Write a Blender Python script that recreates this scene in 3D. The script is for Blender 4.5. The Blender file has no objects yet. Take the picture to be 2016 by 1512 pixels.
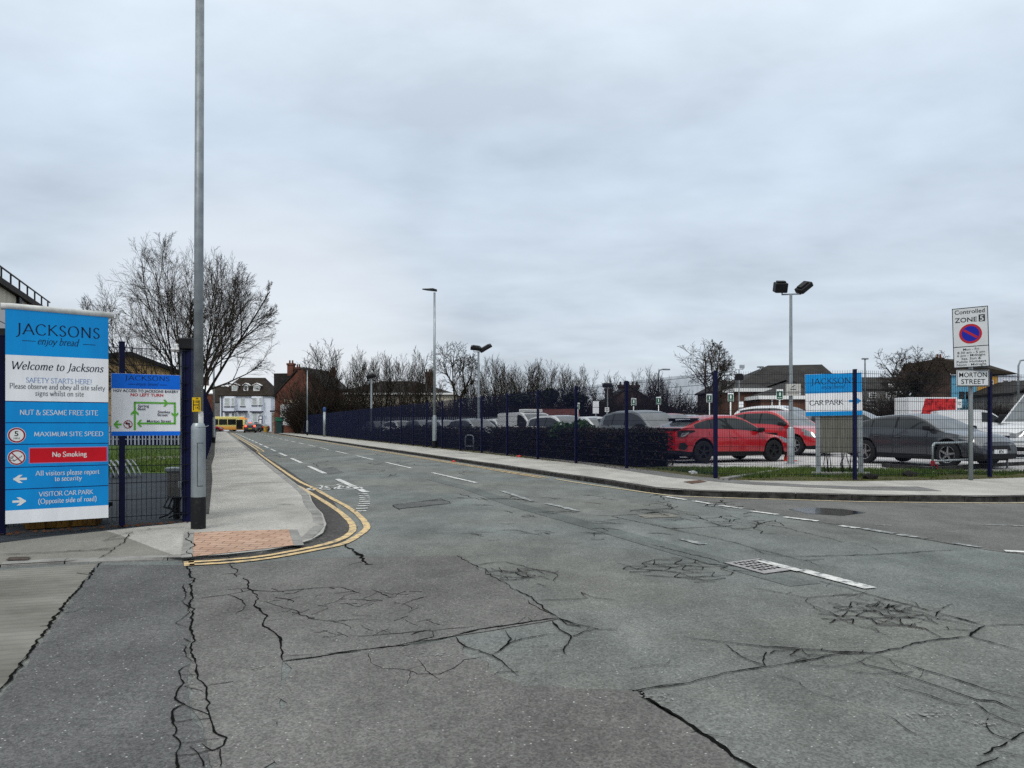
import bpy, bmesh, math, random
from mathutils import Vector, Matrix, noise
R = math.radians
sc = bpy.context.scene
# ---------------------------------------------------------------- camera
F = 1500.0; HZ = 836.0; EYE = 1.3
cd = bpy.data.cameras.new('camera'); cam = bpy.data.objects.new('camera', cd)
sc.collection.objects.link(cam); sc.camera = cam
cam.location = (0, 0, EYE); cam.rotation_euler = (R(90), 0, 0)
cd.sensor_width = 36.0; cd.lens = F / 2016.0 * 36.0
cd.shift_y = (HZ - 756.0) / 2016.0
cd.clip_start = 0.05; cd.clip_end = 4000
# ---------------------------------------------------------------- world
SUN_EL, SUN_AZ = R(48), R(205)
w = bpy.data.worlds.new("World"); sc.world = w; w.use_nodes = True
nt = w.node_tree; nt.nodes.clear(); N = nt.nodes.new; LK = nt.links.new
def wmath(op, a, b=None, c=None):
    n = N('ShaderNodeMath'); n.operation = op
    for i, v in enumerate((a, b, c)):
        if v is None: continue
        if isinstance(v, (int, float)): n.inputs[i].default_value = v
        else: LK(v, n.inputs[i])
    return n.outputs[0]
out = N('ShaderNodeOutputWorld')
sky = N('ShaderNodeTexSky'); sky.sky_type = 'NISHITA'; sky.sun_disc = False
sky.sun_elevation = SUN_EL; sky.sun_rotation = SUN_AZ; sky.dust_density = 2.5
bg1 = N('ShaderNodeBackground'); bg1.inputs[1].default_value = 0.1; LK(sky.outputs[0], bg1.inputs[0])
tc = N('ShaderNodeTexCoord'); sep = N('ShaderNodeSeparateXYZ'); LK(tc.outputs['Generated'], sep.inputs[0])
zz = wmath('MAXIMUM', sep.outputs[2], 0.0)
den = wmath('ADD', zz, 0.20)
cmb = N('ShaderNodeCombineXYZ')
LK(wmath('DIVIDE', sep.outputs[0], den), cmb.inputs[0]); LK(wmath('DIVIDE', sep.outputs[1], den), cmb.inputs[1])
mp = N('ShaderNodeMapping'); mp.inputs['Rotation'].default_value = (0, 0, R(14)); mp.inputs['Scale'].default_value = (0.75, 1.0, 1)
mp.inputs['Location'].default_value = (1.7, 0.4, 0)
LK(cmb.outputs[0], mp.inputs[0])
n1 = N('ShaderNodeTexNoise'); n1.inputs['Scale'].default_value = 1.9; n1.inputs['Detail'].default_value = 7; n1.inputs['Roughness'].default_value = .55; n1.inputs['Distortion'].default_value = .15
LK(mp.outputs[0], n1.inputs['Vector'])
n2 = N('ShaderNodeTexNoise'); n2.inputs['Scale'].default_value = 5.5; n2.inputs['Detail'].default_value = 5; n2.inputs['Distortion'].default_value = .2
LK(mp.outputs[0], n2.inputs['Vector'])
mixn = wmath('ADD', wmath('MULTIPLY', n1.outputs[0], .72), wmath('MULTIPLY', n2.outputs[0], .28))
cr = N('ShaderNodeValToRGB'); LK(mixn, cr.inputs[0])
e = cr.color_ramp.elements
e[0].position = .36; e[0].color = (.570, .635, .705, 1)
e[1].position = .66; e[1].color = (.745, .825, .900, 1)
m_ = e.new(.5); m_.color = (.660, .733, .808, 1)
# pale bright gap low over the street, brighter overhead (overcast zenith)
az = N('ShaderNodeVectorMath'); az.operation = 'DOT_PRODUCT'; LK(tc.outputs['Generated'], az.inputs[0]); az.inputs[1].default_value = (-.315, .945, .075)
gl = N('ShaderNodeMapRange'); gl.interpolation_type = 'SMOOTHERSTEP'; LK(az.outputs['Value'], gl.inputs[0])
gl.inputs[1].default_value = .955; gl.inputs[2].default_value = 1.0; gl.inputs[3].default_value = 0; gl.inputs[4].default_value = .65
mx = N('ShaderNodeMix'); mx.data_type = 'RGBA'; LK(gl.outputs[0], mx.inputs[0]); LK(cr.outputs[0], mx.inputs[6]); mx.inputs[7].default_value = (.93, .95, .97, 1)
up = N('ShaderNodeMapRange'); up.interpolation_type = 'SMOOTHSTEP'; LK(sep.outputs[2], up.inputs[0])
up.inputs[1].default_value = .25; up.inputs[2].default_value = 1.0; up.inputs[3].default_value = 1.0; up.inputs[4].default_value = 2.2
tr = N('ShaderNodeValToRGB'); LK(sep.outputs[2], tr.inputs[0]); te = tr.color_ramp.elements
te[0].position = 0; te[0].color = (1, 1, 1, 1); te[1].position = .75; te[1].color = (1.08, 1.02, .92, 1); t3 = te.new(.33); t3.color = (.95, 1.0, 1.06, 1)
tm_ = N('ShaderNodeMix'); tm_.data_type = 'RGBA'; tm_.blend_type = 'MULTIPLY'; tm_.inputs[0].default_value = 1; LK(mx.outputs[2], tm_.inputs[6]); LK(tr.outputs[0], tm_.inputs[7])
bg2 = N('ShaderNodeBackground'); LK(tm_.outputs[2], bg2.inputs[0]); LK(up.outputs[0], bg2.inputs[1])
ms = N('ShaderNodeMixShader'); ms.inputs[0].default_value = .9; LK(bg1.outputs[0], ms.inputs[1]); LK(bg2.outputs[0], ms.inputs[2]); LK(ms.outputs[0], out.inputs[0])
sl = bpy.data.lights.new('sun', 'SUN'); sl.energy = 1.3; sl.angle = R(14); sl.color = (1, .96, .9)
so = bpy.data.objects.new('sun', sl); sc.collection.objects.link(so)
so.rotation_euler = (R(90) - SUN_EL, 0, math.pi - SUN_AZ)
sc.view_settings.view_transform = 'Standard'; sc.view_settings.look = 'None'
sc.view_settings.exposure = 0.0; sc.view_settings.gamma = 1
sc.cycles.max_bounces = 6; sc.cycles.transparent_max_bounces = 8; sc.cycles.use_denoising = False
# ---------------------------------------------------------------- helpers
col = sc.collection
def P(px, py, z=0.0):
    Y = F * (EYE - z) / (py - HZ); return Vector(((px - 1008) / F * Y, Y, z))
def WP(px, py, Y): return Vector(((px - 1008) * Y / F, Y, EYE - (py - HZ) * Y / F))
def XX(px, Y): return (px - 1008) * Y / F
def ZZ(py, Y): return EYE - (py - HZ) * Y / F
RD = Vector((-.361, .9326, 0)); RN = Vector((.9326, .361, 0))
def RS(t, s, z=0.0): v = RN * t + RD * s; return Vector((v.x, v.y, z))
def sstep(a, b, x):
    u = min(1, max(0, (x - a) / (b - a))); return u * u * (3 - 2 * u)
class MB:
    def __init__(s): s.v = []; s.f = []; s.m = []
    def add(s, vs, fs, mi=0):
        o = len(s.v); s.v += [tuple(v) for v in vs]
        s.f += [tuple(i + o for i in f) for f in fs]; s.m += [mi] * len(fs); return s
    def box(s, x0, x1, y0, y1, z0, z1, mi=0, M=None):
        vs = [Vector(p) for p in ((x0,y0,z0),(x1,y0,z0),(x1,y1,z0),(x0,y1,z0),(x0,y0,z1),(x1,y0,z1),(x1,y1,z1),(x0,y1,z1))]
        if M is not None: vs = [M @ v for v in vs]
        return s.add(vs, [(0,3,2,1),(4,5,6,7),(0,1,5,4),(1,2,6,5),(2,3,7,6),(3,0,4,7)], mi)
    def bbox(s, x0, x1, y0, y1, z0, z1, b=.01, mi=0, M=None):
        bm = bmesh.new(); bmesh.ops.create_cube(bm, size=1)
        for v in bm.verts: v.co = Vector((x0 + (v.co.x+.5)*(x1-x0), y0 + (v.co.y+.5)*(y1-y0), z0 + (v.co.z+.5)*(z1-z0)))
        bmesh.ops.bevel(bm, geom=bm.edges[:], offset=b, segments=2, affect='EDGES', profile=.5)
        bm.verts.index_update()
        vs = [v.co.copy() for v in bm.verts]
        if M is not None: vs = [M @ v for v in vs]
        s.add(vs, [[v.index for v in f.verts] for f in bm.faces], mi); bm.free(); return s
    def tube(s, pts, rad, n=8, mi=0, cap=True):
        pts = [Vector(p) for p in pts]
        if not isinstance(rad, (list, tuple)): rad = [rad] * len(pts)
        vs = []; prev = None
        for i, p in enumerate(pts):
            d = (pts[min(i+1, len(pts)-1)] - pts[max(i-1, 0)]).normalized()
            if prev is None:
                a = Vector((0,0,1)) if abs(d.z) < .9 else Vector((1,0,0))
                u = d.cross(a).normalized()
            else:
                u = (prev - d * prev.dot(d)).normalized()
            prev = u; q = d.cross(u)
            for k in range(n):
                t = 2*math.pi*k/n; vs.append(p + (u*math.cos(t) + q*math.sin(t)) * rad[i])
        fs = []
        for i in range(len(pts)-1):
            for k in range(n):
                k2 = (k+1) % n; fs.append((i*n+k, i*n+k2, (i+1)*n+k2, (i+1)*n+k))
        if cap: fs += [tuple(range(n))[::-1], tuple((len(pts)-1)*n+k for k in range(n))]
        return s.add(vs, fs, mi)
    def bar(s, a, b, wx, wy=None, mi=0):      # thin square prism, no caps
        wy = wy or wx; a = Vector(a); b = Vector(b); d = (b-a).normalized()
        u = d.cross(Vector((0,0,1)) if abs(d.z) < .9 else Vector((1,0,0))).normalized(); q = d.cross(u)
        vs = [p + u*sx*wx/2 + q*sy*wy/2 for p in (a, b) for sx, sy in ((-1,-1),(1,-1),(1,1),(-1,1))]
        return s.add(vs, [(0,1,5,4),(1,2,6,5),(2,3,7,6),(3,0,4,7)], mi)
    def lathe(s, prof, n=24, mi=0, M=None):   # prof: (r,z), around z
        vs = []; 
        for r, z in prof:
            for k in range(n):
                t = 2*math.pi*k/n; v = Vector((r*math.cos(t), r*math.sin(t), z)); vs.append(M @ v if M is not None else v)
        fs = [(i*n+k, i*n+(k+1)%n, (i+1)*n+(k+1)%n, (i+1)*n+k) for i in range(len(prof)-1) for k in range(n)]
        return s.add(vs, fs, mi)
    def poly(s, pts, mi=0):
        return s.add(pts, [tuple(range(len(pts)))], mi)
    def prism(s, pts, d, mi=0):               # polygon pts extruded by vector d
        pts = [Vector(p) for p in pts]; n = len(pts); d = Vector(d)
        fs = [tuple(range(n))[::-1], tuple(range(n, 2*n))] + [(i, (i+1)%n, n+(i+1)%n, n+i) for i in range(n)]
        return s.add(pts + [p+d for p in pts], fs, mi)
    def quadstrip(s, A, B, mi=0):
        n = len(A); return s.add(list(A)+list(B), [(i, i+1, n+i+1, n+i) for i in range(n-1)], mi)
    def mesh(s, name, mats):
        me = bpy.data.meshes.new(name); me.from_pydata(s.v, [], s.f)
        for m in (mats if isinstance(mats, (list, tuple)) else [mats]): me.materials.append(m)
        if any(s.m): me.polygons.foreach_set('material_index', s.m)
        me.update(); return me
    def build(s, name, mats, parent=None, smooth=False, norm=False):
        me = s.mesh(name, mats)
        if norm:
            bm = bmesh.new(); bm.from_mesh(me); bmesh.ops.recalc_face_normals(bm, faces=bm.faces[:]); bm.to_mesh(me); bm.free()
        if smooth: shade(me, smooth)
        return link(name, me, parent)
def shade(me, ang):
    me.polygons.foreach_set('use_smooth', [True]*len(me.polygons))
    if ang is not True: me.set_sharp_from_angle(angle=R(ang))
def link(name, me, parent=None, loc=None, rz=None):
    o = bpy.data.objects.new(name, me); col.objects.link(o)
    if parent: o.parent = parent
    if loc is not None: o.location = loc
    if rz is not None: o.rotation_euler.z = rz
    return o
def thing(name, label, cat, loc=(0,0,0), rz=0, group=None):
    o = bpy.data.objects.new(name, None); col.objects.link(o); o.empty_display_size = .3
    o.location = loc; o.rotation_euler.z = rz
    return tag(o, label, cat, group)
def tag(o, label, cat, group=None):
    o['label'] = label; o['category'] = cat
    if group: o['group'] = group
    return o
def struct(name, mb, m, smooth=False):
    o = mb.build(name, m, None, smooth); o['kind'] = 'structure'; return o
def stuff(o, label, cat):
    o['kind'] = 'stuff'; return tag(o, label, cat)
def dup(root, loc, rz=None, label=None, scale=None):
    r = root.copy(); col.objects.link(r); r.location = loc
    if rz is not None: r.rotation_euler.z = rz
    if label: r['label'] = label
    if scale: r.scale = scale
    for ch in root.children:
        c = ch.copy(); col.objects.link(c); c.parent = r
        for g in ch.children:
            d = g.copy(); col.objects.link(d); d.parent = c
    return r
# ---------------------------------------------------------------- materials
MATS = {}
def mat(name, c, rough=.6, metal=0, var=.0, scale=4.0, bump=0., bscale=30., coat=0., spec=.16, c2=None, detail=4, emit=None, coords='Object', stretch=None, ramp=(.35, .65)):
    if name in MATS: return MATS[name]
    m = bpy.data.materials.new(name); m.use_nodes = True; t = m.node_tree; b = t.nodes['Principled BSDF']
    b.inputs['Base Color'].default_value = (*c, 1); b.inputs['Roughness'].default_value = rough; b.inputs['Metallic'].default_value = metal
    b.inputs['Coat Weight'].default_value = coat; b.inputs['Coat Roughness'].default_value = .04; b.inputs['Specular IOR Level'].default_value = spec
    if emit: b.inputs['Emission Color'].default_value = (*c, 1); b.inputs['Emission Strength'].default_value = emit
    if var or c2 or bump:
        co = t.nodes.new('ShaderNodeTexCoord'); src = co.outputs[coords]
        if stretch:
            mm = t.nodes.new('ShaderNodeMapping'); mm.inputs['Scale'].default_value = stretch; t.links.new(src, mm.inputs[0]); src = mm.outputs[0]
    if var or c2:
        n = t.nodes.new('ShaderNodeTexNoise'); n.inputs['Scale'].default_value = scale; n.inputs['Detail'].default_value = detail; n.inputs['Roughness'].default_value = .6
        t.links.new(src, n.inputs['Vector'])
        r = t.nodes.new('ShaderNodeValToRGB'); t.links.new(n.outputs[0], r.inputs[0])
        r.color_ramp.elements[0].position = ramp[0]; r.color_ramp.elements[1].position = ramp[1]
        r.color_ramp.elements[0].color = (*[x*(1-var) for x in c], 1)
        r.color_ramp.elements[1].color = (*(c2 or [min(1, x*(1+var)) for x in c]), 1)
        t.links.new(r.outputs[0], b.inputs['Base Color'])
    if bump:
        n = t.nodes.new('ShaderNodeTexNoise'); n.inputs['Scale'].default_value = bscale; n.inputs['Detail'].default_value = 5
        t.links.new(src, n.inputs['Vector'])
        bp = t.nodes.new('ShaderNodeBump'); bp.inputs['Strength'].default_value = bump; bp.inputs['Distance'].default_value = .02
        t.links.new(n.outputs[0], bp.inputs['Height']); t.links.new(bp.outputs[0], b.inputs['Normal'])
    MATS[name] = m; return m
def asphalt(name, dark, light, speck=(.45,.45,.43), big=.35, tint=None, speck_amt=.70, rough=.85, bump=.5, grain=60, agg=.30, blotch=.22):
    m = bpy.data.materials.new(name); m.use_nodes = True; t = m.node_tree; b = t.nodes['Principled BSDF']; n_ = t.nodes.new; l = t.links.new
    co = n_('ShaderNodeTexCoord').outputs['Object']
    def nz(s, d=4, r=.6, st=None):
        n = n_('ShaderNodeTexNoise'); n.inputs['Scale'].default_value = s; n.inputs['Detail'].default_value = d; n.inputs['Roughness'].default_value = r
        if st:
            mm = n_('ShaderNodeMapping'); mm.inputs['Rotation'].default_value = (0,0,R(21)); mm.inputs['Scale'].default_value = st; l(co, mm.inputs[0]); l(mm.outputs[0], n.inputs['Vector'])
        else: l(co, n.inputs['Vector'])
        return n.outputs[0]
    def mth(op, a, bb):
        n = n_('ShaderNodeMath'); n.operation = op
        for i, v in enumerate((a, bb)):
            if isinstance(v, (int, float)): n.inputs[i].default_value = v
            else: l(v, n.inputs[i])
        return n.outputs[0]
    big_n = nz(.55, 5, .6, (1.6, .5, 1)); mid = nz(3.1, 6, .65); fine = nz(grain, 3, .7); fine2 = nz(grain*.38, 3, .7)
    v = mth('ADD', mth('ADD', mth('MULTIPLY', big_n, big), mth('MULTIPLY', mid, .2)), mth('ADD', mth('MULTIPLY', fine, .27), mth('MULTIPLY', fine2, .8-big-.27)))
    r = n_('ShaderNodeValToRGB'); l(v, r.inputs[0]); el = r.color_ramp.elements
    el[0].position = .33; el[0].color = (*dark, 1); el[1].position = .66; el[1].color = (*light, 1)
    c = r.outputs[0]
    if tint:
        mxx = n_('ShaderNodeMix'); mxx.data_type = 'RGBA'; rr = n_('ShaderNodeMapRange'); l(nz(.23, 3, .5), rr.inputs[0]); rr.inputs[1].default_value = .42; rr.inputs[2].default_value = .6
        l(rr.outputs[0], mxx.inputs[0]); l(c, mxx.inputs[6])
        mu = n_('ShaderNodeMix'); mu.data_type = 'RGBA'; mu.blend_type = 'MULTIPLY'; mu.inputs[0].default_value = 1; l(c, mu.inputs[6]); mu.inputs[7].default_value = (*tint, 1)
        l(mu.outputs[2], mxx.inputs[7]); c = mxx.outputs[2]
    # aggregate: each stone its own shade
    va = n_('ShaderNodeTexVoronoi'); va.inputs['Scale'].default_value = grain*1.7; l(co, va.inputs['Vector']); sa = n_('ShaderNodeSeparateColor'); l(va.outputs['Color'], sa.inputs[0])
    vm = n_('ShaderNodeMapRange'); l(sa.outputs[1], vm.inputs[0]); vm.inputs[3].default_value = 1-agg; vm.inputs[4].default_value = 1+agg
    bm_ = n_('ShaderNodeMapRange'); l(nz(.9, 7, .62, (1.5,.8,1)), bm_.inputs[0]); bm_.inputs[1].default_value = .32; bm_.inputs[2].default_value = .68; bm_.inputs[3].default_value = 1-blotch; bm_.inputs[4].default_value = 1+blotch
    ma = n_('ShaderNodeMix'); ma.data_type = 'RGBA'; ma.blend_type = 'MULTIPLY'; ma.inputs[0].default_value = 1; l(c, ma.inputs[6]); l(mth('MULTIPLY', vm.outputs[0], bm_.outputs[0]), ma.inputs[7]); c = ma.outputs[2]
    # pale stone flecks
    vo = n_('ShaderNodeTexVoronoi'); vo.inputs['Scale'].default_value = 38; l(co, vo.inputs['Vector'])
    sp = n_('ShaderNodeMapRange'); l(vo.outputs['Distance'], sp.inputs[0]); sp.inputs[1].default_value = .20; sp.inputs[2].default_value = .13
    wn = n_('ShaderNodeSeparateColor'); l(vo.outputs['Color'], wn.inputs[0])
    gate = mth('GREATER_THAN', wn.outputs[0], speck_amt + .21)
    mx2 = n_('ShaderNodeMix'); mx2.data_type = 'RGBA'; l(mth('MULTIPLY', mth('MULTIPLY', sp.outputs[0], gate), .8), mx2.inputs[0]); l(c, mx2.inputs[6]); mx2.inputs[7].default_value = (*speck, 1)
    l(mx2.outputs[2], b.inputs['Base Color']); b.inputs['Roughness'].default_value = rough; b.inputs['Specular IOR Level'].default_value = .14
    bp = n_('ShaderNodeBump'); bp.inputs['Strength'].default_value = bump; bp.inputs['Distance'].default_value = .012
    l(mth('ADD', fine, fine2), bp.inputs['Height']); l(bp.outputs[0], b.inputs['Normal'])
    MATS[name] = m; return m
def brick(name, c1, c2, mortar, sc_=1.0, bw=.225, bh=.075, coords='Object', rough=.85, msize=.008, rot=None, var=.6):
    m = bpy.data.materials.new(name); m.use_nodes = True; t = m.node_tree; b = t.nodes['Principled BSDF']; n_ = t.nodes.new; l = t.links.new
    co = n_('ShaderNodeTexCoord').outputs[coords]
    br = n_('ShaderNodeTexBrick'); br.inputs['Color1'].default_value = (*c1, 1); br.inputs['Color2'].default_value = (*c2, 1); br.inputs['Mortar'].default_value = (*mortar, 1)
    br.inputs['Scale'].default_value = sc_; br.inputs['Brick Width'].default_value = bw; br.inputs['Row Height'].default_value = bh; br.inputs['Mortar Size'].default_value = msize
    if rot == 'wall':   # u = x+y, v = z
        sp = n_('ShaderNodeSeparateXYZ'); l(co, sp.inputs[0]); ad = n_('ShaderNodeMath'); l(sp.outputs[0], ad.inputs[0]); l(sp.outputs[1], ad.inputs[1])
        cb = n_('ShaderNodeCombineXYZ'); l(ad.outputs[0], cb.inputs[0]); l(sp.outputs[2], cb.inputs[1]); l(cb.outputs[0], br.inputs['Vector'])
    else:
        l(co, br.inputs['Vector'])
    nz = n_('ShaderNodeTexNoise'); nz.inputs['Scale'].default_value = 1.2; nz.inputs['Detail'].default_value = 6; l(co, nz.inputs['Vector'])
    mr = n_('ShaderNodeMapRange'); l(nz.outputs[0], mr.inputs[0]); mr.inputs[1].default_value = .3; mr.inputs[2].default_value = .7; mr.inputs[3].default_value = 1-var*.5; mr.inputs[4].default_value = 1+var*.4
    mu = n_('ShaderNodeMix'); mu.data_type = 'RGBA'; mu.blend_type = 'MULTIPLY'; mu.inputs[0].default_value = 1; l(br.outputs[0], mu.inputs[6]); l(mr.outputs[0], mu.inputs[7])
    l(mu.outputs[2], b.inputs['Base Color']); b.inputs['Roughness'].default_value = rough; b.inputs['Specular IOR Level'].default_value = .08
    MATS[name] = m; return m
M_galv = mat('galvanised steel', (.25,.28,.295), .45, .5, c2=(.34,.375,.39), scale=9, detail=6, stretch=(1,1,.5))
M_galvd = mat('dull galvanised steel', (.17,.19,.205), .5, .4, c2=(.25,.275,.29), scale=7, detail=6)
M_black = mat('black paint', (.012,.012,.014), .5, var=.3)
M_navy = mat('navy powder coat', (.0035,.005,.033), .45, var=.3, scale=3)
M_navyw = mat('navy wire', (.003,.006,.028), .6)
M_wire = mat('dark wire', (.010,.012,.020), .6)
M_white = mat('white paint', (.72,.72,.71), .5, var=.06, scale=3)
M_rubber = mat('tyre rubber', (.014,.014,.015), .8, var=.3, scale=20)
M_wscr = mat('windscreen glass', (.10,.115,.125), .06, spec=1.0, var=.35, scale=1.2)  # base colour lifted to stand in for reflected sky and the dash behind
M_glass = mat('dark car glass', (.012,.015,.016), .05, spec=.5, var=.3, scale=1.5)
M_pane = mat('window glass', (.05,.055,.06), .08, spec=.8, var=.3, scale=2)
M_trim = mat('black plastic trim', (.012,.012,.013), .55)
M_chrome = mat('chrome', (.75,.76,.77), .15, 1, spec=.5)
M_bark = mat('bark', (.020,.016,.013), .9, var=.35, scale=8)
M_twig = mat('twigs', (.034,.027,.021), .9, var=.35, scale=3)
# ================================================================ GROUND
rnd = random.Random(5)
M_soil = mat('soil', (.035,.028,.02), .95, c2=(.07,.06,.045), scale=2.5, detail=8, bump=.6, bscale=14)
M_road = asphalt('road asphalt', (.062,.070,.067), (.186,.200,.193), tint=(1.06,.99,.94), big=.30, speck_amt=.68)
M_patchd = asphalt('dark asphalt patch', (.040,.041,.042), (.146,.145,.143), big=.18, speck_amt=.60, grain=75)
M_patchb = asphalt('worn brown asphalt', (.052,.051,.049), (.186,.182,.173), big=.32, speck_amt=.66, tint=(.88,.87,.86))
M_side = asphalt('side street asphalt', (.070,.069,.067), (.155,.152,.145), big=.30, speck_amt=.75)
M_pave = asphalt('pale pavement', (.235,.226,.206), (.42,.405,.375), speck=(.5,.5,.48), big=.25, speck_amt=.76, rough=.9, bump=.25, grain=50, agg=.12, blotch=.20)
M_paved = asphalt('dark pavement repair', (.10,.098,.096), (.175,.172,.168), big=.2, speck_amt=.76)
M_conc = asphalt('apron concrete', (.125,.120,.104), (.235,.226,.20), speck=(.42,.41,.38), big=.38, speck_amt=.74, bump=.25, grain=45, agg=.10, blotch=.16)
M_kerb = mat('kerb concrete', (.17,.165,.155), .9, c2=(.27,.265,.25), scale=5, detail=8, bump=.3, bscale=60)
M_kerbd = mat('sooty kerb stone', (.018,.017,.016), .9, c2=(.075,.072,.068), scale=6, detail=8, bump=.3, bscale=60, ramp=(.4,.75))
M_carpark = asphalt('car park asphalt', (.30,.29,.29), (.46,.445,.445), big=.3, speck_amt=.77, rough=.8)
M_yard = asphalt('yard asphalt', (.015,.020,.026), (.036,.044,.054), big=.3, speck_amt=.76)
M_crack = mat('crack shadowed tar', (.008,.008,.008), 1.0, spec=0)
M_gutter = asphalt('gutter grime', (.018,.017,.016), (.085,.08,.076), big=.3, speck_amt=.70, grain=22)

def worn(name, c, wear_c, scale=9, thr=(.40,.52)):
    m = bpy.data.materials.new(name); m.use_nodes = True; t = m.node_tree; b = t.nodes['Principled BSDF']
    co = t.nodes.new('ShaderNodeTexCoord'); n = t.nodes.new('ShaderNodeTexNoise'); n.inputs['Scale'].default_value = scale; n.inputs['Detail'].default_value = 8; n.inputs['Roughness'].default_value = .7
    t.links.new(co.outputs['Object'], n.inputs['Vector'])
    r = t.nodes.new('ShaderNodeMapRange'); r.inputs[1].default_value = thr[0]; r.inputs[2].default_value = thr[1]; t.links.new(n.outputs[0], r.inputs[0])
    n2 = t.nodes.new('ShaderNodeTexNoise'); n2.inputs['Scale'].default_value = 2.0; n2.inputs['Detail'].default_value = 6; t.links.new(co.outputs['Object'], n2.inputs['Vector'])
    mr = t.nodes.new('ShaderNodeMapRange'); mr.inputs[3].default_value = .75; mr.inputs[4].default_value = 1.2; t.links.new(n2.outputs[0], mr.inputs[0])
    mu = t.nodes.new('ShaderNodeMix'); mu.data_type = 'RGBA'; mu.blend_type = 'MULTIPLY'; mu.inputs[0].default_value = 1; mu.inputs[6].default_value = (*c, 1); t.links.new(mr.outputs[0], mu.inputs[7])
    mx = t.nodes.new('ShaderNodeMix'); mx.data_type = 'RGBA'; t.links.new(r.outputs[0], mx.inputs[0]); mx.inputs[6].default_value = (*wear_c, 1); t.links.new(mu.outputs[2], mx.inputs[7])
    t.links.new(mx.outputs[2], b.inputs['Base Color']); b.inputs['Roughness'].default_value = .75
    return m
M_wline = worn('worn white road paint', (.58,.58,.56), (.13,.135,.135), thr=(.40,.52))
M_wfade = worn('faded white road paint', (.34,.35,.34), (.105,.112,.112), thr=(.44,.58))
M_yline = worn('worn yellow road paint', (.58,.41,.19), (.19,.165,.125), thr=(.39,.53))

def gz(x, y):      # car park rises a little away from the fence
    return .1 + .20 * sstep(24, 40, y + .25*abs(x-6)) * sstep(1, 9, x)
# big ground sheet
g = MB(); g.poly([(-1500,-300,-.03),(1500,-300,-.03),(1500,2500,-.03),(-1500,2500,-.03)])
struct('ground', g, M_soil)
# road with junction
KR = [(2.64,14.55),(2.95,14.15),(3.38,13.83),(4.0,13.58),(4.75,13.36),(5.5,13.1),(6.25,12.92),(7.78,12.76),(8.62,12.83),(12,13.6),(20,16.6),(34,22)]
road = MB()
pts = [(-18,-8),(34,-8),(34,21.9),(20,16.9),(12,13.9),(8.6,13.1),(6.25,13.2),(4.75,13.7),(3.5,14.1)]
pts += [tuple(RS(8.0, s)[:2]) for s in (13, 40, 80, 138)] + [tuple(RS(1.3, s)[:2]) for s in (138, 80, 40, 14)] + [(-3.9,11),(-5,8.4),(-18,8.4)]
road.poly([(x, y, 0) for x, y in pts]); struct('road', road, M_road)
cs = MB(); A = RS(-60, 130); cs.poly([RS(-60,126,.004), RS(90,126,.004), RS(90,139,.004), RS(-60,139,.004)]); struct('cross_road', cs, M_side)
cp_ = MB(); cp_.poly([RS(-60,139,.1), RS(90,139,.1), RS(90,142.5,.1), RS(-60,142.5,.1)]); struct('cross_road_pavement', cp_, M_pave)

# ---- road surface patches (each a sheet 4 mm above the one below)
def sheet(name, px, m, z=.004):
    b = MB(); b.poly([P(x, y, z) for x, y in px]); return struct(name, b, m)
def jag(pts, n=6, amt=.03, seed=1, closed=True):
    r_ = random.Random(seed); o = []
    L = len(pts)
    for i in range(L if closed else L-1):
        a = Vector(pts[i]); b = Vector(pts[(i+1) % L]); k = max(1, int((b-a).length / .12)); k = min(k, 60)
        nrm = Vector((-(b-a).y, (b-a).x, 0)).normalized() if (b-a).length > 1e-6 else Vector()
        for j in range(k):
            u = j / k; o.append(a.lerp(b, u) + nrm * (r_.uniform(-amt, amt) if j else 0))
    if not closed: o.append(Vector(pts[-1]))
    return o
def wsheet(name, pts, m, seed=1, amt=.02, z=None):
    b = MB(); q = jag(pts, seed=seed, amt=amt)
    if z: q = [Vector((p.x, p.y, z)) for p in q]
    b.poly(q); return struct(name, b, m)
Z1 = .003
wsheet('road_bay_patch', [P(196,1112,Z1), P(373,1112,Z1), P(376,1250,Z1), P(372,1380,Z1), P(440,1560,Z1), P(430,1900,Z1), Vector((-9,-1,Z1)), P(2,1372,Z1)], M_patchd, 1)
wsheet('road_middle_patch', [P(377,1117,Z1), P(520,1107,Z1), P(640,1098,Z1), P(905,1094,Z1), P(1100,1218,Z1), P(895,1252,Z1), P(556,1302,Z1), P(540,1500,Z1), P(445,1560,Z1), P(376,1380,Z1), P(379,1250,Z1)], M_patchb, 2, z=.0045)
wsheet('road_front_patch', [P(560,1304,Z1), P(893,1256,Z1), P(960,1320,Z1), P(1030,1352,Z1), P(1255,1362,Z1), P(1560,1580,Z1), P(2300,2300,Z1), P(400,2300,Z1), P(545,1505,Z1)], M_patchb, 3, .05, z=.006)
wsheet('side_street', [P(1310,976,Z1), P(1480,1004,Z1), P(1660,1035,Z1), P(1930,1080,Z1), P(2300,1130,Z1), Vector((30,13,Z1)), Vector((30,20,Z1)), Vector((20,16.5,Z1)), Vector((12,13.5,Z1)), Vector((8.6,12.75,Z1)), Vector((6.25,12.82,Z1)), Vector((4.75,13.27,Z1)), Vector((3.4,13.75,Z1)), P(1290,972,Z1)], M_side, 4, z=.0035)
wsheet('road_trench_repair', [P(772,995,Z1), P(867,982,Z1), P(888,991,Z1), P(786,1002,Z1)], M_patchd, 5, .01)
wsheet('pale_road_repair', [P(1255,1013,.006), P(1318,1010,.006), P(1340,1017,.006), P(1270,1020,.006)], M_conc, 6, .01)
wsheet('bay_repair', [P(620,925,Z1), P(655,919,Z1), P(678,930,Z1), P(648,934,Z1)], M_patchd, 6, .01)
sm_ = MB()
def seam_pts(): return [P(x, y, 0) for x, y in z2q((560,10),(760,60),(1000,145),(1400,255),(1850,385),(2500,560))]
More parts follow.
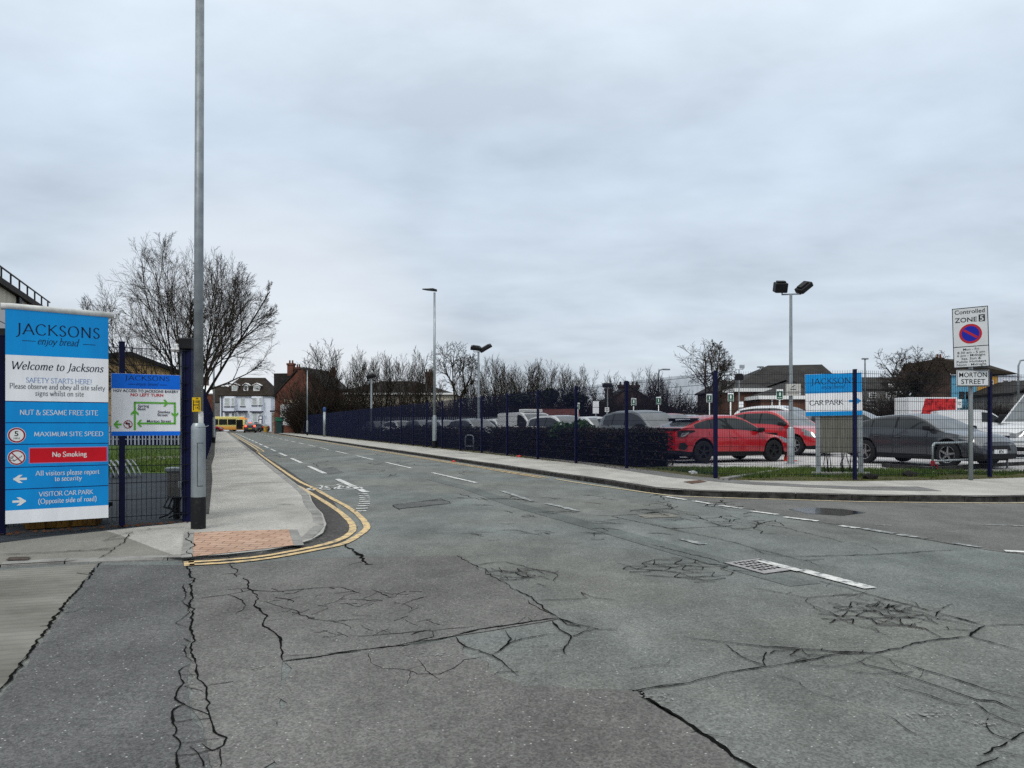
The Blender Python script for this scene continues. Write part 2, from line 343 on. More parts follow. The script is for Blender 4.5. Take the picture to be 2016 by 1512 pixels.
def z2q(*p): return [(640+a/2.643, 940+b_/2.643) for a, b_ in p]
A_ = []; B_ = []; sp2 = seam_pts()
for i, p in enumerate(sp2):
    t_ = (sp2[min(i+1,len(sp2)-1)]-sp2[max(i-1,0)]).normalized(); q = Vector((-t_.y, t_.x, 0))*.16; A_.append(p+q+Vector((0,0,.0035))); B_.append(p-q+Vector((0,0,.0035)))
sm_.quadstrip(A_, B_); struct('road_seam', sm_, asphalt('seam asphalt', (.048,.055,.053), (.145,.156,.151), big=.3, speck_amt=.75))
# apron slab with broomed grooves
M_groove = mat('grooved concrete', (.105,.10,.088), .9, c2=(.22,.212,.19), scale=1.4, detail=9, ramp=(.3,.7))
t = M_groove.node_tree; wv = t.nodes.new('ShaderNodeTexWave'); wv.inputs['Scale'].default_value = 4.2; wv.inputs['Distortion'].default_value = .6; wv.bands_direction = 'DIAGONAL'
tcg = t.nodes.new('ShaderNodeTexCoord'); mpg = t.nodes.new('ShaderNodeMapping'); mpg.inputs['Rotation'].default_value = (0,0,R(-62)); t.links.new(tcg.outputs['Object'], mpg.inputs[0]); t.links.new(mpg.outputs[0], wv.inputs['Vector'])
bpg = t.nodes.new('ShaderNodeBump'); bpg.inputs['Strength'].default_value = .7; bpg.inputs['Distance'].default_value = .02; t.links.new(wv.outputs[0], bpg.inputs['Height']); t.links.new(bpg.outputs[0], t.nodes['Principled BSDF'].inputs['Normal'])
wsheet('apron_slab', [P(192,1110,Z1), P(0,1362,Z1), Vector((-9,-.5,Z1)), Vector((-16,4,Z1)), Vector((-12,6.3,Z1)), P(0,1122,Z1)], M_groove, 7, .015)
# ---- left pavement pad with a dropped corner
KL = [tuple(RS(1.5, s)[:2]) for s in (138,120,100,85,70,60,50,42,36,31,27,24,21,18.5,16.5,14.8,13.6)] + [(-3.12,11.9),(-2.82,11.0),(-2.56,10.3),(-2.33,9.56),(-2.22,8.95),(-2.22,8.4),(-2.31,8.02),(-2.49,7.71),(-2.8,7.46),(-3.16,7.30),(-3.89,7.2),(-4.65,6.92),(-6.5,6.2),(-9,5.0),(-14,2.6)]
drop = [Vector((x, y, 0)) for x, y in KL[21:]]
def segd(p, a, b):
    ab = b-a; u = max(0, min(1, (p-a).dot(ab)/ab.length_squared)); return (p-a-ab*u).length
def padz(x, y):
    p = Vector((x, y, 0)); d = min(segd(p, drop[i], drop[i+1]) for i in range(len(drop)-1))
    return .03 + .07 * sstep(0, 1.5, d)
FL = [tuple(RS(-.35, s)[:2]) for s in (138,120,100,85,70,60,50,42,36,31,27,24,21,18.5,16.5,14.8,13.6)] + [(-5.02,12),(-4.75,11.3),(-4.48,10.6),(-4.28,10.1),(-4.15,9.75),(-4.06,9.5),(-4.02,9.36),(-4.15,9.15),(-4.35,8.95),(-4.6,8.62),(-4.95,8.2),(-5.28,7.8),(-6.2,6.75),(-8.6,5.6),(-13,4.2)]
pad = MB(); K = 8
for i, (a, b) in enumerate(zip(KL, FL)):
    for k in range(K+1):
        x = a[0]+(b[0]-a[0])*k/K; y = a[1]+(b[1]-a[1])*k/K
        pad.v.append((x, y, padz(x, y)))
for i in range(len(KL)-1):
    for k in range(K):
        o = i*(K+1)+k; pad.f.append((o, o+1, o+K+2, o+K+1)); pad.m.append(0 if i < 26 else 1)
o = pad.build('pavement', [M_pave, M_conc]); o['kind'] = 'structure'
def kerb(name, pts, m, zf, wdt=.14, side=1, gap=.012, seglen=.9, far=40):
    b = MB(); P3 = [Vector((x, y, 0)) for x, y in pts]
    # resample
    cum = [0]
    for i in range(1, len(P3)): cum.append(cum[-1] + (P3[i]-P3[i-1]).length)
    def at(s):
        for i in range(1, len(P3)):
            if s <= cum[i] or i == len(P3)-1:
                u = (s-cum[i-1])/(cum[i]-cum[i-1]); return P3[i-1].lerp(P3[i], u)
    s = 0
    while s < cum[-1]-.05:
        L = seglen if at(s).y < far else 6.0
        e_ = min(s+L, cum[-1]); a = at(s+gap/2); c = at(e_-gap/2); d = (c-a).normalized(); q = Vector((-d.y, d.x, 0))*side
        zt = [zf(p.x, p.y)+.004 for p in (a, c)]
        jz = rnd.uniform(-.004, .004)
        r1 = .018
        prof = lambda p, z: [p - q*.0 + Vector((0,0,-.05)), p + Vector((0,0,z-r1)), p + q*r1 + Vector((0,0,z)), p + q*wdt + Vector((0,0,z)), p + q*wdt + Vector((0,0,-.05))]
        A_ = prof(a, zt[0]+jz); B_ = prof(c, zt[1]+jz); n = len(A_)
        b.add(A_+B_, [(i, i+1, n+i+1, n+i) for i in range(n-1)] + [tuple(range(n)), tuple(range(n, 2*n))[::-1]])
        s = e_
    return struct(name, b, m)
kerb('kerb', [p for p in KL[:29]], M_kerb, padz, side=-1)
# gutter of dark grime along the left kerb
def offs(pts, d):
    o = []
    for i, p in enumerate(pts):
        a = Vector((*pts[max(i-1,0)], 0)); b = Vector((*pts[min(i+1,len(pts)-1)], 0)); t_ = (b-a).normalized(); q = Vector((-t_.y, t_.x, 0)); o.append(Vector((*p, 0)) + q*d)
    return o
gl_ = MB(); g0 = KL[4:27]; A_ = offs(g0, 0.0); B_ = offs(g0, .36)
for i in range(len(B_)):
    B_[i] += Vector((rnd.uniform(-.03,.03), rnd.uniform(-.03,.03), 0)); A_[i].z = B_[i].z = .005
for i in (-1,-2,-3): B_[i] = A_[i].lerp(B_[i], .35 + .1*(-i))
gl_.quadstrip(A_, B_); struct('gutter', gl_, M_gutter)
# tactile brick panel at the crossing
def on_pad(px, py, dz=.004):
    p = P(px, py, .06); 
    for _ in range(6): p = P(px, py, padz(p.x, p.y))
    p.z = padz(p.x, p.y) + dz; return p
M_tact = brick('worn red paver', (.47,.315,.235), (.39,.245,.175), (.15,.11,.09), 1, .21, .105, msize=.006, var=.35)
tq = [on_pad(380,1050), on_pad(569,1043), on_pad(581,1074), on_pad(378,1097)]
tp = MB(); n_ = 14
for j in range(n_+1):
    for i in range(n_+1):
        u, v = i/n_, j/n_; p = (tq[0].lerp(tq[1], u)).lerp(tq[3].lerp(tq[2], u), v); p.z = padz(p.x, p.y)+.006; tp.v.append(tuple(p))
for j in range(n_):
    for i in range(n_):
        o_ = j*(n_+1)+i; tp.f.append((o_, o_+1, o_+n_+2, o_+n_+1)); tp.m.append(0)
struct('brick_paving', tp, M_tact)
tb = MB()
for a, b_ in ((on_pad(372,1048,.0), on_pad(368,1099,.0)), (on_pad(577,1044,.0), on_pad(589,1075,.0))):
    d = (b_-a); q = Vector((-d.y, d.x, 0)).normalized()*.05
    tb.quadstrip([(a+q).lerp(b_+q, k/8) + Vector((0,0,.0)) for k in range(9)], [(a-q).lerp(b_-q, k/8) for k in range(9)])
tb.v = [(x, y, padz(x, y)+.009) for x, y, z in tb.v]; struct('brick_paving_edge', tb, M_kerb)
# ---- right pavement
KRs = [tuple(RS(7.85, s)[:2]) for s in (138,110,85,65,50,40,32,27,23,20,17.5,15.6,14.2)] + KR
FRs = [tuple(RS(10.36, s)[:2]) for s in (138,110,85,65,50,40,32,28,25,22.5,20.3,18.6,17.2)] + [(4.05,17.3),(4.3,16.9),(4.55,16.62),(4.9,16.45),(5.4,16.32),(6.2,16.22),(7.4,16.2),(8.8,16.42),(10.4,16.85),(14,18.1),(22,21),(36,26.5)]
rp = MB(); A_ = [Vector((*p, .1)) for p in KRs]; B_ = [Vector((*p, .1)) for p in FRs]; rp.quadstrip(B_, A_)
struct('pavement', rp, M_pave)
kerb('kerb', KRs, M_kerbd, lambda x, y: .1, side=1, wdt=.13)
# dark trench repair winding along the right pavement
dr = MB(); ln = [(905,893),(960,890),(1040,897),(1140,910),(1230,922),(1340,938),(1480,951),(1600,957),(1700,961),(1830,962)]
c_ = [P(x, y, .104) for x, y in ln]; wd = [.15,.28,.3,.3,.32,.34,.36,.32,.4,.5]
A_ = []; B_ = []
for i, p in enumerate(c_):
    t_ = (c_[min(i+1,len(c_)-1)]-c_[max(i-1,0)]).normalized(); q = Vector((-t_.y, t_.x, 0)); A_.append(p+q*wd[i]); B_.append(p-q*wd[i])
dr.quadstrip(A_, B_); struct('pavement_repair', dr, M_paved)
b = MB(); b.poly([P(1345,948,.108), P(1378,945,.108), P(1392,948,.108), P(1362,952,.108)]); struct('pavement_cover', b, mat('rusty cover', (.09,.05,.035), .8, var=.4, scale=12))
# joint lines on the left pavement
jl = MB()
for s in (16.4, 24.0, 33.0, 46.0):
    a = RS(-.3, s); c = RS(1.36, s+.15); d = (c-a).normalized(); q = Vector((-d.y, d.x, 0))*.012
    jl.poly([a+q+Vector((0,0,.104)), a-q+Vector((0,0,.104)), c-q+Vector((0,0,.104)), c+q+Vector((0,0,.104))])
struct('pavement_joints', jl, M_crack)
ww = MB()
A_ = [RS(-.36, s, .103) for s in (11,14,18,24,32,44,60,90,136)]; B_ = [RS(-.12+rnd.uniform(-.05,.05), s, .103) for s in (11,14,18,24,32,44,60,90,136)]
ww.quadstrip(A_, B_); struct('pavement_edge_dirt', ww, M_gutter)
# ---- verge, car park, yard
vg = MB(); A_ = [Vector((*p, .1)) for p in FRs]
B_ = [RS(11.6, s, .104) for s in (138,110,85,65,50,40,32,28,25,22.5,20.5,20,19.6)] + [Vector((x, y, .104)) for x, y in ((5.9,21.2),(6.1,21.2),(6.4,21.2),(6.8,21.15),(7.4,21.1),(8.0,21.0),(9.2,20.4),(10.6,19.7),(12,19.2),(16,20.5),(24,23.6),(38,29))]
vg.quadstrip(B_, A_); struct('verge', vg, mat('verge soil', (.045,.036,.02), .95, c2=(.085,.085,.03), scale=5, detail=9, bump=.8, bscale=25))
cp = MB(); xs = list(range(-46, 72, 2)); ys = list(range(16, 74, 2))
def in_cp(x, y):
    t_ = x*RN.x + y*RN.y; return t_ > 11.3
idx = {}
for y in ys:
    for x in xs:
        idx[(x, y)] = len(cp.v); cp.v.append((x, y, gz(x, y) + (0 if not (y < 24) else -.06*sstep(22.5, 18, y + .0*x))))
for y in ys[:-1]:
    for x in xs[:-1]:
        if in_cp(x+1, y+1) and in_cp(x, y+2) and in_cp(x+2, y):
            cp.f.append((idx[(x,y)], idx[(x+2,y)], idx[(x+2,y+2)], idx[(x,y+2)])); cp.m.append(0)
struct('car_park', cp, M_carpark)
yd = MB(); A_ = [Vector((*p, .092)) for p in FL[5:]]; yd.quadstrip(A_, [Vector((-46, 62 - 60*i/(len(A_)-1), .092)) for i in range(len(A_))]); struct('yard', yd, M_yard)
# bay lines on the car park
bl = MB()
for k in range(14):
    s0 = 22.2 + 2.5*k
    a = RS(12.0, s0); c = RS(16.6, s0); q = RD*.05
    if a.y > 24: bl.poly([Vector((p.x, p.y, gz(p.x, p.y)+.006)) for p in (a-q, a+q, c+q, c-q)])
struct('bay_lines', bl, M_wline)
# ================================================================ ROAD MARKINGS
ZM = .010
def stripe(mb, pts, wd, z=ZM, jit=.006):
    pts = [Vector((p[0], p[1], 0)) for p in pts]; q_ = []
    for i in range(len(pts)-1):
        L = (pts[i+1]-pts[i]).length; k = max(1, min(40, int(L/.25)))
        q_ += [pts[i].lerp(pts[i+1], j/k) for j in range(k)]
    q_.append(pts[-1]); A_ = []; B_ = []
    for i, p in enumerate(q_):
        t_ = (q_[min(i+1,len(q_)-1)]-q_[max(i-1,0)]).normalized(); n = Vector((-t_.y, t_.x, 0))
        A_.append(p+n*(wd/2+rnd.uniform(-jit,jit))+Vector((0,0,z))); B_.append(p-n*(wd/2+rnd.uniform(-jit,jit))+Vector((0,0,z)))
    mb.quadstrip(A_, B_)
def smooth(pts, n=5):
    pts = [Vector((p[0], p[1], 0)) for p in pts]; o = []
    for i in range(len(pts)-1):
        p0 = pts[max(i-1,0)]; p1 = pts[i]; p2 = pts[i+1]; p3 = pts[min(i+2,len(pts)-1)]
        for j in range(n):
            u = j/n; o.append(.5*((2*p1)+(p2-p0)*u+(2*p0-5*p1+4*p2-p3)*u*u+(-p0+3*p1-3*p2+p3)*u**3))
    o.append(pts[-1]); return o
yl = MB()
outer = [RS(2.15, 128), RS(2.15, 70), RS(2.12, 40), P(507,890), P(570,936), P(618,962), P(650,980), P(690,1002.6), P(712,1021.5), P(722,1036.5), P(716,1048), P(678,1070.5), P(622,1083.7), P(528,1100.6), P(452,1109), P(373,1113.5)]
inner = [RS(1.93, 128), RS(1.93, 70), RS(1.90, 40), P(494,893), P(549,936), P(595,962), P(625,980), P(663,1004.5), P(688,1026), P(695,1040), P(690,1051), P(667,1064), P(622,1077), P(528,1094.7), P(452,1103), P(371,1108.5)]
stripe(yl, smooth(outer), .085); stripe(yl, smooth(inner), .085)
stripe(yl, [P(371,1106.5), P(374,1115.5)], .09)
stripe(yl, [RS(7.52, s) for s in (125, 60, 30, 17)] , .075); stripe(yl, [RS(7.34, s) for s in (125, 60, 30, 17)], .075)
struct('yellow_lines', yl, M_yline)
el = MB(); ed = offs(KR, -.2); stripe(el, smooth([RS(7.52, 16.6), RS(7.5, 15.2)] + [tuple(p) for p in ed[1:]]), .075); struct('kerb_side_line', el, worn('faded yellow paint', (.50,.41,.24), (.17,.16,.14), thr=(.36,.5)))
wl = MB()
for k in range(-1, 18):
    s0 = 16.0 + 6.0*k
    if k >= 0: stripe(wl, [RS(5.38, s0+.1), RS(5.40, s0+3.9)], .10)
    if k >= 0: stripe(wl, [RS(2.66, s0-1.5+.1), RS(2.66, s0+2.4)], .13 if k else .14)
for (x0,y0,x1,y1) in ((1308,978,1350,984.6),(1365,987,1401,993),(1416,995.6,1462,1002),(1478.6,1007,1531.5,1014),(1545,1018.7,1611,1027),(1654,1036,1690,1041)):
    stripe(wl, [P(x0,y0), P(x1,y1)], .1)
for i in range(9):
    u = i/8; c = P(715,973).lerp(P(709,1007), u) + Vector((.05*math.sin(u*3.1), 0, 0)); d = Vector((.95,.2,0)).normalized()
    stripe(wl, [c-d*.09, c+d*.09], .11)
stripe(wl, [P(1577,1123.5), P(1640,1140), P(1714,1160)], .13); stripe(wl, [P(1494,1103,.0135), P(1577,1123.5,.0135)], .10, z=.0135)
stripe(wl, [P(1978,1086), P(2060,1090)], .12)
# bicycle symbol in the lane
def ring(mb, c, rs, rt, wd, n=20):
    A_ = []; B_ = []
    for i in range(n+1):
        a = 2*math.pi*i/n; A_.append(RS(c[0]+rt*math.cos(a), c[1]+rs*math.sin(a), ZM)); B_.append(RS(c[0]+(rt-wd)*math.cos(a), c[1]+(rs-wd*1.3)*math.sin(a), ZM))
    mb.quadstrip(A_, B_)
ring(wl, (1.93,15.7), .36, .27, .07); ring(wl, (2.52,15.7), .36, .27, .07)
for a, c in (((1.93,15.7),(2.08,16.35)),((2.08,16.35),(2.44,16.3)),((2.44,16.3),(2.18,15.6)),((2.18,15.6),(1.93,15.7)),((2.18,15.6),(2.04,16.6)),((2.52,15.7),(2.40,16.75)),((2.40,16.75),(2.55,16.8)),((1.97,16.62),(2.14,16.62))):
    stripe(wl, [RS(*a), RS(*c)], .055)
struct('white_lines', wl, M_wline)
fl = MB()
for (x0,y0,x1,y1) in ((988,967,1047,987),(1077,992,1139,1007),(1768,1053.5,1804,1059),(1700,1042,1760,1052),(1881,1070.5,1930,1079),(1340,1062,1385,1073)):
    stripe(fl, [P(x0,y0), P(x1,y1)], .1, jit=.02)
for (x0,y0,x1,y1) in ((1720,1034,1755,1036),(1930,1034,2016,1037)): stripe(fl, [P(x0,y0), P(x1,y1)], .05, jit=.02)
struct('faded_white_lines', fl, M_wfade)
# pale scuffs on the asphalt
sf = MB()
def scuff(px, py, w_, h_, seed):
    r_ = random.Random(seed); c = P(px, py, .0085); w_ *= .8; h_ *= .8; n = int(20 + 1400*w_*h_*4)
    for i in range(n):
        q = c + Vector((r_.gauss(0, w_*.55), r_.gauss(0, h_*.55), r_.uniform(0,.001))); s_ = r_.uniform(.003, .010); a = r_.uniform(0, 6.28)
        sf.poly([q + Vector((math.cos(a+j*1.26)*s_*r_.uniform(.6,1.3), math.sin(a+j*1.26)*s_*r_.uniform(.5,1.1), 0)) for j in range(5)])
for a in ((510,1313,.09,.03,1),(1830,1405,.16,.08,9),(1930,1422,.08,.04,10),(860,1290,.16,.06,13),(1290,1372,.10,.06,14)): scuff(*a)
struct('road_scuffs', sf, mat('pale scuffed chips', (.20,.20,.19), .9, var=.35, scale=30))
# ================================================================ CRACKS
ck = MB(); cr_ = random.Random(11)
def crack(pts, w0=.02, w1=None, rough=.14, z=.0075, raw=False, kids=True):
    w1 = w0 if w1 is None else w1; w0 *= .50; w1 *= .50
    pw = [Vector(p) if raw else P(p[0], p[1]) for p in pts]
    pw = [Vector((p.x, p.y, 0)) for p in pw]; q_ = [pw[0]]; sd = cr_.uniform(0, 900); dist = 0
    for i in range(len(pw)-1):
        a, c = pw[i], pw[i+1]; L = (c-a).length
        if L < 1e-6: continue
        k = max(2, min(120, int(L/.028))); nrm = Vector((-(c-a).y, (c-a).x, 0)).normalized()
        for j in range(1, k+1):
            u = j/k; dist += L/k; env = min(1, 4*u*(1-u)*1.6)
            off = noise.noise(Vector((sd, dist*3.2, 0)))*.055*min(1, L*1.4)*env*(rough/.14) + noise.noise(Vector((sd+50, dist*13, 0)))*.020*min(1, L*2)
            q_.append(a.lerp(c, u) + nrm*off)
    A_ = []; B_ = []; n = len(q_)
    for i, p in enumerate(q_):
        t_ = (q_[min(i+1,n-1)]-q_[max(i-1,0)]); t_ = t_.normalized() if t_.length else Vector((1,0,0)); nr = Vector((-t_.y, t_.x, 0))
        wv_ = (.55 + .9*max(0, .42+noise.noise(Vector((sd+9, i*.16, 3))))*cr_.uniform(.6, 1.25))*(.70+1.1*abs(t_.x)*sstep(2.5, 6, p.y))
        wd = max((w0+(w1-w0)*i/(n-1)), .0038*min(4, max(1, (p.y/3.6)**1.2)))*wv_*.5*(min(1, .2+min(i, n-1-i)*.25) if (pw[-1]-pw[0]).length > .3 else .8)
        A_.append(p+nr*wd*cr_.uniform(.6,1.2)+Vector((0,0,z))); B_.append(p-nr*wd*cr_.uniform(.6,1.2)+Vector((0,0,z)))
        if kids and n > 8 and 2 < i < n-3 and cr_.random() < (.07 if p.y < 5 else .03):
            a = R(cr_.choice((-1,1))*cr_.uniform(35, 100)); d = Vector((t_.x*math.cos(a)-t_.y*math.sin(a), t_.x*math.sin(a)+t_.y*math.cos(a), 0)); l_ = cr_.uniform(.03, .20)*max(1, p.y/6)
            crack([p, p+d*l_*.5+nr*cr_.uniform(-.02,.02), p+d*l_], w0*.7, w0*.2, rough, z, True, False)
    ck.quadstrip(A_, B_)
def z1(*p): return [(a/2.653, 980+b_/2.653) for a, b_ in p]
def z2(*p): return [(640+a/2.643, 940+b_/2.643) for a, b_ in p]
def z3(*p): return [(1280+a/2.644, 940+b_/2.644) for a, b_ in p]
crack(z1((0,1020),(110,870),(330,570),(530,335)), .045, .03, .1); crack(z1((330,605),(385,600),(445,575)), .015)
crack(z1((988,350),(1000,480),(1008,600),(995,700),(1005,800),(1020,870)), .03, .03)
crack(z1((1020,870),(1060,980),(1090,1080),(1105,1180),(1130,1240),(1185,1260),(1170,1300),(1110,1330),(1050,1290)), .022, .03, .2)
crack(z1((1015,870),(960,890),(945,990),(920,1040),(960,1085),(910,1110),(905,1170),(920,1230),(905,1250),(940,1300),(920,1340),(935,1411),(930,1500)), .02, .03, .3)
crack(z1((960,455),(970,500),(945,545),(990,600),(915,660),(990,680)), .016, .012, .3); crack(z1((940,770),(975,840),(1015,870)), .014, .014, .3)
crack(z1((960,1085),(1010,1110),(1090,1140)), .02); crack(z1((920,1180),(1000,1165),(1095,1160)), .016); crack(z1((935,1290),(1040,1280),(1140,1265)), .02, .02, .25); crack(z1((990,1310),(1040,1360),(1060,1411)), .02, .02, .3); crack(z1((925,1355),(1010,1350),(1080,1330),(1150,1320),(1155,1411)), .02, .02, .25)
crack(z1((950,930),(1030,930)), .012); crack(z1((960,990),(1060,1020)), .012); crack(z1((960,740),(1000,760)), .012)
crack(z1((1275,420),(1320,490),(1360,600),(1410,690),(1470,740),(1465,790),(1475,857)), .02, .03, .15)
crack(z1((1475,857),(1700,830),(1860,805),(2016,785)), .018, .02, .12)
crack(z1((1015,535),(1190,510),(1310,485),(1450,495),(1620,478),(1780,470),(1890,505)), .008, .01, .25); crack(z1((1190,510),(1260,540),(1275,575),(1230,615)), .018, .012, .2)
crack(z1((1340,545),(1480,580),(1600,620),(1750,650),(1900,640)), .007, .007, .4)
for i in range(46):
    x = cr_.uniform(1380, 2250); y = cr_.uniform(460, 740); a = cr_.uniform(-.5,.5); L = cr_.uniform(30, 110)
    crack(z1((x,y),(x+L*.5,y+L*a*.4+cr_.uniform(-8,8)),(x+L,y+L*a)), .006, .006, .4)
crack(z1((1800,240),(1840,280),(1900,320),(1930,352)), .05, .07, .25); crack(z1((1905,352),(1950,350)), .05, .02)
crack(z1((1190,310),(1240,420)), .0)
crack(z2((0,925),(215,900),(430,878),(560,850),(680,825)), .03, .035, .12); crack(z2((680,825),(800,795),(1000,765),(1215,735)), .03, .03, .14)
crack(z2((690,408),(780,462),(900,530),(1010,595),(1130,675),(1215,735)), .010, .03, .12)
crack(z2((1215,735),(1320,770),(1430,795),(1540,797)), .035, .01, .2); crack(z2((1185,750),(1225,800),(1280,830),(1265,870),(1240,910),(1260,935)), .05, .012, .3); crack(z2((1290,830),(1350,805),(1420,790)), .022, .016, .2); crack(z2((1215,735),(1260,770),(1330,780)), .04,.02,.3)
crack(z2((680,830),(720,880),(800,905),(870,930),(920,960),(970,1005),(1015,1050)), .025, .015, .2); crack(z2((870,928),(930,890),(970,845),(940,800),(900,783)), .025, .01, .2); crack(z2((930,890),(1010,850),(1110,830),(1215,815)), .014, .008, .2)
crack(z2((890,1022),(970,1015),(1005,1018)), .014); crack(z2((945,885),(1060,890),(1160,880)), .006)
crack(z2((225,920),(300,1000),(400,1005),(480,1030),(600,1030),(720,955),(860,935)), .010, .012, .3); crack(z2((480,950),(520,1010),(600,1060)), .012); crack(z2((140,830),(400,815),(560,805),(800,775)), .009, .012, .2); crack(z2((560,835),(420,870)), .02); crack(z2((385,680),(430,650),(540,620)), .01)
crack(z2((780,460),(850,448),(940,442),(1100,480),(1190,500),(1205,550)), .010, .012, .25); crack(z2((900,535),(1000,535),(1145,515)), .02, .015, .2); crack(z2((1080,645),(1240,640),(1370,632),(1330,600),(1400,630),(1520,640)), .014, .01, .2); crack(z2((1055,640),(1120,690),(1200,725)), .012, .012, .4)
for i in range(16):
    x = cr_.uniform(780, 1200); y = 460 + (x-780)*.12 + cr_.uniform(-25, 90); crack(z2((x,y),(x+cr_.uniform(15,60),y+cr_.uniform(-12,22))), .007, .007, .4)
crack(z2((350,145),(600,112),(660,135)), .012); crack(z2((350,145),(385,165),(655,137)), .014)
crack(z2((690,85),(800,115),(940,112),(1000,95)), .012, .012, .3); crack(z2((1410,200),(1620,195),(1850,190)), .01); crack(z2((1480,200),(1640,235),(1850,275)), .018, .018, .1); crack(z2((1580,1000),(1680,985),(1850,982)), .015, .008)
crack(z2((1580,1110),(1640,1120),(1700,1170),(1780,1230),(1850,1270)), .04, .06, .12); crack(z2((1600,1118),(1700,1100),(1850,1075)), .025, .025, .12)
crack(z3((0,1170),(90,1220),(210,1300),(330,1380),(430,1460),(530,1512),(700,1640)), .06, .06, .12)
crack(z3((0,1103),(200,1075),(400,1020),(600,990),(800,960),(960,925),(1170,920),(1250,900),(1420,860),(1530,845),(1660,830)), .022, .022, .12)
crack(z3((175,838),(380,858),(600,885),(800,898),(980,915),(1110,912)), .012, .03, .14); crack(z3((380,865),(430,910),(500,950),(600,985)), .016, .02, .25); crack(z3((605,915),(590,950),(600,985)), .025); crack(z3((790,900),(830,940)), .012)
crack(z3((780,965),(830,985),(960,990),(1080,970),(1170,925)), .012, .012, .2); crack(z3((970,990),(1060,1020),(1160,1030),(1290,1025),(1375,1012)), .016, .016, .2); crack(z3((1050,940),(1120,980),(1250,1010),(1400,1060),(1550,1110),(1700,1165),(1800,1170),(1946,1240)), .016, .03, .16)
crack(z3((1170,928),(1300,965),(1450,1015),(1620,1065),(1780,1120),(1946,1160)), .022, .028, .12); crack(z3((1190,1050),(1300,1105),(1440,1135),(1560,1180),(1660,1195)), .016, .025, .16); crack(z3((1690,1180),(1760,1230),(1860,1280),(1946,1302)), .03, .022, .16)
crack(z3((655,1035),(780,1070),(840,1125),(960,1160),(1110,1200)), .012, .01, .2); crack(z3((1200,1225),(1280,1270),(1330,1315),(1450,1382)), .014, .012, .2)
crack(z3((1760,1260),(1750,1300),(1790,1345),(1880,1375),(1946,1335)), .02, .03, .3); crack(z3((1860,1385),(1780,1415),(1735,1450)), .035, .035, .3); crack(z3((1820,1435),(1870,1445),(1946,1462)), .03, .02, .3); crack(z3((1700,1512),(1810,1465)), .03, .02, .3)
crack(z3((850,535),(1000,570),(1150,615),(1300,655),(1500,710),(1640,745),(1740,775)), .018, .028, .1); crack(z3((1740,775),(1850,770),(1946,770)), .022, .016, .15); crack(z3((1740,775),(1660,830),(1800,870),(1946,910)), .025, .03, .15)
crack(z3((820,630),(830,660),(900,690),(1000,745),(1160,795),(1260,850)), .014, .012, .3); crack(z3((1160,775),(1300,775),(1430,790),(1530,845)), .018, .018, .25); crack(z3((1480,800),(1600,795),(1700,800)), .016, .012, .2)
crack(z3((530,575),(650,600),(820,630),(950,620),(1060,610)), .008, .008, .2); crack(z3((1170,630),(1250,700),(1400,700),(1500,740),(1620,760),(1730,790)), .012, .014, .25)
for i in range(48):      # crazed patch right of the middle
    x = cr_.gauss(1200, 130); y = 700 + (x-1200)*.16 + cr_.gauss(0, 34); a = cr_.choice((.25,-.3,.5,-.05)); L = cr_.uniform(25, 110)
    crack(z3((x,y),(x+L*.5,y+L*a*.4+cr_.uniform(-9,9)),(x+L,y+L*a)), .007, .006, .35)
crack(z3((0,245),(150,280),(360,322),(520,365),(700,410)), .022, .022, .1); crack(z3((700,410),(830,440),(920,478)), .014, .012, .25); crack(z3((0,350),(100,375),(250,410),(385,450)), .012, .012, .15); crack(z3((640,415),(850,412),(1150,405),(1600,378)), .009, .007, .1); crack(z3((530,375),(590,400),(720,415)), .03, .012, .3)
crack(z3((530,225),(570,245),(540,265),(580,295),(660,295)), .016, .014, .3); crack(z3((560,240),(700,262),(850,300),(1010,340)), .012, .014, .15); crack(z3((650,222),(700,255)), .018); crack(z3((1040,340),(1160,370),(1190,385)), .008)
crack(z3((100,270),(300,260),(450,250)), .008, .01, .25); crack(z3((300,235),(430,270),(540,262)), .008, .008, .3)
for i in range(46):
    x = cr_.uniform(-120, 520); y = 115 + cr_.uniform(-15, 110) + x*.08; L = cr_.uniform(40, 150); crack(z3((x,y),(x+L*.5,y+cr_.uniform(-14,14)),(x+L,y+cr_.uniform(-10,26))), .012, .010, .4)
crack(z3((700,210),(960,250),(1230,290),(1390,318),(1580,350),(1700,380)), .014, .014, .1)
for i in range(34):
    x = cr_.uniform(600, 1700); y = cr_.uniform(90, 330); L = cr_.uniform(50, 180); crack(z2((x,y),(x+L*.5,y+cr_.uniform(-5,7)),(x+L,y+cr_.uniform(-6,16))), .009, .007, .3)
for i in range(20):
    p0 = RS(cr_.uniform(2.8, 7.2), cr_.uniform(18, 60)); crack([p0, p0+RD*cr_.uniform(.3,1.5)+RN*cr_.uniform(-.5,.5), p0+RD*cr_.uniform(1,3)+RN*cr_.uniform(-1,1)], .02, .015, .4, raw=True)
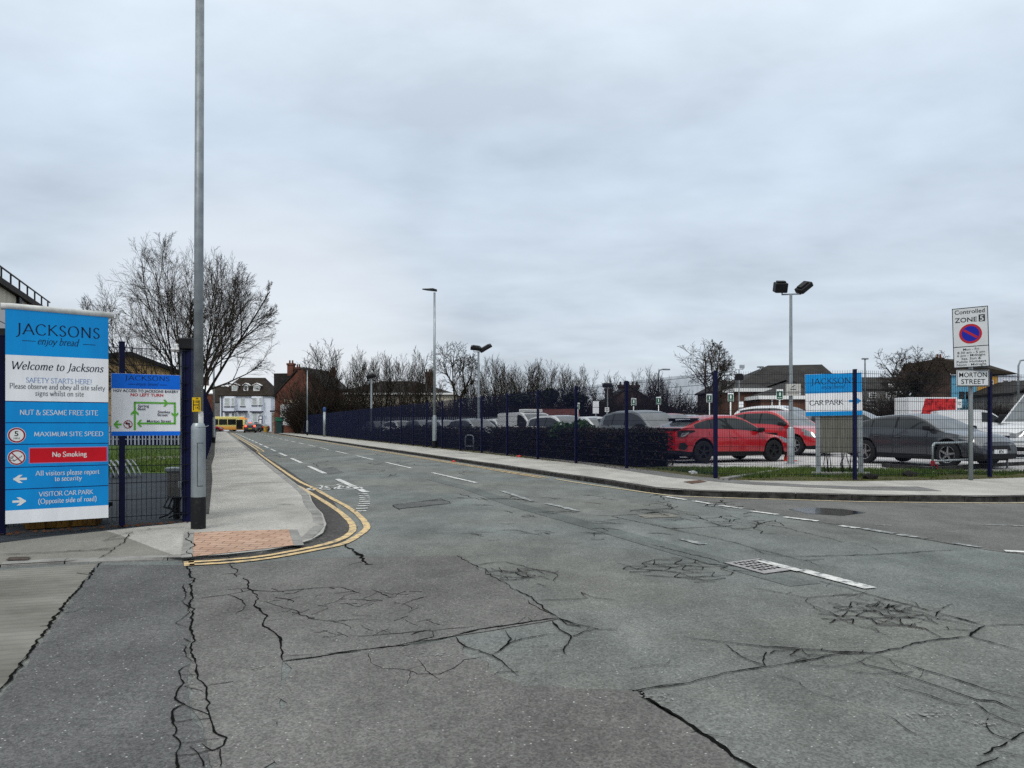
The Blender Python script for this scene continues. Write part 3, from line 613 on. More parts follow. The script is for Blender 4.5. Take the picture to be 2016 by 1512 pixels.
# crazed cell patch (alligator cracking): jittered hexagon net
def crazed(cx, cy, rw, rh, cell, seed):
    r_ = random.Random(seed); c = P(cx, cy); nx = int(rw/cell)+2; ny = int(rh/cell)+2; pt = {}
    for j in range(-ny, ny+1):
        for i in range(-nx, nx+1):
            pt[(i,j)] = c + Vector(((i+.5*(j%2))*cell + r_.uniform(-.32,.32)*cell, j*cell*.87 + r_.uniform(-.32,.32)*cell, 0))
    def inside(p): return ((p.x-c.x)/rw)**2 + ((p.y-c.y)/rh)**2 < r_.uniform(.55, 1.2)
    for (i,j), p in pt.items():
        for d in ((1,0),(0,1),(-1,1)):
            if d == (-1,1) and (i+j) % 2: continue
            q = pt.get((i+d[0], j+d[1]))
            if q and inside(p) and inside(q) and r_.random() < .72: crack([p, q], .020, .020, .2, raw=True, kids=False)
crazed(1340, 1122, .62, .60, .17, 3); crazed(1730, 1212, .5, .35, .13, 4); crazed(1010, 1130, .35, .3, .14, 6); crazed(1560, 1290, .3,.12,.12,8)
crack(z1((0,300),(220,290),(460,280),(620,260),(690,180)), .0)
struct('road_cracks', ck, M_crack)
cc = MB(); ck = cc       # cracks in the footway
def on_(pts): return [tuple(on_pad(x, y)) for x, y in pts]
def crack_pad(pts, w_):
    a = len(cc.v); crack(on_(pts), w_, w_, .2, raw=True)
    for i in range(a, len(cc.v)): x, y, z = cc.v[i]; cc.v[i] = (x, y, padz(x, y)+.011)
crack_pad(z1((0,300),(220,290),(460,280),(550,272),(610,262)), .012); crack_pad(z1((540,230),(600,205),(690,180),(655,235),(580,280),(510,322)), .02); crack_pad(z1((0,358),(100,362)), .02); crack_pad(z1((690,175),(800,165),(1000,155)), .014); crack_pad(z1((850,330),(860,322),(1000,322)), .012); crack_pad(z1((1440,35),(1540,38)), .01); crack_pad(z1((985,180),(1000,320)), .012)
struct('pavement_cracks', cc, M_crack)
b = MB(); b.poly(on_(z1((30,332),(50,316),(160,314),(145,330)))); b.v = [(x, y, padz(x, y)+.013) for x, y, z in b.v]; struct('drain_cover', b, mat('old iron cover', (.06,.045,.035), .7, var=.4, scale=14))
b = MB(); b.poly([Vector((x, y, .0075)) for x, y in [(P(*q)[0], P(*q)[1]) for q in ((1552,1003),(1600,1000),(1660,1003),(1705,1010),(1660,1016),(1590,1012))]]); struct('puddle', b, mat('wet tar', (.022,.022,.024), .12, var=.5, scale=6))
# iron drain grate in the road, half painted over by the white line
gp = [P(x, y, .0) for x, y in ((1425.6,1109.5),(1492,1100.7),(1575,1121.5),(1503,1131))]
gr = thing('drain_grate', 'square iron drain grate set in the road, crossed by a white line', 'drain grate', (gp[0]+gp[2])/2)
cen = (gp[0]+gp[2])/2; ux = (gp[1]-gp[0]+gp[2]-gp[3])/2; uy = (gp[3]-gp[0]+gp[2]-gp[1])/2
M_iron = mat('worn cast iron', (.22,.21,.21), .65, .2, c2=(.34,.325,.325), scale=14)
def guv(u, v, z): p = ux*(u-.5)+uy*(v-.5); return Vector((p.x, p.y, z))
fb = MB(); fb.poly([guv(0,0,.0105), guv(1,0,.0105), guv(1,1,.0105), guv(0,1,.0105)]); fb.build('plate', M_iron, gr)
sb = MB()
for j in range(5):
    for i in range(7):
        u, v = .13+i*.123, .1+j*.155
        if v < .85: sb.poly([guv(u, v, .012), guv(u+.075, v, .012), guv(u+.075, v+.09, .012), guv(u, v+.09, .012)])
sb.build('slots', M_crack, gr)
bb = MB()
for k in range(4):
    a, c = [(0,0),(1,0),(1,1),(0,1)][k], [(0,0),(1,0),(1,1),(0,1)][(k+1)%4]
    bb.bar(guv(*a,.007), guv(*c,.007), .02, .006)
bb.build('frame', M_trim, gr)
# ================================================================ LETTERING
# a small pen-stroke roman alphabet: strokes per glyph, '~' = smooth curve; cap height 1, x-height .64
GL = {
'A': (.86, "0,0 .43,1|.43,1 .86,0|.17,.34 .69,.34", "0,0 .86,0"),
'C': (.84, "~.80,.80 .66,.96 .42,1 .17,.86 .05,.5 .17,.14 .44,0 .68,.04 .82,.2", ""),
'D': (.90, ".12,0 .12,1|~.12,1 .45,1 .78,.82 .86,.5 .78,.18 .45,0 .12,0", ".12,0 .12,1"),
'E': (.66, ".12,0 .12,1|.12,1 .6,1|.12,.52 .5,.52|.12,0 .62,0", ".12,0 .12,1 v.6,1 v.62,0"),
'F': (.62, ".12,0 .12,1|.12,1 .58,1|.12,.52 .48,.52", ".12,0 .12,1 v.58,1"),
'H': (.92, ".12,0 .12,1|.80,0 .80,1|.12,.52 .80,.52", ".12,0 .12,1 .80,0 .80,1"),
'I': (.34, ".17,0 .17,1", ".17,0 .17,1"),
'J': (.38, "~.24,1 .24,.4 .23,.05 .14,-.18 -.04,-.28", ".24,1"),
'K': (.80, ".12,0 .12,1|.14,.48 .68,1|.26,.58 .82,0", ".12,0 .12,1 .68,1 .80,0"),
'M': (1.02, ".10,0 .17,1|.17,1 .51,.12|.51,.12 .85,1|.85,1 .92,0", ".10,0 .92,0 .15,1 .87,1"),
'N': (.92, ".13,0 .13,1|.13,1 .80,0|.80,0 .80,1", ".13,0 .11,1 .80,1"),
'O': (.94, "~.47,1 .18,.88 .05,.5 .18,.12 .47,0 .76,.12 .89,.5 .76,.88 .47,1", ""),
'P': (.66, ".12,0 .12,1|~.12,1 .38,1 .58,.92 .62,.74 .54,.54 .34,.47 .12,.47", ".12,0 .12,1"),
'R': (.76, ".12,0 .12,1|~.12,1 .38,1 .56,.93 .60,.76 .53,.58 .34,.5 .12,.5|.34,.5 .78,0", ".12,0 .12,1 .78,0"),
'S': (.60, "~.52,.84 .40,.98 .24,.99 .10,.84 .14,.64 .34,.5 .50,.36 .52,.16 .36,.01 .18,.02 .06,.18", ""),
'T': (.74, ".37,0 .37,1|.04,1 .70,1", ".37,0 v.04,1 v.70,1"),
'U': (.88, "~.13,1 .13,.35 .20,.08 .44,0 .68,.08 .76,.35 .76,1", ".13,1 .76,1"),
'V': (.84, ".02,1 .42,0|.42,0 .82,1", ".02,1 .82,1"),
'W': (1.16, ".02,1 .32,0|.32,0 .58,.9|.58,.9 .84,0|.84,0 1.14,1", ".02,1 1.14,1 .58,.94"),
'X': (.80, ".04,1 .76,0|.04,0 .76,1", ".04,0 .76,0 .04,1 .76,1"),
'Y': (.78, ".02,1 .39,.46|.76,1 .39,.46|.39,.46 .39,0", ".39,0 .02,1 .76,1"),
'a': (.50, "~.08,.54 .2,.64 .34,.6 .38,.44 .38,.06 .48,.02|~.38,.40 .18,.34 .06,.18 .14,.01 .28,.04 .38,.16", ""),
'b': (.58, ".12,.02 .12,1.04|~.12,.5 .28,.64 .46,.56 .52,.32 .44,.08 .28,0 .12,.08", ".08,1.04"),
'c': (.48, "~.44,.52 .32,.64 .16,.58 .06,.32 .16,.06 .32,0 .46,.12", ""),
'd': (.58, ".46,.0 .46,1.04|~.46,.5 .32,.64 .14,.57 .06,.32 .14,.06 .30,0 .46,.12", ".42,1.04 .5,0"),
'e': (.48, "~.08,.36 .42,.38 .40,.55 .27,.64 .12,.55 .06,.32 .14,.06 .30,0 .46,.13", ""),
'f': (.36, "~.40,.98 .30,1.05 .18,.96 .15,.75 .15,0|.03,.62 .34,.62", ".15,0"),
'g': (.52, "~.26,.64 .10,.54 .10,.36 .26,.26 .40,.36 .40,.54 .26,.64|~.14,.28 .08,.16 .20,.08 .42,.02 .46,-.14 .28,-.28 .08,-.22 .06,-.08 .16,.06|.40,.6 .52,.62", ""),
'h': (.60, ".13,0 .13,1.04|~.13,.46 .30,.64 .46,.58 .48,.4 .48,0", ".13,0 .09,1.04 .48,0"),
'i': (.28, ".14,0 .14,.62|.14,.84 .14,.95", ".14,0 .10,.62"),
'j': (.28, "~.16,.62 .16,0 .12,-.18 -.04,-.28|.16,.84 .16,.95", ".12,.62"),
'k': (.56, ".13,0 .13,1.04|.14,.28 .46,.62|.24,.38 .54,0", ".13,0 .09,1.04 .46,.62 .54,0"),
'l': (.28, ".14,0 .14,1.04", ".14,0 .10,1.04"),
'm': (.90, ".13,0 .13,.62|~.13,.46 .28,.64 .42,.58 .44,.4 .44,0|~.44,.46 .6,.64 .74,.58 .77,.4 .77,0", ".13,0 .09,.62 .44,0 .77,0"),
'n': (.60, ".13,0 .13,.62|~.13,.46 .30,.64 .46,.58 .48,.4 .48,0", ".13,0 .09,.62 .48,0"),
'o': (.54, "~.27,.64 .12,.56 .06,.32 .12,.08 .27,0 .42,.08 .48,.32 .42,.56 .27,.64", ""),
'p': (.58, ".12,-.28 .12,.62|~.12,.5 .28,.64 .46,.56 .52,.32 .44,.08 .28,0 .12,.08", ".12,-.28 .08,.62"),
'r': (.40, ".13,0 .13,.62|~.13,.42 .22,.58 .32,.63 .40,.58", ".13,0 .09,.62"),
's': (.40, "~.35,.52 .27,.63 .15,.63 .08,.52 .12,.40 .24,.32 .34,.22 .32,.06 .20,0 .10,.02 .04,.14", ""),
't': (.36, "~.15,.82 .15,.15 .22,.01 .35,.08|.03,.62 .33,.62", ""),
'u': (.60, "~.13,.62 .13,.15 .24,.0 .38,.06 .46,.18|.46,0 .46,.62", ".09,.62 .42,.62 .50,0"),
'v': (.52, ".02,.62 .26,0|.26,0 .50,.62", ".02,.62 .50,.62"),
'w': (.78, ".02,.62 .22,0|.22,0 .39,.56|.39,.56 .57,0|.57,0 .76,.62", ".02,.62 .76,.62"),
'y': (.52, ".02,.62 .27,.02|~.50,.62 .27,.02 .16,-.22 .02,-.26", ".02,.62 .50,.62"),
'&': (.86, "~.84,.52 .66,.12 .44,0 .18,.02 .06,.22 .16,.44 .40,.62 .46,.84 .34,.98 .22,.92 .20,.74 .40,.42 .70,.04 .86,0", ""),
'!': (.28, ".14,.3 .14,1|.14,.0 .14,.1", ""),
'(': (.34, "~.30,1.1 .12,.8 .07,.4 .12,0 .30,-.25", ""),
')': (.34, "~.04,1.1 .22,.8 .27,.4 .22,0 .04,-.25", ""),
}
def roman(text, thick=.135, thin=.055, slant=0., track=.07, serif=.085):
    vs = []; fs = []; x = 0.
    def ribbon(pts, closed=False):
        n = len(pts); A_ = []; B_ = []
        for i, p in enumerate(pts):
            a = pts[max(i-1,0)]; b = pts[min(i+1,n-1)]
            if closed and i in (0, n-1): a, b = pts[-2], pts[1]
            dx, dy = b[0]-a[0], b[1]-a[1]; L = math.hypot(dx, dy) or 1; dx /= L; dy /= L
            th = math.atan2(dy, dx); wd = thin + (thick-thin)*abs(math.sin(th-R(12)))**1.3
            A_.append((p[0]-dy*wd/2, p[1]+dx*wd/2)); B_.append((p[0]+dy*wd/2, p[1]-dx*wd/2))
        o = len(vs); vs.extend(A_+B_); fs.extend((o+i, o+n+i, o+n+i+1, o+i+1) for i in range(n-1))
    for ch in text:
        if ch == ' ': x += .34; continue
        adv, st, sf_ = GL[ch]
        for s in st.split('|'):
            cur = s[0] == '~'; pp = [tuple(map(float, q.split(','))) for q in s.lstrip('~').split(' ')]
            if cur:
                closed = pp[0] == pp[-1]; o_ = []
                for i in range(len(pp)-1):
                    p1, p2 = pp[i], pp[i+1]; p0 = pp[i-1] if i else (pp[-2] if closed else p1); p3 = pp[i+2] if i+2 < len(pp) else (pp[1] if closed else p2)
                    for j in range(4):
                        u = j/4; o_.append(tuple(.5*(2*p1[k]+(p2[k]-p0[k])*u+(2*p0[k]-5*p1[k]+4*p2[k]-p3[k])*u*u+(-p0[k]+3*p1[k]-3*p2[k]+p3[k])*u**3) for k in (0,1)))
                pp = o_ + [pp[-1]]
            ribbon([(x+p[0], p[1]) for p in pp], cur and pp[0] == pp[-1])
        for q in sf_.split():
            ver = q[0] == 'v'; a, b = map(float, q.lstrip('v').split(','))
            hw, hh = (thin*.5, serif) if ver else (serif, thin*.5)
            dy = (-serif*.8 if b > .5 else serif*.8) if ver else (hh if b < .3 else -hh*.6)
            o = len(vs); vs.extend([(x+a-hw, b+dy-hh), (x+a+hw, b+dy-hh), (x+a+hw, b+dy+hh), (x+a-hw, b+dy+hh)]); fs.append((o,o+1,o+2,o+3))
        x += adv + track
    vs = [(a+b*slant, b) for a, b in vs]
    return vs, fs, x - track
_fc = {}
def sans(text, bold=0.):
    key = (text, bold)
    if key in _fc: return _fc[key]
    cu = bpy.data.curves.new('t', 'FONT'); cu.body = text; cu.size = 1; cu.offset = bold; cu.resolution_u = 3
    ob = bpy.data.objects.new('t', cu); col.objects.link(ob); dg = bpy.context.evaluated_depsgraph_get(); dg.update()
    me = bpy.data.meshes.new_from_object(ob.evaluated_get(dg))
    vs = [(v.co.x, v.co.y) for v in me.vertices]; fs = [tuple(p.vertices) for p in me.polygons]
    bpy.data.objects.remove(ob); bpy.data.curves.remove(cu); bpy.data.meshes.remove(me)
    _fc[key] = (vs, fs, 0); return _fc[key]
def fit(mb, glyphs, map_, cx, base, wpx, capx, y, mi=0, cap=None):
    """lay glyphs so that they are wpx wide and capx tall around cx, baseline `base` (sign pixel units)"""
    vs, fs, _ = glyphs; x0 = min(v[0] for v in vs); x1 = max(v[0] for v in vs); k = wpx/(x1-x0); h = capx/(cap or 1)
    mb.add([map_(cx - wpx/2 + (v[0]-x0)*k, base - v[1]*h, y) for v in vs], [f[::-1] if False else f for f in fs], mi)
SC = .71   # cap height of the built-in sans at size 1
# ================================================================ SIGNS
M_blue = mat('sign blue', (.004,.285,.69), .45, c2=(.008,.20,.54), scale=2.2, detail=9, stretch=(1.6,1,.4), ramp=(.38,.8))
M_blue2 = mat('sign deep blue', (.006,.15,.72), .42, var=.1, scale=2)
M_signw = mat('sign white', (.74,.75,.775), .45, c2=(.86,.87,.89), scale=2.6, detail=9, stretch=(2.2,1,.35))
M_signg = mat('sign grey back', (.05,.052,.055), .6, var=.2)
M_ink = mat('sign ink', (.010,.012,.035), .5)
M_inkb = mat('sign soft blue ink', (.13,.25,.52), .5)
M_inkg = mat('sign dark grey ink', (.07,.075,.095), .5)
M_sred = mat('sign red', (.52,.008,.018), .4, var=.08)
M_dred = mat('sign dark red', (.30,.008,.03), .45)
M_sgreen = mat('sign green', (.12,.42,.045), .45)
M_line = mat('sign panel joint', (.004,.01,.09), .5)
def ringpts(cx, cy, r0, r1, n=36, ky=1.0):
    A_ = [(cx+r0*math.cos(2*math.pi*i/n), cy+ky*r0*math.sin(2*math.pi*i/n)) for i in range(n+1)]
    B_ = [(cx+r1*math.cos(2*math.pi*i/n), cy+ky*r1*math.sin(2*math.pi*i/n)) for i in range(n+1)]; return A_, B_
class Sign:   # flat board: px units map to local x,z on a plane facing -y
    def __init__(s, root, x0, y0, x1, y1, W_, H_):
        s.root = root; s.x0, s.y0, s.kx, s.ky = x0, y0, W_/(x1-x0), H_/(y1-y0); s.H = H_; s.W = W_; s.x1 = x1; s.y1 = y1
    def m(s, x, y, d): return Vector(((x-s.x0)*s.kx, -d, (s.y1-y)*s.ky))
    def rect(s, mb, xa, ya, xb, yb, d, mi=0): mb.poly([s.m(xa,yb,d), s.m(xb,yb,d), s.m(xb,ya,d), s.m(xa,ya,d)], mi)
    def ring(s, mb, cx, cy, r0, r1, d, mi=0, ky=None):
        ky = ky or s.kx/s.ky; A_, B_ = ringpts(cx, cy, r0, r1, ky=ky); mb.quadstrip([s.m(*p, d) for p in A_], [s.m(*p, d) for p in B_], mi)
    def disc(s, mb, cx, cy, r, d, mi=0):
        A_, _ = ringpts(cx, cy, r, 0, ky=s.kx/s.ky); mb.poly([s.m(*p, d) for p in A_[:-1]][::-1], mi)
    def shape(s, mb, pts, d, mi=0): mb.poly([s.m(*p, d) for p in pts], mi)
    def bar(s, mb, a, b, wd, d, mi=0):
        q = s.m(*a, d); r = s.m(*b, d); t_ = (r-q).normalized(); n = Vector((-t_.z, 0, t_.x))*wd*s.kx/2; mb.poly([q+n, q-n, r-n, r+n], mi)
def arrow(s, mb, cx, cy, w_, h_, dirx, d, wd, mi=0):
    a = w_/2*dirx; s.bar(mb, (cx-a, cy), (cx+a*.92, cy), wd, d, mi)
    k = s.kx/s.ky
    for sg in (-1, 1): s.shape(mb, [(cx+a, cy), (cx+a-dirx*h_*.62, cy+sg*h_*k/2), (cx+a-dirx*h_*1.02, cy+sg*h_*k/2), (cx+a-dirx*h_*.5, cy)], d+.0005, mi)
def brand(s, mb_ink, cx, base, wpx, cap, d, sub_base, sub_w, sub_cap, lines=None, mi=0):
    fit(mb_ink, roman('JACKSONS', .12, .05, track=.16), s.m, cx, base, wpx, cap, d, mi)
    fit(mb_ink, roman('enjoy bread', .10, .05, slant=.28, track=.05), s.m, cx, sub_base, sub_w, sub_cap, d, mi)
    for l in lines or []: s.bar(mb_ink, (l[0], l[2]), (l[1], l[2]), 1.0, d, mi)
# ---- tall welcome board
A0 = Vector((-5.32, 8.0, 0)); B0 = Vector((-4.54, 8.57, 0)); Wd = (B0-A0).length; rz = math.atan2(B0.y-A0.y, B0.x-A0.x)
zb = ZZ(1032, 8.0); Ht = (1024.5-613.5)/1500*8.285
wsn = thing('welcome_sign', 'tall blue and white welcome board with site safety rules, on the fence beside the entrance', 'sign', (A0.x, A0.y, zb), rz)
S = Sign(wsn, 10, 613.5, 213, 1024.5, Wd, Ht)
mb = MB(); mb.bbox(0, Wd, .001, .045, 0, Ht, .004); mb.build('board', M_signg, wsn)
mb = MB(); S.rect(mb, 10, 613.5, 213, 702, .001); mb.build('header_panel', M_blue, wsn)
for ya, yb_ in ((790.5,831.5),(831.5,873),(873,917),(917,959),(959,999)):
    mb = MB(); S.rect(mb, 10, ya, 213, yb_, .001); mb.build('rule_panel', M_blue, wsn)
mb = MB(); S.rect(mb, 10, 702, 213, 790.5, .001); mb.build('white_panel', M_signw, wsn); mb = MB(); S.rect(mb, 10, 999, 213, 1024.5, .001); mb.build('foot_panel', M_signw, wsn)
for y in (790.5, 831.5, 873, 917, 959): mb = MB(); S.rect(mb, 10, y-.7, 213, y+.7, .002); mb.build('panel_joint', M_line, wsn)
mb = MB(); brand(S, mb, 112, 661, 165, 20.5, .003, 679, 82, 13.5, [(41,67,673.5),(160,186,674.5)]); mb.build('brand_lettering', M_ink, wsn); mb = MB()
fit(mb, roman('Welcome to Jacksons', .125, .055, slant=.22, track=.06), S.m, 112.5, 729, 181, 15, .003); mb.build('lettering', M_ink, wsn)
mb = MB(); fit(mb, roman('SAFETY STARTS HERE!', .12, .06, track=.08), S.m, 113, 754, 129, 9.6, .003); mb.build('lettering', M_inkb, wsn)
mb = MB(); fit(mb, roman('Please observe and obey all site safety', .12, .06), S.m, 112, 766, 188, 10, .003); mb.build('lettering', M_inkg, wsn); mb = MB(); fit(mb, roman('signs whilst on site', .12, .06), S.m, 114, 779, 96, 10, .003); mb.build('lettering', M_inkg, wsn)
mb = MB()
for tx, cx, bs, wp, cp2 in (('NUT & SESAME FREE SITE',114,816.5,154,9.6),('MAXIMUM SITE SPEED',133,858,138,8.6),('All visitors please report',130,934.5,128,9.5),('to security',131,946,54,9.5),('VISITOR CAR PARK',127,975,109,8.8),('(Opposite side of road)',130,989,116,9.2)):
    mb = MB(); fit(mb, roman(tx, .135, .07, track=.08), S.m, cx, bs, wp, cp2, .003); mb.build('lettering', M_white, wsn)
mb = MB(); arrow(S, mb, 37, 939.5, 26, 18, -1, .003, 5); mb.build('arrow', M_white, wsn); mb = MB(); arrow(S, mb, 36, 982.5, 26, 18, 1, .003, 5); mb.build('arrow', M_white, wsn)
mb = MB(); S.rect(mb, 54, 879.5, 211, 910.5, .0022); mb.build('warning_border', mat('sign pale red border', (.42,.20,.42), .5), wsn)
mb = MB(); S.rect(mb, 55.5, 881, 209.5, 909, .003); wr = mb.build('warning_panel', M_sred, wsn)
mb = MB(); fit(mb, roman('No Smoking', .17, .08, track=.07), S.m, 133.5, 898.5, 69, 9.5, .004); mb.build('lettering', M_white, wr)
sp_ = MB(); S.disc(sp_, 31, 855.5, 17.3, .002); spd = sp_.build('speed_roundel', M_white, wsn)
mb = MB(); S.ring(mb, 31, 855.5, 16.3, 13.2, .003); mb.build('ring', M_dred, spd)
mb = MB(); fit(mb, sans('5', .012), S.m, 30.5, 857, 7.5, 9.6, .003, cap=SC); fit(mb, sans('MPH'), S.m, 31, 863.3, 11.5, 3.6, .003, cap=SC); mb.build('lettering', M_black, spd)
sp_ = MB(); S.disc(sp_, 31, 898, 17.3, .002); nsm = sp_.build('no_smoking_roundel', M_white, wsn)
mb = MB(); S.bar(mb, (25,905), (41,895), 2.6, .003); 
for p in ((22,902,3.0),(20.5,898.5,2.4),(23.5,896.5,1.9)): S.ring(mb, p[0], p[1], p[2], p[2]-.9, .003)
mb.build('cigarette', M_black, nsm)
mb = MB(); S.bar(mb, (27,903.2), (40,895.3), 1.2, .0035); mb.build('cigarette_paper', M_white, nsm)
mb = MB(); S.ring(mb, 31, 898, 16.3, 13.6, .004); S.bar(mb, (21.2,888.5), (40.8,907.5), 2.4, .0045); mb.build('ring', M_dred, nsm)
mb = MB(); mb.tube([(-.04,.02,Ht+.018), (.05,.02,Ht+.022), (Wd+.055,.02,Ht+.008)], .036, 10); mb.build('top_rail', mat('weathered pale plastic', (.42,.42,.40), .6, c2=(.62,.62,.60), scale=8, detail=7), wsn, True)
mb = MB()
for x in (.08, Wd-.08): mb.bbox(x-.03, x+.03, .046, .10, .02, Ht, .004)
mb.build('support_post', M_navy, wsn)
# ---- lorry route sign on the mesh fence
FA = Vector((-5.61,8.35,0)); FB = Vector((-3.99,9.4,0)); fd = (FB-FA).normalized(); fn = Vector((fd.y,-fd.x,0))
def onf(px):   # point on the fence line at pixel column px
    k = (px-1008)/1500; d = FB-FA; u = (k*FA.y-FA.x)/(d.x-k*d.y); return FA + d*u
a = onf(218); c = onf(353.5); Wd2 = (c-a).length; H2 = 125*a.y/1500*.985; zt = ZZ(735, a.y)
hgv = thing('lorry_route_sign', 'white lorry access sign with green arrow route and blue header, fixed to the mesh fence', 'sign', Vector((a.x, a.y, zt-H2)) + fn*.05, math.atan2(fd.y, fd.x))
S = Sign(hgv, 218, 735, 353.5, 857, Wd2, H2)
mb = MB(); mb.bbox(0, Wd2, .001, .012, 0, H2, .003); mb.build('board', M_signw, hgv)
mb = MB(); S.rect(mb, 218.3, 735.2, 353.2, 764, .002); mb.build('header_panel', M_blue2, hgv); mb = MB(); S.rect(mb, 218.3, 848.5, 353.2, 856.8, .002); mb.build('foot_band', M_blue2, hgv)
mb = MB(); brand(S, mb, 287.5, 747.5, 88, 9, .003, 757.5, 44, 6, [(250,264,755.5),(312,326,755.5)]); mb.build('brand_lettering', M_ink, hgv); mb = MB(); fit(mb, sans('HGV ACCESS TO JACKSONS BAKERY', .015), S.m, 286, 771, 127, 5.2, .003, cap=SC); mb.build('lettering', M_ink, hgv)
for tx, cx, bs, wp in (('Spring',280,800.5,21.5),('Bank',277,806.5,16.5),('Stanley',320.5,812,25),('Street',317.5,818,20.5),('Morton Street',310.5,830.5,48)): mb = MB(); fit(mb, sans(tx, .012), S.m, cx, bs, wp, 5.2, .003, cap=SC); mb.build('lettering', M_ink, hgv)
mb = MB(); fit(mb, sans('NO LEFT TURN', .02), S.m, 287, 779, 64, 5.8, .003, cap=SC); mb.build('lettering', M_sred, hgv)
mb = MB()
for p, q in (((263,846),(263,790.3)),((261.2,791.7),(344,791.7)),((342.3,790),(342.3,834)),((344,832.6),(272,832.6)),((225,834.5),(238,834.5))): S.bar(mb, p, q, 3.8, .003)
def chev(cx, cy, dx, dy, r):
    for sg in (-1, 1):
        px_, py_ = -dy*sg, dx*sg
        S.shape(mb, [(cx, cy), (cx-dx*r*.85+px_*r, cy-dy*r*.85+py_*r), (cx-dx*r*1.45+px_*r, cy-dy*r*1.45+py_*r), (cx-dx*r*.7, cy-dy*r*.7)], .0035)
chev(263, 806, 0, -1, 7.5); chev(329, 791.7, 1, 0, 7); chev(342.3, 820, 0, 1, 7); chev(267, 832.6, -1, 0, 7); chev(222.5, 834.5, -1, 0, 7.5); mb.build('route_arrows', M_sgreen, hgv)
mb = MB(); S.ring(mb, 250, 834.5, 8.7, 7.2, .004); S.bar(mb, (244.5,829), (255.5,840), 1.5, .0045); mb.build('no_left_turn_roundel', M_dred, hgv)
mb = MB(); S.bar(mb, (252.5,840), (252.5,832.5), 2, .003); S.bar(mb, (253.4,832.5), (247.5,832.5), 2, .003); S.shape(mb, [(244.5,832.5),(248.5,829),(248.5,836)], .003); mb.build('turn_arrow', M_black, hgv)
# ---- car park sign across the road
a = Vector((XX(1586,18.4), 18.4, 0)); c = Vector((XX(1698,17.95), 17.95, 0)); Wd3 = (c-a).length; H3 = 83*18.2/1500
cps = thing('car_park_sign', 'blue and white car park sign with right arrow above a weathered grey cabinet', 'sign', (a.x, a.y, ZZ(819.5,18.4)), math.atan2(c.y-a.y, c.x-a.x))
cps.rotation_euler.y = R(-1.0)
S = Sign(cps, 1586, 736.5, 1698, 819.5, Wd3, H3)
mb = MB(); mb.bbox(0, Wd3, .001, .02, 0, H3, .003); mb.build('board', M_signw, cps)
mb = MB(); S.rect(mb, 1586.2, 736.7, 1697.8, 774.5, .002); mb.build('header_panel', M_blue, cps); mb = MB(); S.rect(mb, 1586.2, 811, 1697.8, 819.3, .002); mb.build('foot_band', M_blue, cps); mb = MB()
S.bar(mb, (1672,791.5), (1687,791.5), 4.2, .003); S.shape(mb, [(1686,784),(1696.5,791.5),(1686,799)], .003); mb.build('arrow', M_blue, cps)
mb = MB(); brand(S, mb, 1642, 757, 88, 11.5, .003, 766, 46, 7.5); mb.build('brand_lettering', M_ink, cps); mb = MB(); fit(mb, roman('CAR PARK', .13, .06, track=.07), S.m, 1628, 798, 67, 9.5, .003); mb.build('lettering', M_ink, cps)
zg = .1 - ZZ(819.5,18.4)
mb = MB(); mb.bbox(.32, 1.18, .05, .20, -.86, .0, .006); mb.bbox(.30, 1.2, .03, .22, -.885, -.862, .004)
mb.build('cabinet', mat('weathered board', (.10,.10,.085), .8, c2=(.17,.165,.14), scale=5, detail=6, stretch=(6,1,.3)), cps)
for x in (.27, 1.2): 
    mb = MB(); mb.bbox(x-.055, x+.055, .04, .15, zg, .02, .006); mb.bbox(x-.09, x+.09, .0, .2, zg, zg+.015, .003); mb.build('leg', M_galv, cps)
mb = MB(); r_ = random.Random(3)
for x in (.42,.45,.49,.52,.78,.82,.85,.88,1.0):
    k = r_.uniform(-.07,.09); mb.tube([(x,.11,-.86),(x+k*.3,.1,-1.0),(x+k,.09,-1.16),(x+k*.7+.02,.1,zg+.0)], .011, 6)
mb.build('cable', M_rubber, cps, True)
mb = MB(); mb.bbox(.1, 1.4, -.08, .32, zg-.02, zg+.05, .012); mb.build('plinth', M_kerb, cps)
# ---- controlled zone sign post
M_plate = mat('reflective sign face', (.56,.58,.59), .4, var=.06, scale=3)
zp = WP(1914, 946, 16.4); zp.z = .1
zs = thing('parking_zone_sign', 'controlled parking zone sign with no-waiting roundel on a grey post, leaning over the pavement', 'sign', zp)
mb = MB(); mb.tube([(0,.05,0), (-.005,.05,3.66)], .044, 12); mb.build('post', M_galv, zs, True)
def tilted(parent, name, m_, xc, yt, W_, H_, rzz, tilt):
    b = MB(); b.bbox(-W_/2, W_/2, .001, .012, 0, H_, .004); o = b.build(name, m_, parent); return o
Wz, Hz = .66, 118*16.25/1500
pl = MB(); pl.bbox(0, Wz, .0006, .012, 0, Hz, .005); z_ = pl.build('zone_panel', M_plate, zs)
z_.location = (XX(1877.5,16.4)-zp.x, .0, ZZ(725,16.4)-.1); z_.rotation_euler = (0, R(-1.5), R(-34))
S = Sign(z_, 1878, 606, 1933, 724, Wz, Hz)
def child(o, mb, name, m_): return mb.build(name, m_, o)
mb = MB()
for r4 in ((1878,606,1933,607.4),(1878,722.6,1933,724),(1878,606,1879.2,724),(1931.8,606,1933,724),(1878,682.2,1933,683.6)): S.rect(mb, *r4, .0012)
mb.build('border', M_black, z_); mb = MB(); S.rect(mb, 1918.5, 622, 1928, 635.5, .0012); mb.build('zone_number_box', M_black, z_); mb = MB()
fit(mb, sans('Controlled', .01), S.m, 1905, 618, 46, 8.2, .0015, cap=SC); mb.build('lettering', M_black, z_); mb = MB(); fit(mb, sans('ZONE', .012), S.m, 1899, 634.5, 34, 9.2, .0015, cap=SC); mb.build('lettering', M_black, z_)
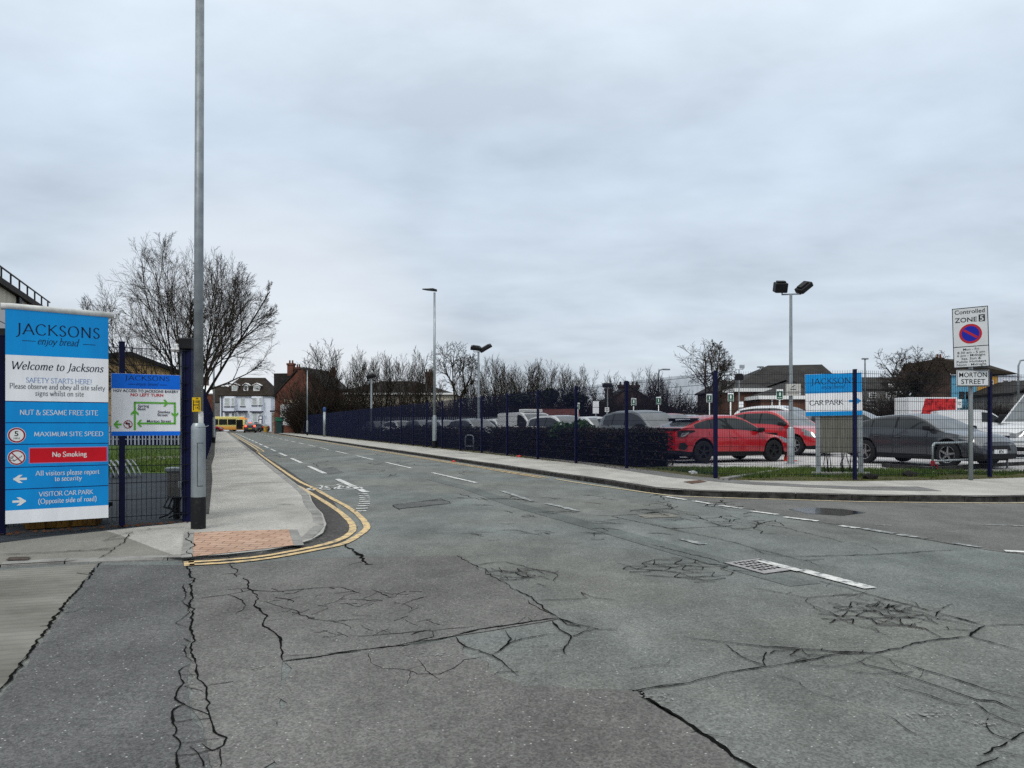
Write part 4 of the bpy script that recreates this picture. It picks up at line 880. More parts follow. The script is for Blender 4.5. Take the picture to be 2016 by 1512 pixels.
for tx, bs, wp in (('Mon - Fri',690.5,24),('8.30 am - 5 pm',696.6,42),('6 pm - Midnight',702.4,43),('Sat. Sun &',708.6,30),('Public Holidays',714.6,45),('Noon - Midnight',720.6,45)): mb = MB(); fit(mb, sans(tx, .01), S.m, 1905.5, bs, wp, 4.5, .0015, cap=SC); mb.build('lettering', M_black, z_)
mb = MB(); fit(mb, sans('5', .02), S.m, 1923.2, 634, 5.8, 10, .0018, cap=SC); child(z_, mb, 'zone_number', M_plate)
mb = MB(); S.disc(mb, 1905.5, 658, 17.5, .0012); child(z_, mb, 'no_waiting_roundel', mat('sign royal blue', (.012,.02,.30), .4))
mb = MB(); S.ring(mb, 1905.5, 658, 17.5, 13.6, .0016); S.bar(mb, (1895.5,650.2), (1915.5,666), 4.0, .002); child(z_, mb, 'roundel_ring', mat('sign roundel red', (.40,.02,.03), .4))
mb = MB(); mb.bbox(.10, .12+Wz*.95, .06, .075, .02, Hz*.73, .004); bk = mb.build('back_panel', M_signg, zs); bk.location = z_.location + Vector((.12,.02,.0)); bk.rotation_euler = (0, 0, R(8))
mb = MB()
for z in (2.6, 3.3): mb.bbox(-.06, .06, .0, .10, z, z+.03, .004)
mb.build('bracket', M_signg, zs)
# street name plate
Ws, Hs = .655, 31.5*16.3/1500
snp = thing('street_name_plate', 'white street name plate reading Morton Street, clamped to the zone sign post', 'street sign', (XX(1883.5,16.28), 16.28, ZZ(760.5,16.3)), R(-6))
mb = MB(); mb.bbox(0, Ws, .001, .02, 0, Hs, .006); mb.build('plate', M_plate, snp)
S = Sign(snp, 1883.5, 729, 1943, 760.5, Ws, Hs); mb = MB()
for r4 in ((1884.2,729.7,1942.3,730.7),(1884.2,758.8,1942.3,759.8),(1884.2,729.7,1885.2,759.8),(1941.3,729.7,1942.3,759.8)): S.rect(mb, *r4, .0016)
mb.build('border', M_black, snp); mb = MB(); fit(mb, sans('MORTON', .005), S.m, 1913.5, 742.8, 51, 9.6, .002, cap=SC); mb.build('lettering', M_black, snp); mb = MB(); fit(mb, sans('STREET', .005), S.m, 1913.8, 756, 44, 9.6, .002, cap=SC); mb.build('lettering', M_black, snp)
mb = MB(); mb.bbox(.02, Ws+.03, .025, .04, -.01, Hs+.02, .003); mb.build('backing', M_signg, snp)
# ================================================================ MESH FENCES
def mesh_panel(L, H, pitch=.05, z0=.06, wv=.0055, wh=.008, hrows=None, fold=True):
    b = MB(); n = int(L/pitch)
    for i in range(n+1): b.bar((i*L/n,0,z0), (i*L/n,0,z0+H), wv)
    z = z0+.05; k = 0
    while z < z0+H-.02:
        b.bar((0,-.007,z), (L,-.007,z), wh); b.bar((0,.007,z), (L,.007,z), wh)
        z += .2
    return b
def fence_post(h, w_=.06, d=.08):
    b = MB(); b.bbox(-w_/2, w_/2, -d/2, d/2, 0, h, .005); b.bbox(-w_/2-.004, w_/2+.004, -d/2-.004, d/2+.004, h, h+.012, .002); return b
PH = 2.42
post_me = fence_post(PH).mesh('post', M_navy)
_pm = {}
def fence(name, label, pts, wire, skip=(), H=2.32, z=.1, w_=.0055, posts=None, pitch=.05):
    root = thing(name, label, 'fence', (pts[0].x, pts[0].y, z)); o0 = pts[0]
    for i, p in enumerate(pts):
        if posts is None or posts[i]:
            o = link('post', post_me, root, (p.x-o0.x, p.y-o0.y, 0)); o.scale = (1,1,(H+.07)/PH); q = pts[min(i+1,len(pts)-1)] - pts[max(i-1,0)]; o.rotation_euler.z = math.atan2(q.y, q.x)
        if i < len(pts)-1 and i not in skip:
            d = pts[i+1]-p; L = round(d.length, 2); key = (L, wire.name, w_, H, pitch)
            if key not in _pm: _pm[key] = mesh_panel(L, H, wv=w_, pitch=pitch).mesh('mesh_panel', wire)
            link('mesh_panel', _pm[key], root, (p.x-o0.x, p.y-o0.y, 0), math.atan2(d.y, d.x))
    return root
corner = Vector((XX(1408.5,17.0), 17.0, 0))
road_pts = [Vector((XX(1233.5,20.9), 20.9, 0))] + [RS(10.42, 21.4+3.02*k) for k in range(36)]
fence('mesh_fence', 'long navy welded mesh fence running beside the road along the car park hedge', [corner]+road_pts, M_navyw, w_=.007)
side_pts = [corner+Vector((.05,0,0)), Vector((XX(1683,16.5), 16.5, 0)), Vector((XX(1948.5,17.4), 17.4, 0)), Vector((14.0,18.6,0)), Vector((17.0,19.7,0))]
fence('mesh_fence', 'thin see-through mesh fence on navy posts in front of the car park sign', side_pts, M_wire, posts=[0,1,1,1,1], w_=.005)
lp = [FA - fd*2.4, onf(5), onf(240), FB]
fence('mesh_fence', 'short dark mesh fence carrying the two signs at the entrance', lp, M_wire, H=2.1, w_=.005, posts=[1,1,1,0])
lf = [RS(-.36, 10.6+3.0*k) for k in range(38)]
fence('mesh_fence', 'navy mesh fence between the left pavement and the bakery yard', [FB+Vector((-.02,.12,0))]+lf, M_navyw, H=2.1, w_=.0075)
gp_ = thing('gate_post', 'stout navy gate post with a black box on top, behind the tall lamp column', 'gate post', (XX(371,9.45), 9.45, .1))
mb = MB(); mb.bbox(-.055,.055,-.055,.055,0,2.13,.006); mb.build('post', M_navy, gp_)
mb = MB(); mb.bbox(-.085,.07,-.09,.07,2.13,2.27,.012); mb.build('control_box', M_black, gp_)
mb = MB(); mb.bar((-.09,0,.3),(-.09,0,2.1),.02); mb.bbox(-.10,-.06,-.07,-.03,.42,.5,.005); mb.build('hinge_rod', M_galvd, gp_)
mb = MB(); mb.bbox(-.20,-.09,-.06,.05,2.10,2.15,.012); mb.bbox(-.17,-.12,-.03,.02,2.15,2.2,.01); mb.build('lamp', M_white, gp_)
gb = thing('gate_motor_box', 'small steel gate motor box with trailing cables, low behind the mesh fence', 'cabinet', (XX(349,9.75), 9.75, .1))
mb = MB(); mb.bbox(-.105,.105,-.07,.07,.28,.60,.008); mb.build('box', mat('stainless box', (.19,.185,.175), .4, .6, var=.15), gb)
mb = MB(); mb.bbox(-.125,.125,-.09,.09,.60,.655,.012); mb.build('lid', M_galv, gb)
mb = MB(); mb.bbox(-.04,.03,-.03,.03,0,.28,.004); mb.build('leg', M_black, gb)
mb = MB()
for k in range(4): mb.tube([(.05-.05*k,.0,.28),(.02-.06*k,-.03,.15),(-.1+.09*k,-.05,.05),(-.22+.12*k,-.02,.01)], .011, 6)
mb.build('cable', M_rubber, gb, True)
# ================================================================ LAMP COLUMNS
lcp = on_pad(390.5, 1040, 0); kk = lcp.y/1500
lc = thing('lamp_column', 'very tall grey lamp column with black painted foot at the pavement corner', 'lamp post', lcp)
H_ = ZZ(-90, lcp.y)
r0 = 27.5*kk/2; r1 = 17.5*kk/2
mb = MB(); mb.lathe([(r0*1.02,0),(r0*1.02,61*kk),(r0,62*kk)], 20); mb.build('black_foot', mat('chipped black paint', (.012,.012,.013), .55, c2=(.03,.03,.03), scale=22, ramp=(.55,.75)), lc, 40)
mb = MB(); mb.lathe([(r0,62*kk),(r0*.985,192*kk),(r0*.96,200*kk),(r0*.8,205*kk),(r1*1.12,207*kk)], 20); mb.build('base_section', M_galv, lc, 40)
mb = MB(); mb.tube([(0,0,203*kk),(0.005,0,3.0),(.02,0,H_)], [r1*1.04,r1,r1*.93], 18); mb.build('shaft', M_galvd, lc, True)
mb = MB()
for i in range(10):
    a0 = R(-75+4.5*i); a1 = R(-75+4.5*(i+1)); rr = r0*1.012
    mb.add([(rr*math.cos(a0),rr*math.sin(a0),84*kk),(rr*math.cos(a1),rr*math.sin(a1),84*kk),(rr*math.cos(a1),rr*math.sin(a1),168*kk),(rr*math.cos(a0),rr*math.sin(a0),168*kk)], [(0,1,2,3)])
dr_ = mb.build('access_door', M_galv, lc, True)
mb = MB(); rr = r0*1.014; mb.tube([(rr*math.cos(R(-75)),rr*math.sin(R(-75)),z*kk) for z in (84,168)], .003, 5); mb.tube([(rr*math.cos(R(-75+i*4.5)),rr*math.sin(R(-75+i*4.5)),84*kk) for i in range(11)], .003, 5); mb.tube([(rr*math.cos(R(-75+i*4.5)),rr*math.sin(R(-75+i*4.5)),168*kk) for i in range(11)], .003, 5); mb.build('door_gap', M_crack, dr_)
mb = MB(); mb.tube([(-.9,.0,H_-.05),(0,0,H_),(.05,0,H_)], .03, 8); mb.bbox(-1.5,-.85,-.12,.12,H_-.12,H_-.02,.03); mb.build('lamp_head', M_black, lc)
# hydrant plate tied to the column
hp = thing('hydrant_plate', 'yellow fire hydrant plate with black H strapped to the tall lamp column', 'hydrant sign', lcp + Vector((.004,-r1-.012,0)))
z0_, z1_ = (1040-811)*kk, (1040-783)*kk; wv_ = 16.5*kk/2
mb = MB(); mb.bbox(-wv_, wv_, -.006, .006, z0_, z1_, .003); mb.build('plate', mat('hydrant yellow', (.62,.40,.01), .45, var=.08), hp)
S = Sign(hp, 381, 783, 397.5, 811, wv_*2, z1_-z0_)
def hm(x, y, d): return Vector(((x-389.2)*kk, -d, z0_+(811-y)*kk))
S.m = hm; mb = MB()
S.rect(mb, 383, 788, 384.8, 808, .007); S.rect(mb, 394, 788, 395.8, 808, .007); S.rect(mb, 384.8, 796.6, 394, 798.4, .007)
fit(mb, sans('100', .02), S.m, 390, 793.5, 7.5, 5, .007, cap=SC); fit(mb, sans('14', .02), S.m, 390.5, 805.5, 4.8, 5, .007, cap=SC); fit(mb, sans('mm', .02), S.m, 391, 786.5, 5, 3, .007, cap=.5); mb.build('lettering', M_black, hp)
tn = MB(); zz0 = (1040-837)*kk
for i in range(6):
    a0 = R(-68+13*i); a1 = R(-68+13*(i+1)); rr = r1*1.10; h0 = zz0 + (.0 if i else .02); w2 = [.17,.16,.165,.15,.16,.14][i]
    tn.add([(rr*math.cos(a0),rr*math.sin(a0),h0),(rr*math.cos(a1),rr*math.sin(a1),h0),(rr*math.cos(a1),rr*math.sin(a1),h0+w2),(rr*math.cos(a0),rr*math.sin(a0),h0+w2)], [(0,1,2,3)])
me = tn.mesh('torn_notice', mat('paper', (.66,.66,.64), .8, var=.15, scale=20)); tno = link('torn_notice', me, None, lcp); md = tno.modifiers.new('s', 'SOLIDIFY'); md.thickness = .003
tag(tno, 'torn white paper notice stuck on the tall lamp column below the yellow plate', 'notice')
ct = MB(); rr = r0*.97; ct.tube([(rr*math.cos(a)*1.0, rr*math.sin(a), (1040-840)*kk) for a in [R(-90+i*30) for i in range(9)]], .006, 6); ct.tube([(r0*.95,0,(1040-841)*kk),(r0*1.5,-.01,(1040-838)*kk)], .005, 6)
tag(link('cable_tie', ct.mesh('cable_tie', M_galv), None, lcp), 'grey cable tie looped round the top of the lamp column base', 'cable tie')
def street_lamp(label, px, pyb, pyt, Y, zb=.1, headdir=(-1,0), r=.07, basew=.1, head=.75):
    x = XX(px, Y); t_ = thing('street_lamp', label, 'street lamp', (x, Y, zb)); h = ZZ(pyt, Y)-zb
    mb = MB(); mb.lathe([(basew,0),(basew,.38)], 14); mb.build('black_foot', M_black, t_, True)
    mb = MB(); mb.lathe([(basew,.38),(basew,1.55),(r*1.02,1.68)], 14); mb.build('base_section', M_galv, t_, 40)
    mb = MB(); mb.tube([(0,0,1.6),(0,0,h-.05)], [r,r*.72], 12); mb.build('shaft', M_galv, t_, True)
    d = Vector((*headdir, 0)).normalized(); q = Vector((-d.y, d.x, 0)); mb = MB()
    prof = [(0.12,.07,.10),(-.1,.10,.13),(-.35,.16,.07),(-head,.10,.03)]
    A_ = []
    for u, hw, hh in prof:
        c = -d*u*1.0; zc = h + .02 + (-u)*.10
        A_.append([c+q*hw+Vector((0,0,zc)), c+q*hw*.6+Vector((0,0,zc+hh)), c-q*hw*.6+Vector((0,0,zc+hh)), c-q*hw+Vector((0,0,zc))])
    for i in range(len(A_)-1):
        o = len(mb.v); mb.add(A_[i]+A_[i+1], [(0,1,5,4),(1,2,6,5),(2,3,7,6),(3,0,4,7)])
    mb.add(A_[0], [(0,1,2,3)]); mb.add(A_[-1], [(3,2,1,0)]); mb.build('lamp_head', M_black, t_)
    return t_
street_lamp('pale grey street lamp before the navy mesh fence, black head over the road', 855.5, 882, 574, 38.8, headdir=(-1,-.3), head=.62, r=.075, basew=.115)
street_lamp('slim street lamp on the pavement near the brick pub', 605, 857, 728, 85, headdir=(-1,-.2), head=1.0)
street_lamp('thin street lamp rising behind the tall lamp column on the narrow pavement', 421, 872, 664, 50, headdir=(1,-.2), head=.9)
def flood(label, px, pyt, Y, zb, heads, r=.06, base_h=.0):
    t_ = thing('floodlight_column', label, 'floodlight', (XX(px,Y), Y, zb)); h = ZZ(pyt, Y)-zb
    mb = MB()
    if base_h: mb.lathe([(r*1.75,0),(r*1.75,base_h),(r*1.05,base_h+.08)], 14); mb.bbox(-.17,.17,-.17,.17,0,.015,.003)
    mb.tube([(0,0,0 if not base_h else base_h),(0,0,h)], [r,r*.7], 12); mb.build('column', M_galv, t_, 40)
    mb = MB(); mb.bar((-.28,0,h),(.32,0,h+.02),.04); mb.bar((-.27,0,h),(-.27,0,h+.12),.03); mb.bar((.30,0,h),(.30,0,h+.12),.03); mb.build('bracket', M_galvd, t_)
    for (dx, w_, d_, hh, ry, rzz) in heads:
        mb = MB(); mb.bbox(-w_/2,w_/2,-d_/2,d_/2,-hh/2,hh/2,.03); mb.bbox(-w_*.35,w_*.35,-d_*.3,d_*.3,hh/2,hh/2+.05,.015)
        o = mb.build('floodlight', M_black, t_); o.location = (dx, 0, h+.22); o.rotation_euler = (R(20), R(ry), R(rzz))
    return t_
fc = flood('tall twin floodlight column between the red cars and the car park sign', 1557, 580, 23.4, .1, [(-.32,.38,.3,.30,0,0),(.40,.46,.34,.16,-38,10)], r=.062, base_h=1.05)
fc['label'] = 'tall twin floodlight column between the red cars and the car park sign'
flood('floodlight column with two tilted heads behind the middle of the mesh fence', 942, 693, 44, .2, [(-.15,.6,.4,.2,8,0),(.42,.75,.4,.16,-30,0)], r=.08)
flood('short floodlight column rising behind the fence before the dark roofed hall', 731, 746, 60, .2, [(.0,.75,.4,.25,-10,0)], r=.1)
flood('distant floodlight pole beside the gable with chimney pots', 1196, 764, 60, .25, [(.0,.8,.4,.26,0,0)], r=.05)
cm = flood('thin pole carrying a black floodlight panel and two security cameras', 1455, 728, 58, .25, [(.0,.62,.25,.45,0,0)], r=.06)
cm.children[2].location.z -= .78
mb = MB(); h = ZZ(728,58)-.25; mb.bbox(-.75,-.35,-.1,.1,h+.12,h+.26,.03); mb.bbox(.05,.4,-.1,.1,h+.1,h+.38,.03); mb.build('camera', M_galv, cm)
nt_ = thing('notice_plate', 'dirty pale notice plate strapped to the twin floodlight column', 'notice', (XX(1562,23.25), 23.25, ZZ(779,23.25)))
mb = MB(); mb.bbox(-.23,.23,0,.01,0,.36,.004); mb.build('plate', mat('dirty plate', (.40,.39,.36), .6, c2=(.55,.54,.51), scale=6, detail=8), nt_)
mb = MB(); S = Sign(nt_, 0,0,46,36,.46,.36); S.m = lambda x, y, d: Vector((x/100-.23, -d, .36-y/100)); S.bar(mb, (18,10),(28,4),2.4,.002); 
for y, a, b2 in ((17,14,32),(24,6,40),(29,6,40)): S.bar(mb, (a,y),(b2,y),1.0 if y > 20 else 2.6,.002)
mb.build('printing', M_inkg, nt_)
# blue capped post, other slender lamps far off
bp_ = thing('capped_post', 'slim grey post with a blue cap standing on the pavement by the navy fence', 'post', (-18.66, 75.8, .1))
mb = MB(); mb.tube([(0,0,0),(0,0,2.5)], .13, 12); mb.build('post', M_galv, bp_, True)
mb = MB(); mb.lathe([(0.001,2.95),(.09,2.93),(.16,2.82),(.16,2.55),(.12,2.45)], 12); mb.build('cap', mat('cap blue', (.03,.07,.2), .4), bp_, 40)
def far_lamp(label, px, pyt, Y, hook):
    t_ = thing('street_lamp', label, 'street lamp', (XX(px,Y), Y, .1)); h = ZZ(pyt, Y)-.1
    mb = MB(); mb.tube([(0,0,0),(0,0,h-.6)]+([(hook*.2,0,h-.1),(hook*.8,0,h),(hook*1.6,0,h)] if hook else [(0,0,h)]), .085, 8); mb.build('shaft', M_galvd, t_, True)
    mb = MB(); x = hook*1.6; mb.bbox(x-.35,x+.35,-.15,.15,h-.1,h+.06,.04); mb.build('lamp_head', M_galvd, t_)
far_lamp('distant hooked street lamp beyond the white shopfront', 2005, 708, 75, 1)
far_lamp('distant straight street lamp above the slate terrace roof', 1703, 706, 85, 0)
far_lamp('distant lamp post before the big dark hipped roof', 1497, 722, 85, 0)
far_lamp('faint lamp post beside the round bare tree in the tree row', 1296, 727, 85, .6)
# ================================================================ BARRIERS
def hoop(label, A_, B_, h, r, mid, wrap=None):
    t_ = thing('hoop_barrier', label, 'barrier', A_, 0, None); d = B_-A_; L = d.length; t_.rotation_euler.z = math.atan2(d.y, d.x)
    pts = [(0,0,0),(0,0,h-.14)] + [(.14-.14*math.cos(a), 0, h-.14+.14*math.sin(a)) for a in [R(15*i) for i in range(1,7)]] + [(L-.14+.14*math.sin(a), 0, h-.14+.14*math.cos(a)) for a in [R(15*i) for i in range(0,7)]] + [(L,0,0)]
    mb = MB(); mb.tube(pts, r, 10); mb.build('hoop', M_galv, t_, True)
    if mid: mb = MB(); mb.tube([(0,0,mid),(L,0,mid)], r*.8, 8); mb.build('rail', M_galv, t_, True)
    return t_
def pz(px, py, z): return P(px, py, z)
a = pz(1836, 928, .1); b_ = pz(1953, 920, .1)
hb = hoop('galvanised hoop barrier with red tape on its leg, before the dark grey car', a, b_, .72, .03, .26)
mb = MB(); mb.bbox(-.04,.05,-.04,.04,.14,.27,.012); mb.tube([(0.02,-.03,.2),(.12,-.06,.14),(.16,-.05,-.02)], .02, 5); mb.build('red_tape', mat('red tape', (.28,.02,.03), .5), hb)
hoop('galvanised hoop barrier at the right of the navy post, before the large white van', pz(1983, 921, .1), pz(2120, 916, .1), .72, .03, .26)
a = pz(916, 888, .1); hoop('small galvanised hoop guard at the foot of the navy mesh fence', a, a + RN*.05 - RD*.0 + Vector((.33,-.1,0)), .72, .028, .22)
kb = MB(); A_ = [pz(1740, 919, .1), pz(1836, 927.5, .1), pz(1953, 918.5, .1), pz(2100, 912, .1)]
for i in range(3):
    a, b_ = A_[i], A_[i+1]; d = (b_-a).normalized(); q = Vector((-d.y, d.x, 0))*.07; kb.prism([a-q, b_-q, b_+q, a+q], (0,0,.1))
struct('car_park_kerb', kb, M_kerbd)
ek = MB(); A_ = [pz(1425, 944, .1), pz(1590, 918, .1)]; a, b_ = A_; d = (b_-a).normalized(); q = Vector((-d.y, d.x, 0))*.09; ek.prism([a-q, b_-q, b_+q, a+q], (0,0,.04)); struct('edging_kerb', ek, M_kerb)
# ================================================================ GREEN BAY SIGNS
M_bay = mat('bay sign green', (.012,.10,.055), .4, var=.1)
def bay_sign(label, px, yt, yb, Y):
    x = XX(px, Y); zt = ZZ(yt, Y); zb2 = ZZ(yb, Y); h = zt-zb2; w_ = h*.62; g_ = gz(x, Y)
    t_ = thing('bay_sign', label, 'bay sign', (x, Y, g_), R(-8), 'green parking bay signs')
    mb = MB(); mb.tube([(0,.03,0),(0,.03,zt-g_)], .035, 8); mb.build('post', M_white, t_, True)
    mb = MB(); mb.bbox(-w_/2,w_/2,-.012,0,zb2-g_,zt-g_,.004); mb.build('panel', M_signw, t_)
    mb = MB(); b0 = zb2-g_; mb.box(-w_*.44,w_*.44,-.016,-.012,b0+h*.04,b0+h*.84); mb.build('green_face', M_bay, t_)
    mb = MB(); mb.box(-w_*.12,w_*.14,-.019,-.016,b0+h*.36,b0+h*.72); mb.box(-w_*.3,w_*.3,-.019,-.016,b0+h*.16,b0+h*.22); mb.build('symbol', M_white, t_)
for a in (('green bay sign before the brown brick hall, on a white post',1535,766.5,787,36),('green bay sign on a white post at the right of the corner fence post',1438.5,773.5,791,41),('green bay sign on a white post at the left of the corner fence post',1396.5,775.5,792.5,43),('green bay sign above the grey people carrier roof',1296.5,781,797,50),('green bay sign close right of the third navy post',1247.5,783.5,799,54),('far green bay sign half hidden by a navy post',1137.5,793,805.5,66)): bay_sign(*a)
def small_board(name, label, cat, px, yt, yb, wpx, Y, m_, extra=None):
    x = XX(px, Y); g_ = .25; t_ = thing(name, label, cat, (x, Y, g_)); zt = ZZ(yt, Y)-g_; zb2 = ZZ(yb, Y)-g_; w_ = wpx*Y/1500
    mb = MB(); mb.tube([(0,.04,0),(0,.04,zt)], .035, 8); mb.build('post', M_galv, t_, True)
    mb = MB(); mb.bbox(-w_/2,w_/2,-.015,.01,zb2,zt,.004); mb.build('panel', m_, t_)
    if extra == 'ring':
        S = Sign(t_, 0,0,1,1,1,1); r = w_*.36; zc = (zt+zb2)/2; mb = MB()
        A_, B_ = ringpts(0, 0, r, r*.72, 20); mb.quadstrip([Vector((p[0],-.018,zc+p[1])) for p in A_],[Vector((p[0],-.018,zc+p[1])) for p in B_]); mb.box(-r*.08,r*.08,-.02,-.017,zc-r*.5,zc+r*.5); mb.build('roundel', M_ink, t_)
    if extra == 'split':
        mb = MB(); zc = (zt+zb2)/2; mb.box(-w_/2,w_/2,-.018,-.015,zc-.015,zc+.015); mb.build('divider', M_galvd, t_)
small_board('information_board', 'plain white two-part board on a grey post beyond the parked cars', 'board', 1173, 790, 814, 12, 52, M_signw, 'split')
small_board('speed_sign', 'small square white sign with a dark ring before the brick gable', 'sign', 1195, 802, 811, 8.5, 54, M_white, 'ring')
small_board('information_board', 'small white board on the camera pole before the brown brick wall', 'board', 1459, 790, 802, 9, 57.7, M_signw, 'split')
small_board('speed_sign', 'small white roundel sign in front of the white delivery lorry cab', 'sign', 1889, 786, 803, 9, 58, M_white, 'ring')
# traffic cone
tcp = pz(1553, 908, .1); tcp.z = .1
tcn = thing('traffic_cone', 'red and white traffic cone between the red hatchback and the floodlight column', 'traffic cone', tcp)
M_cone = mat('cone red', (.55,.03,.015), .45, var=.1)
mb = MB(); mb.bbox(-.2,.2,-.2,.2,0,.04,.012); mb.build('base', M_cone, tcn)
mb = MB(); mb.lathe([(.155,.04),(.105,.33)], 18); mb.lathe([(.06,.6),(.03,.76),(.0001,.76)], 18); mb.build('body', M_cone, tcn, True)
mb = MB(); mb.lathe([(.107,.33),(.062,.6)], 18); mb.build('sleeve', M_white, tcn, True)
# ================================================================ CARS
def herm(pts, x):
    if x <= pts[0][0]: return pts[0][1]
    if x >= pts[-1][0]: return pts[-1][1]
    for i in range(len(pts)-1):
        x0, y0 = pts[i]; x1, y1 = pts[i+1]
        if x <= x1:
            def sl(k):
                if k <= 0 or k >= len(pts)-1:
                    k2 = min(max(k, 0), len(pts)-2); return (pts[k2+1][1]-pts[k2][1])/(pts[k2+1][0]-pts[k2][0])
                a = (pts[k][1]-pts[k-1][1])/(pts[k][0]-pts[k-1][0]); b = (pts[k+1][1]-pts[k][1])/(pts[k+1][0]-pts[k][0])
                return 0 if a*b < 0 else 2*a*b/(a+b) if abs(a+b) > 1e-9 else 0
            h = x1-x0; u = (x-x0)/h; m0, m1 = sl(i)*h, sl(i+1)*h
            return (2*u**3-3*u*u+1)*y0+(u**3-2*u*u+u)*m0+(-2*u**3+3*u*u)*y1+(u**3-u*u)*m1
_wh = {}
def wheel_meshes(r, rimc, style):
    key = (r, rimc.name, style)
    if key in _wh: return _wh[key]
    Mx = Matrix.Rotation(R(90), 4, 'X'); w_ = .105
    mb = MB(); mb.lathe([(r*.66,-w_),(r*.9,-w_*1.02),(r*.985,-w_*.8),(r,-w_*.4),(r,w_*.4),(r*.985,w_*.8),(r*.9,w_*1.02),(r*.66,w_)], 28, 0, Mx); ty = mb.mesh('tyre', M_rubber); shade(ty, 40)
    mb = MB(); mb.lathe([(r*.67,w_*.98),(r*.64,w_*.9),(r*.60,w_*.3),(.001,w_*.25)], 24, 1, Mx); mb.lathe([(r*.67,-w_*.98),(r*.60,-w_*.3),(.001,-w_*.2)], 24, 1, Mx)
    mb.lathe([(.0001,w_*.88),(r*.15,w_*.84),(r*.17,w_*.5)], 14, 0, Mx); mb.lathe([(r*.675,w_*.99),(r*.62,w_*.93),(r*.60,w_*.6)], 24, 0, Mx)
    ns = 5 if style != 'ten' else 10
    for k in range(ns):
        a = 2*math.pi*k/ns; Mr = Matrix.Rotation(a, 4, 'Y'); wd = r*(.075 if ns == 5 else .045)
        mb.add([Mr @ Vector(p) for p in ((-wd*1.2,-w_*.80,r*.1),(wd*1.2,-w_*.80,r*.1),(wd*1.9,-w_*.93,r*.63),(wd*.5,-w_*.93,r*.63),(-wd*1.2,-w_*.4,r*.1),(wd*1.2,-w_*.4,r*.1),(wd*1.9,-w_*.6,r*.63),(wd*.5,-w_*.6,r*.63))], [(0,1,2,3),(0,3,7,4),(1,5,6,2)])
        mb.add([Mr @ Vector((p[0],-p[1],p[2])) for p in ((-wd*1.2,-w_*.80,r*.1),(wd*1.2,-w_*.80,r*.1),(wd*1.9,-w_*.93,r*.63),(wd*.5,-w_*.93,r*.63),(-wd*1.2,-w_*.4,r*.1),(wd*1.2,-w_*.4,r*.1),(wd*1.9,-w_*.6,r*.63),(wd*.5,-w_*.6,r*.63))], [(0,1,2,3),(0,3,7,4),(1,5,6,2)])
    rm = mb.mesh('rim', [rimc, M_trim]); _wh[key] = (ty, rm); return _wh[key]
def paint(name, c, coat=.8, metal=0., var=.04): return mat(name, c, .28, metal, spec=.5, coat=coat, var=var, scale=2)
M_rim = mat('alloy rim', (.35,.36,.37), .3, .8); M_rimd = mat('dark alloy rim', (.03,.031,.033), .35, .5)
M_lamp = mat('headlamp lens', (.15,.16,.17), .10, .1, spec=.9, var=.4, scale=14); M_tail = mat('tail lamp', (.35,.01,.012), .12, var=.3, scale=10)
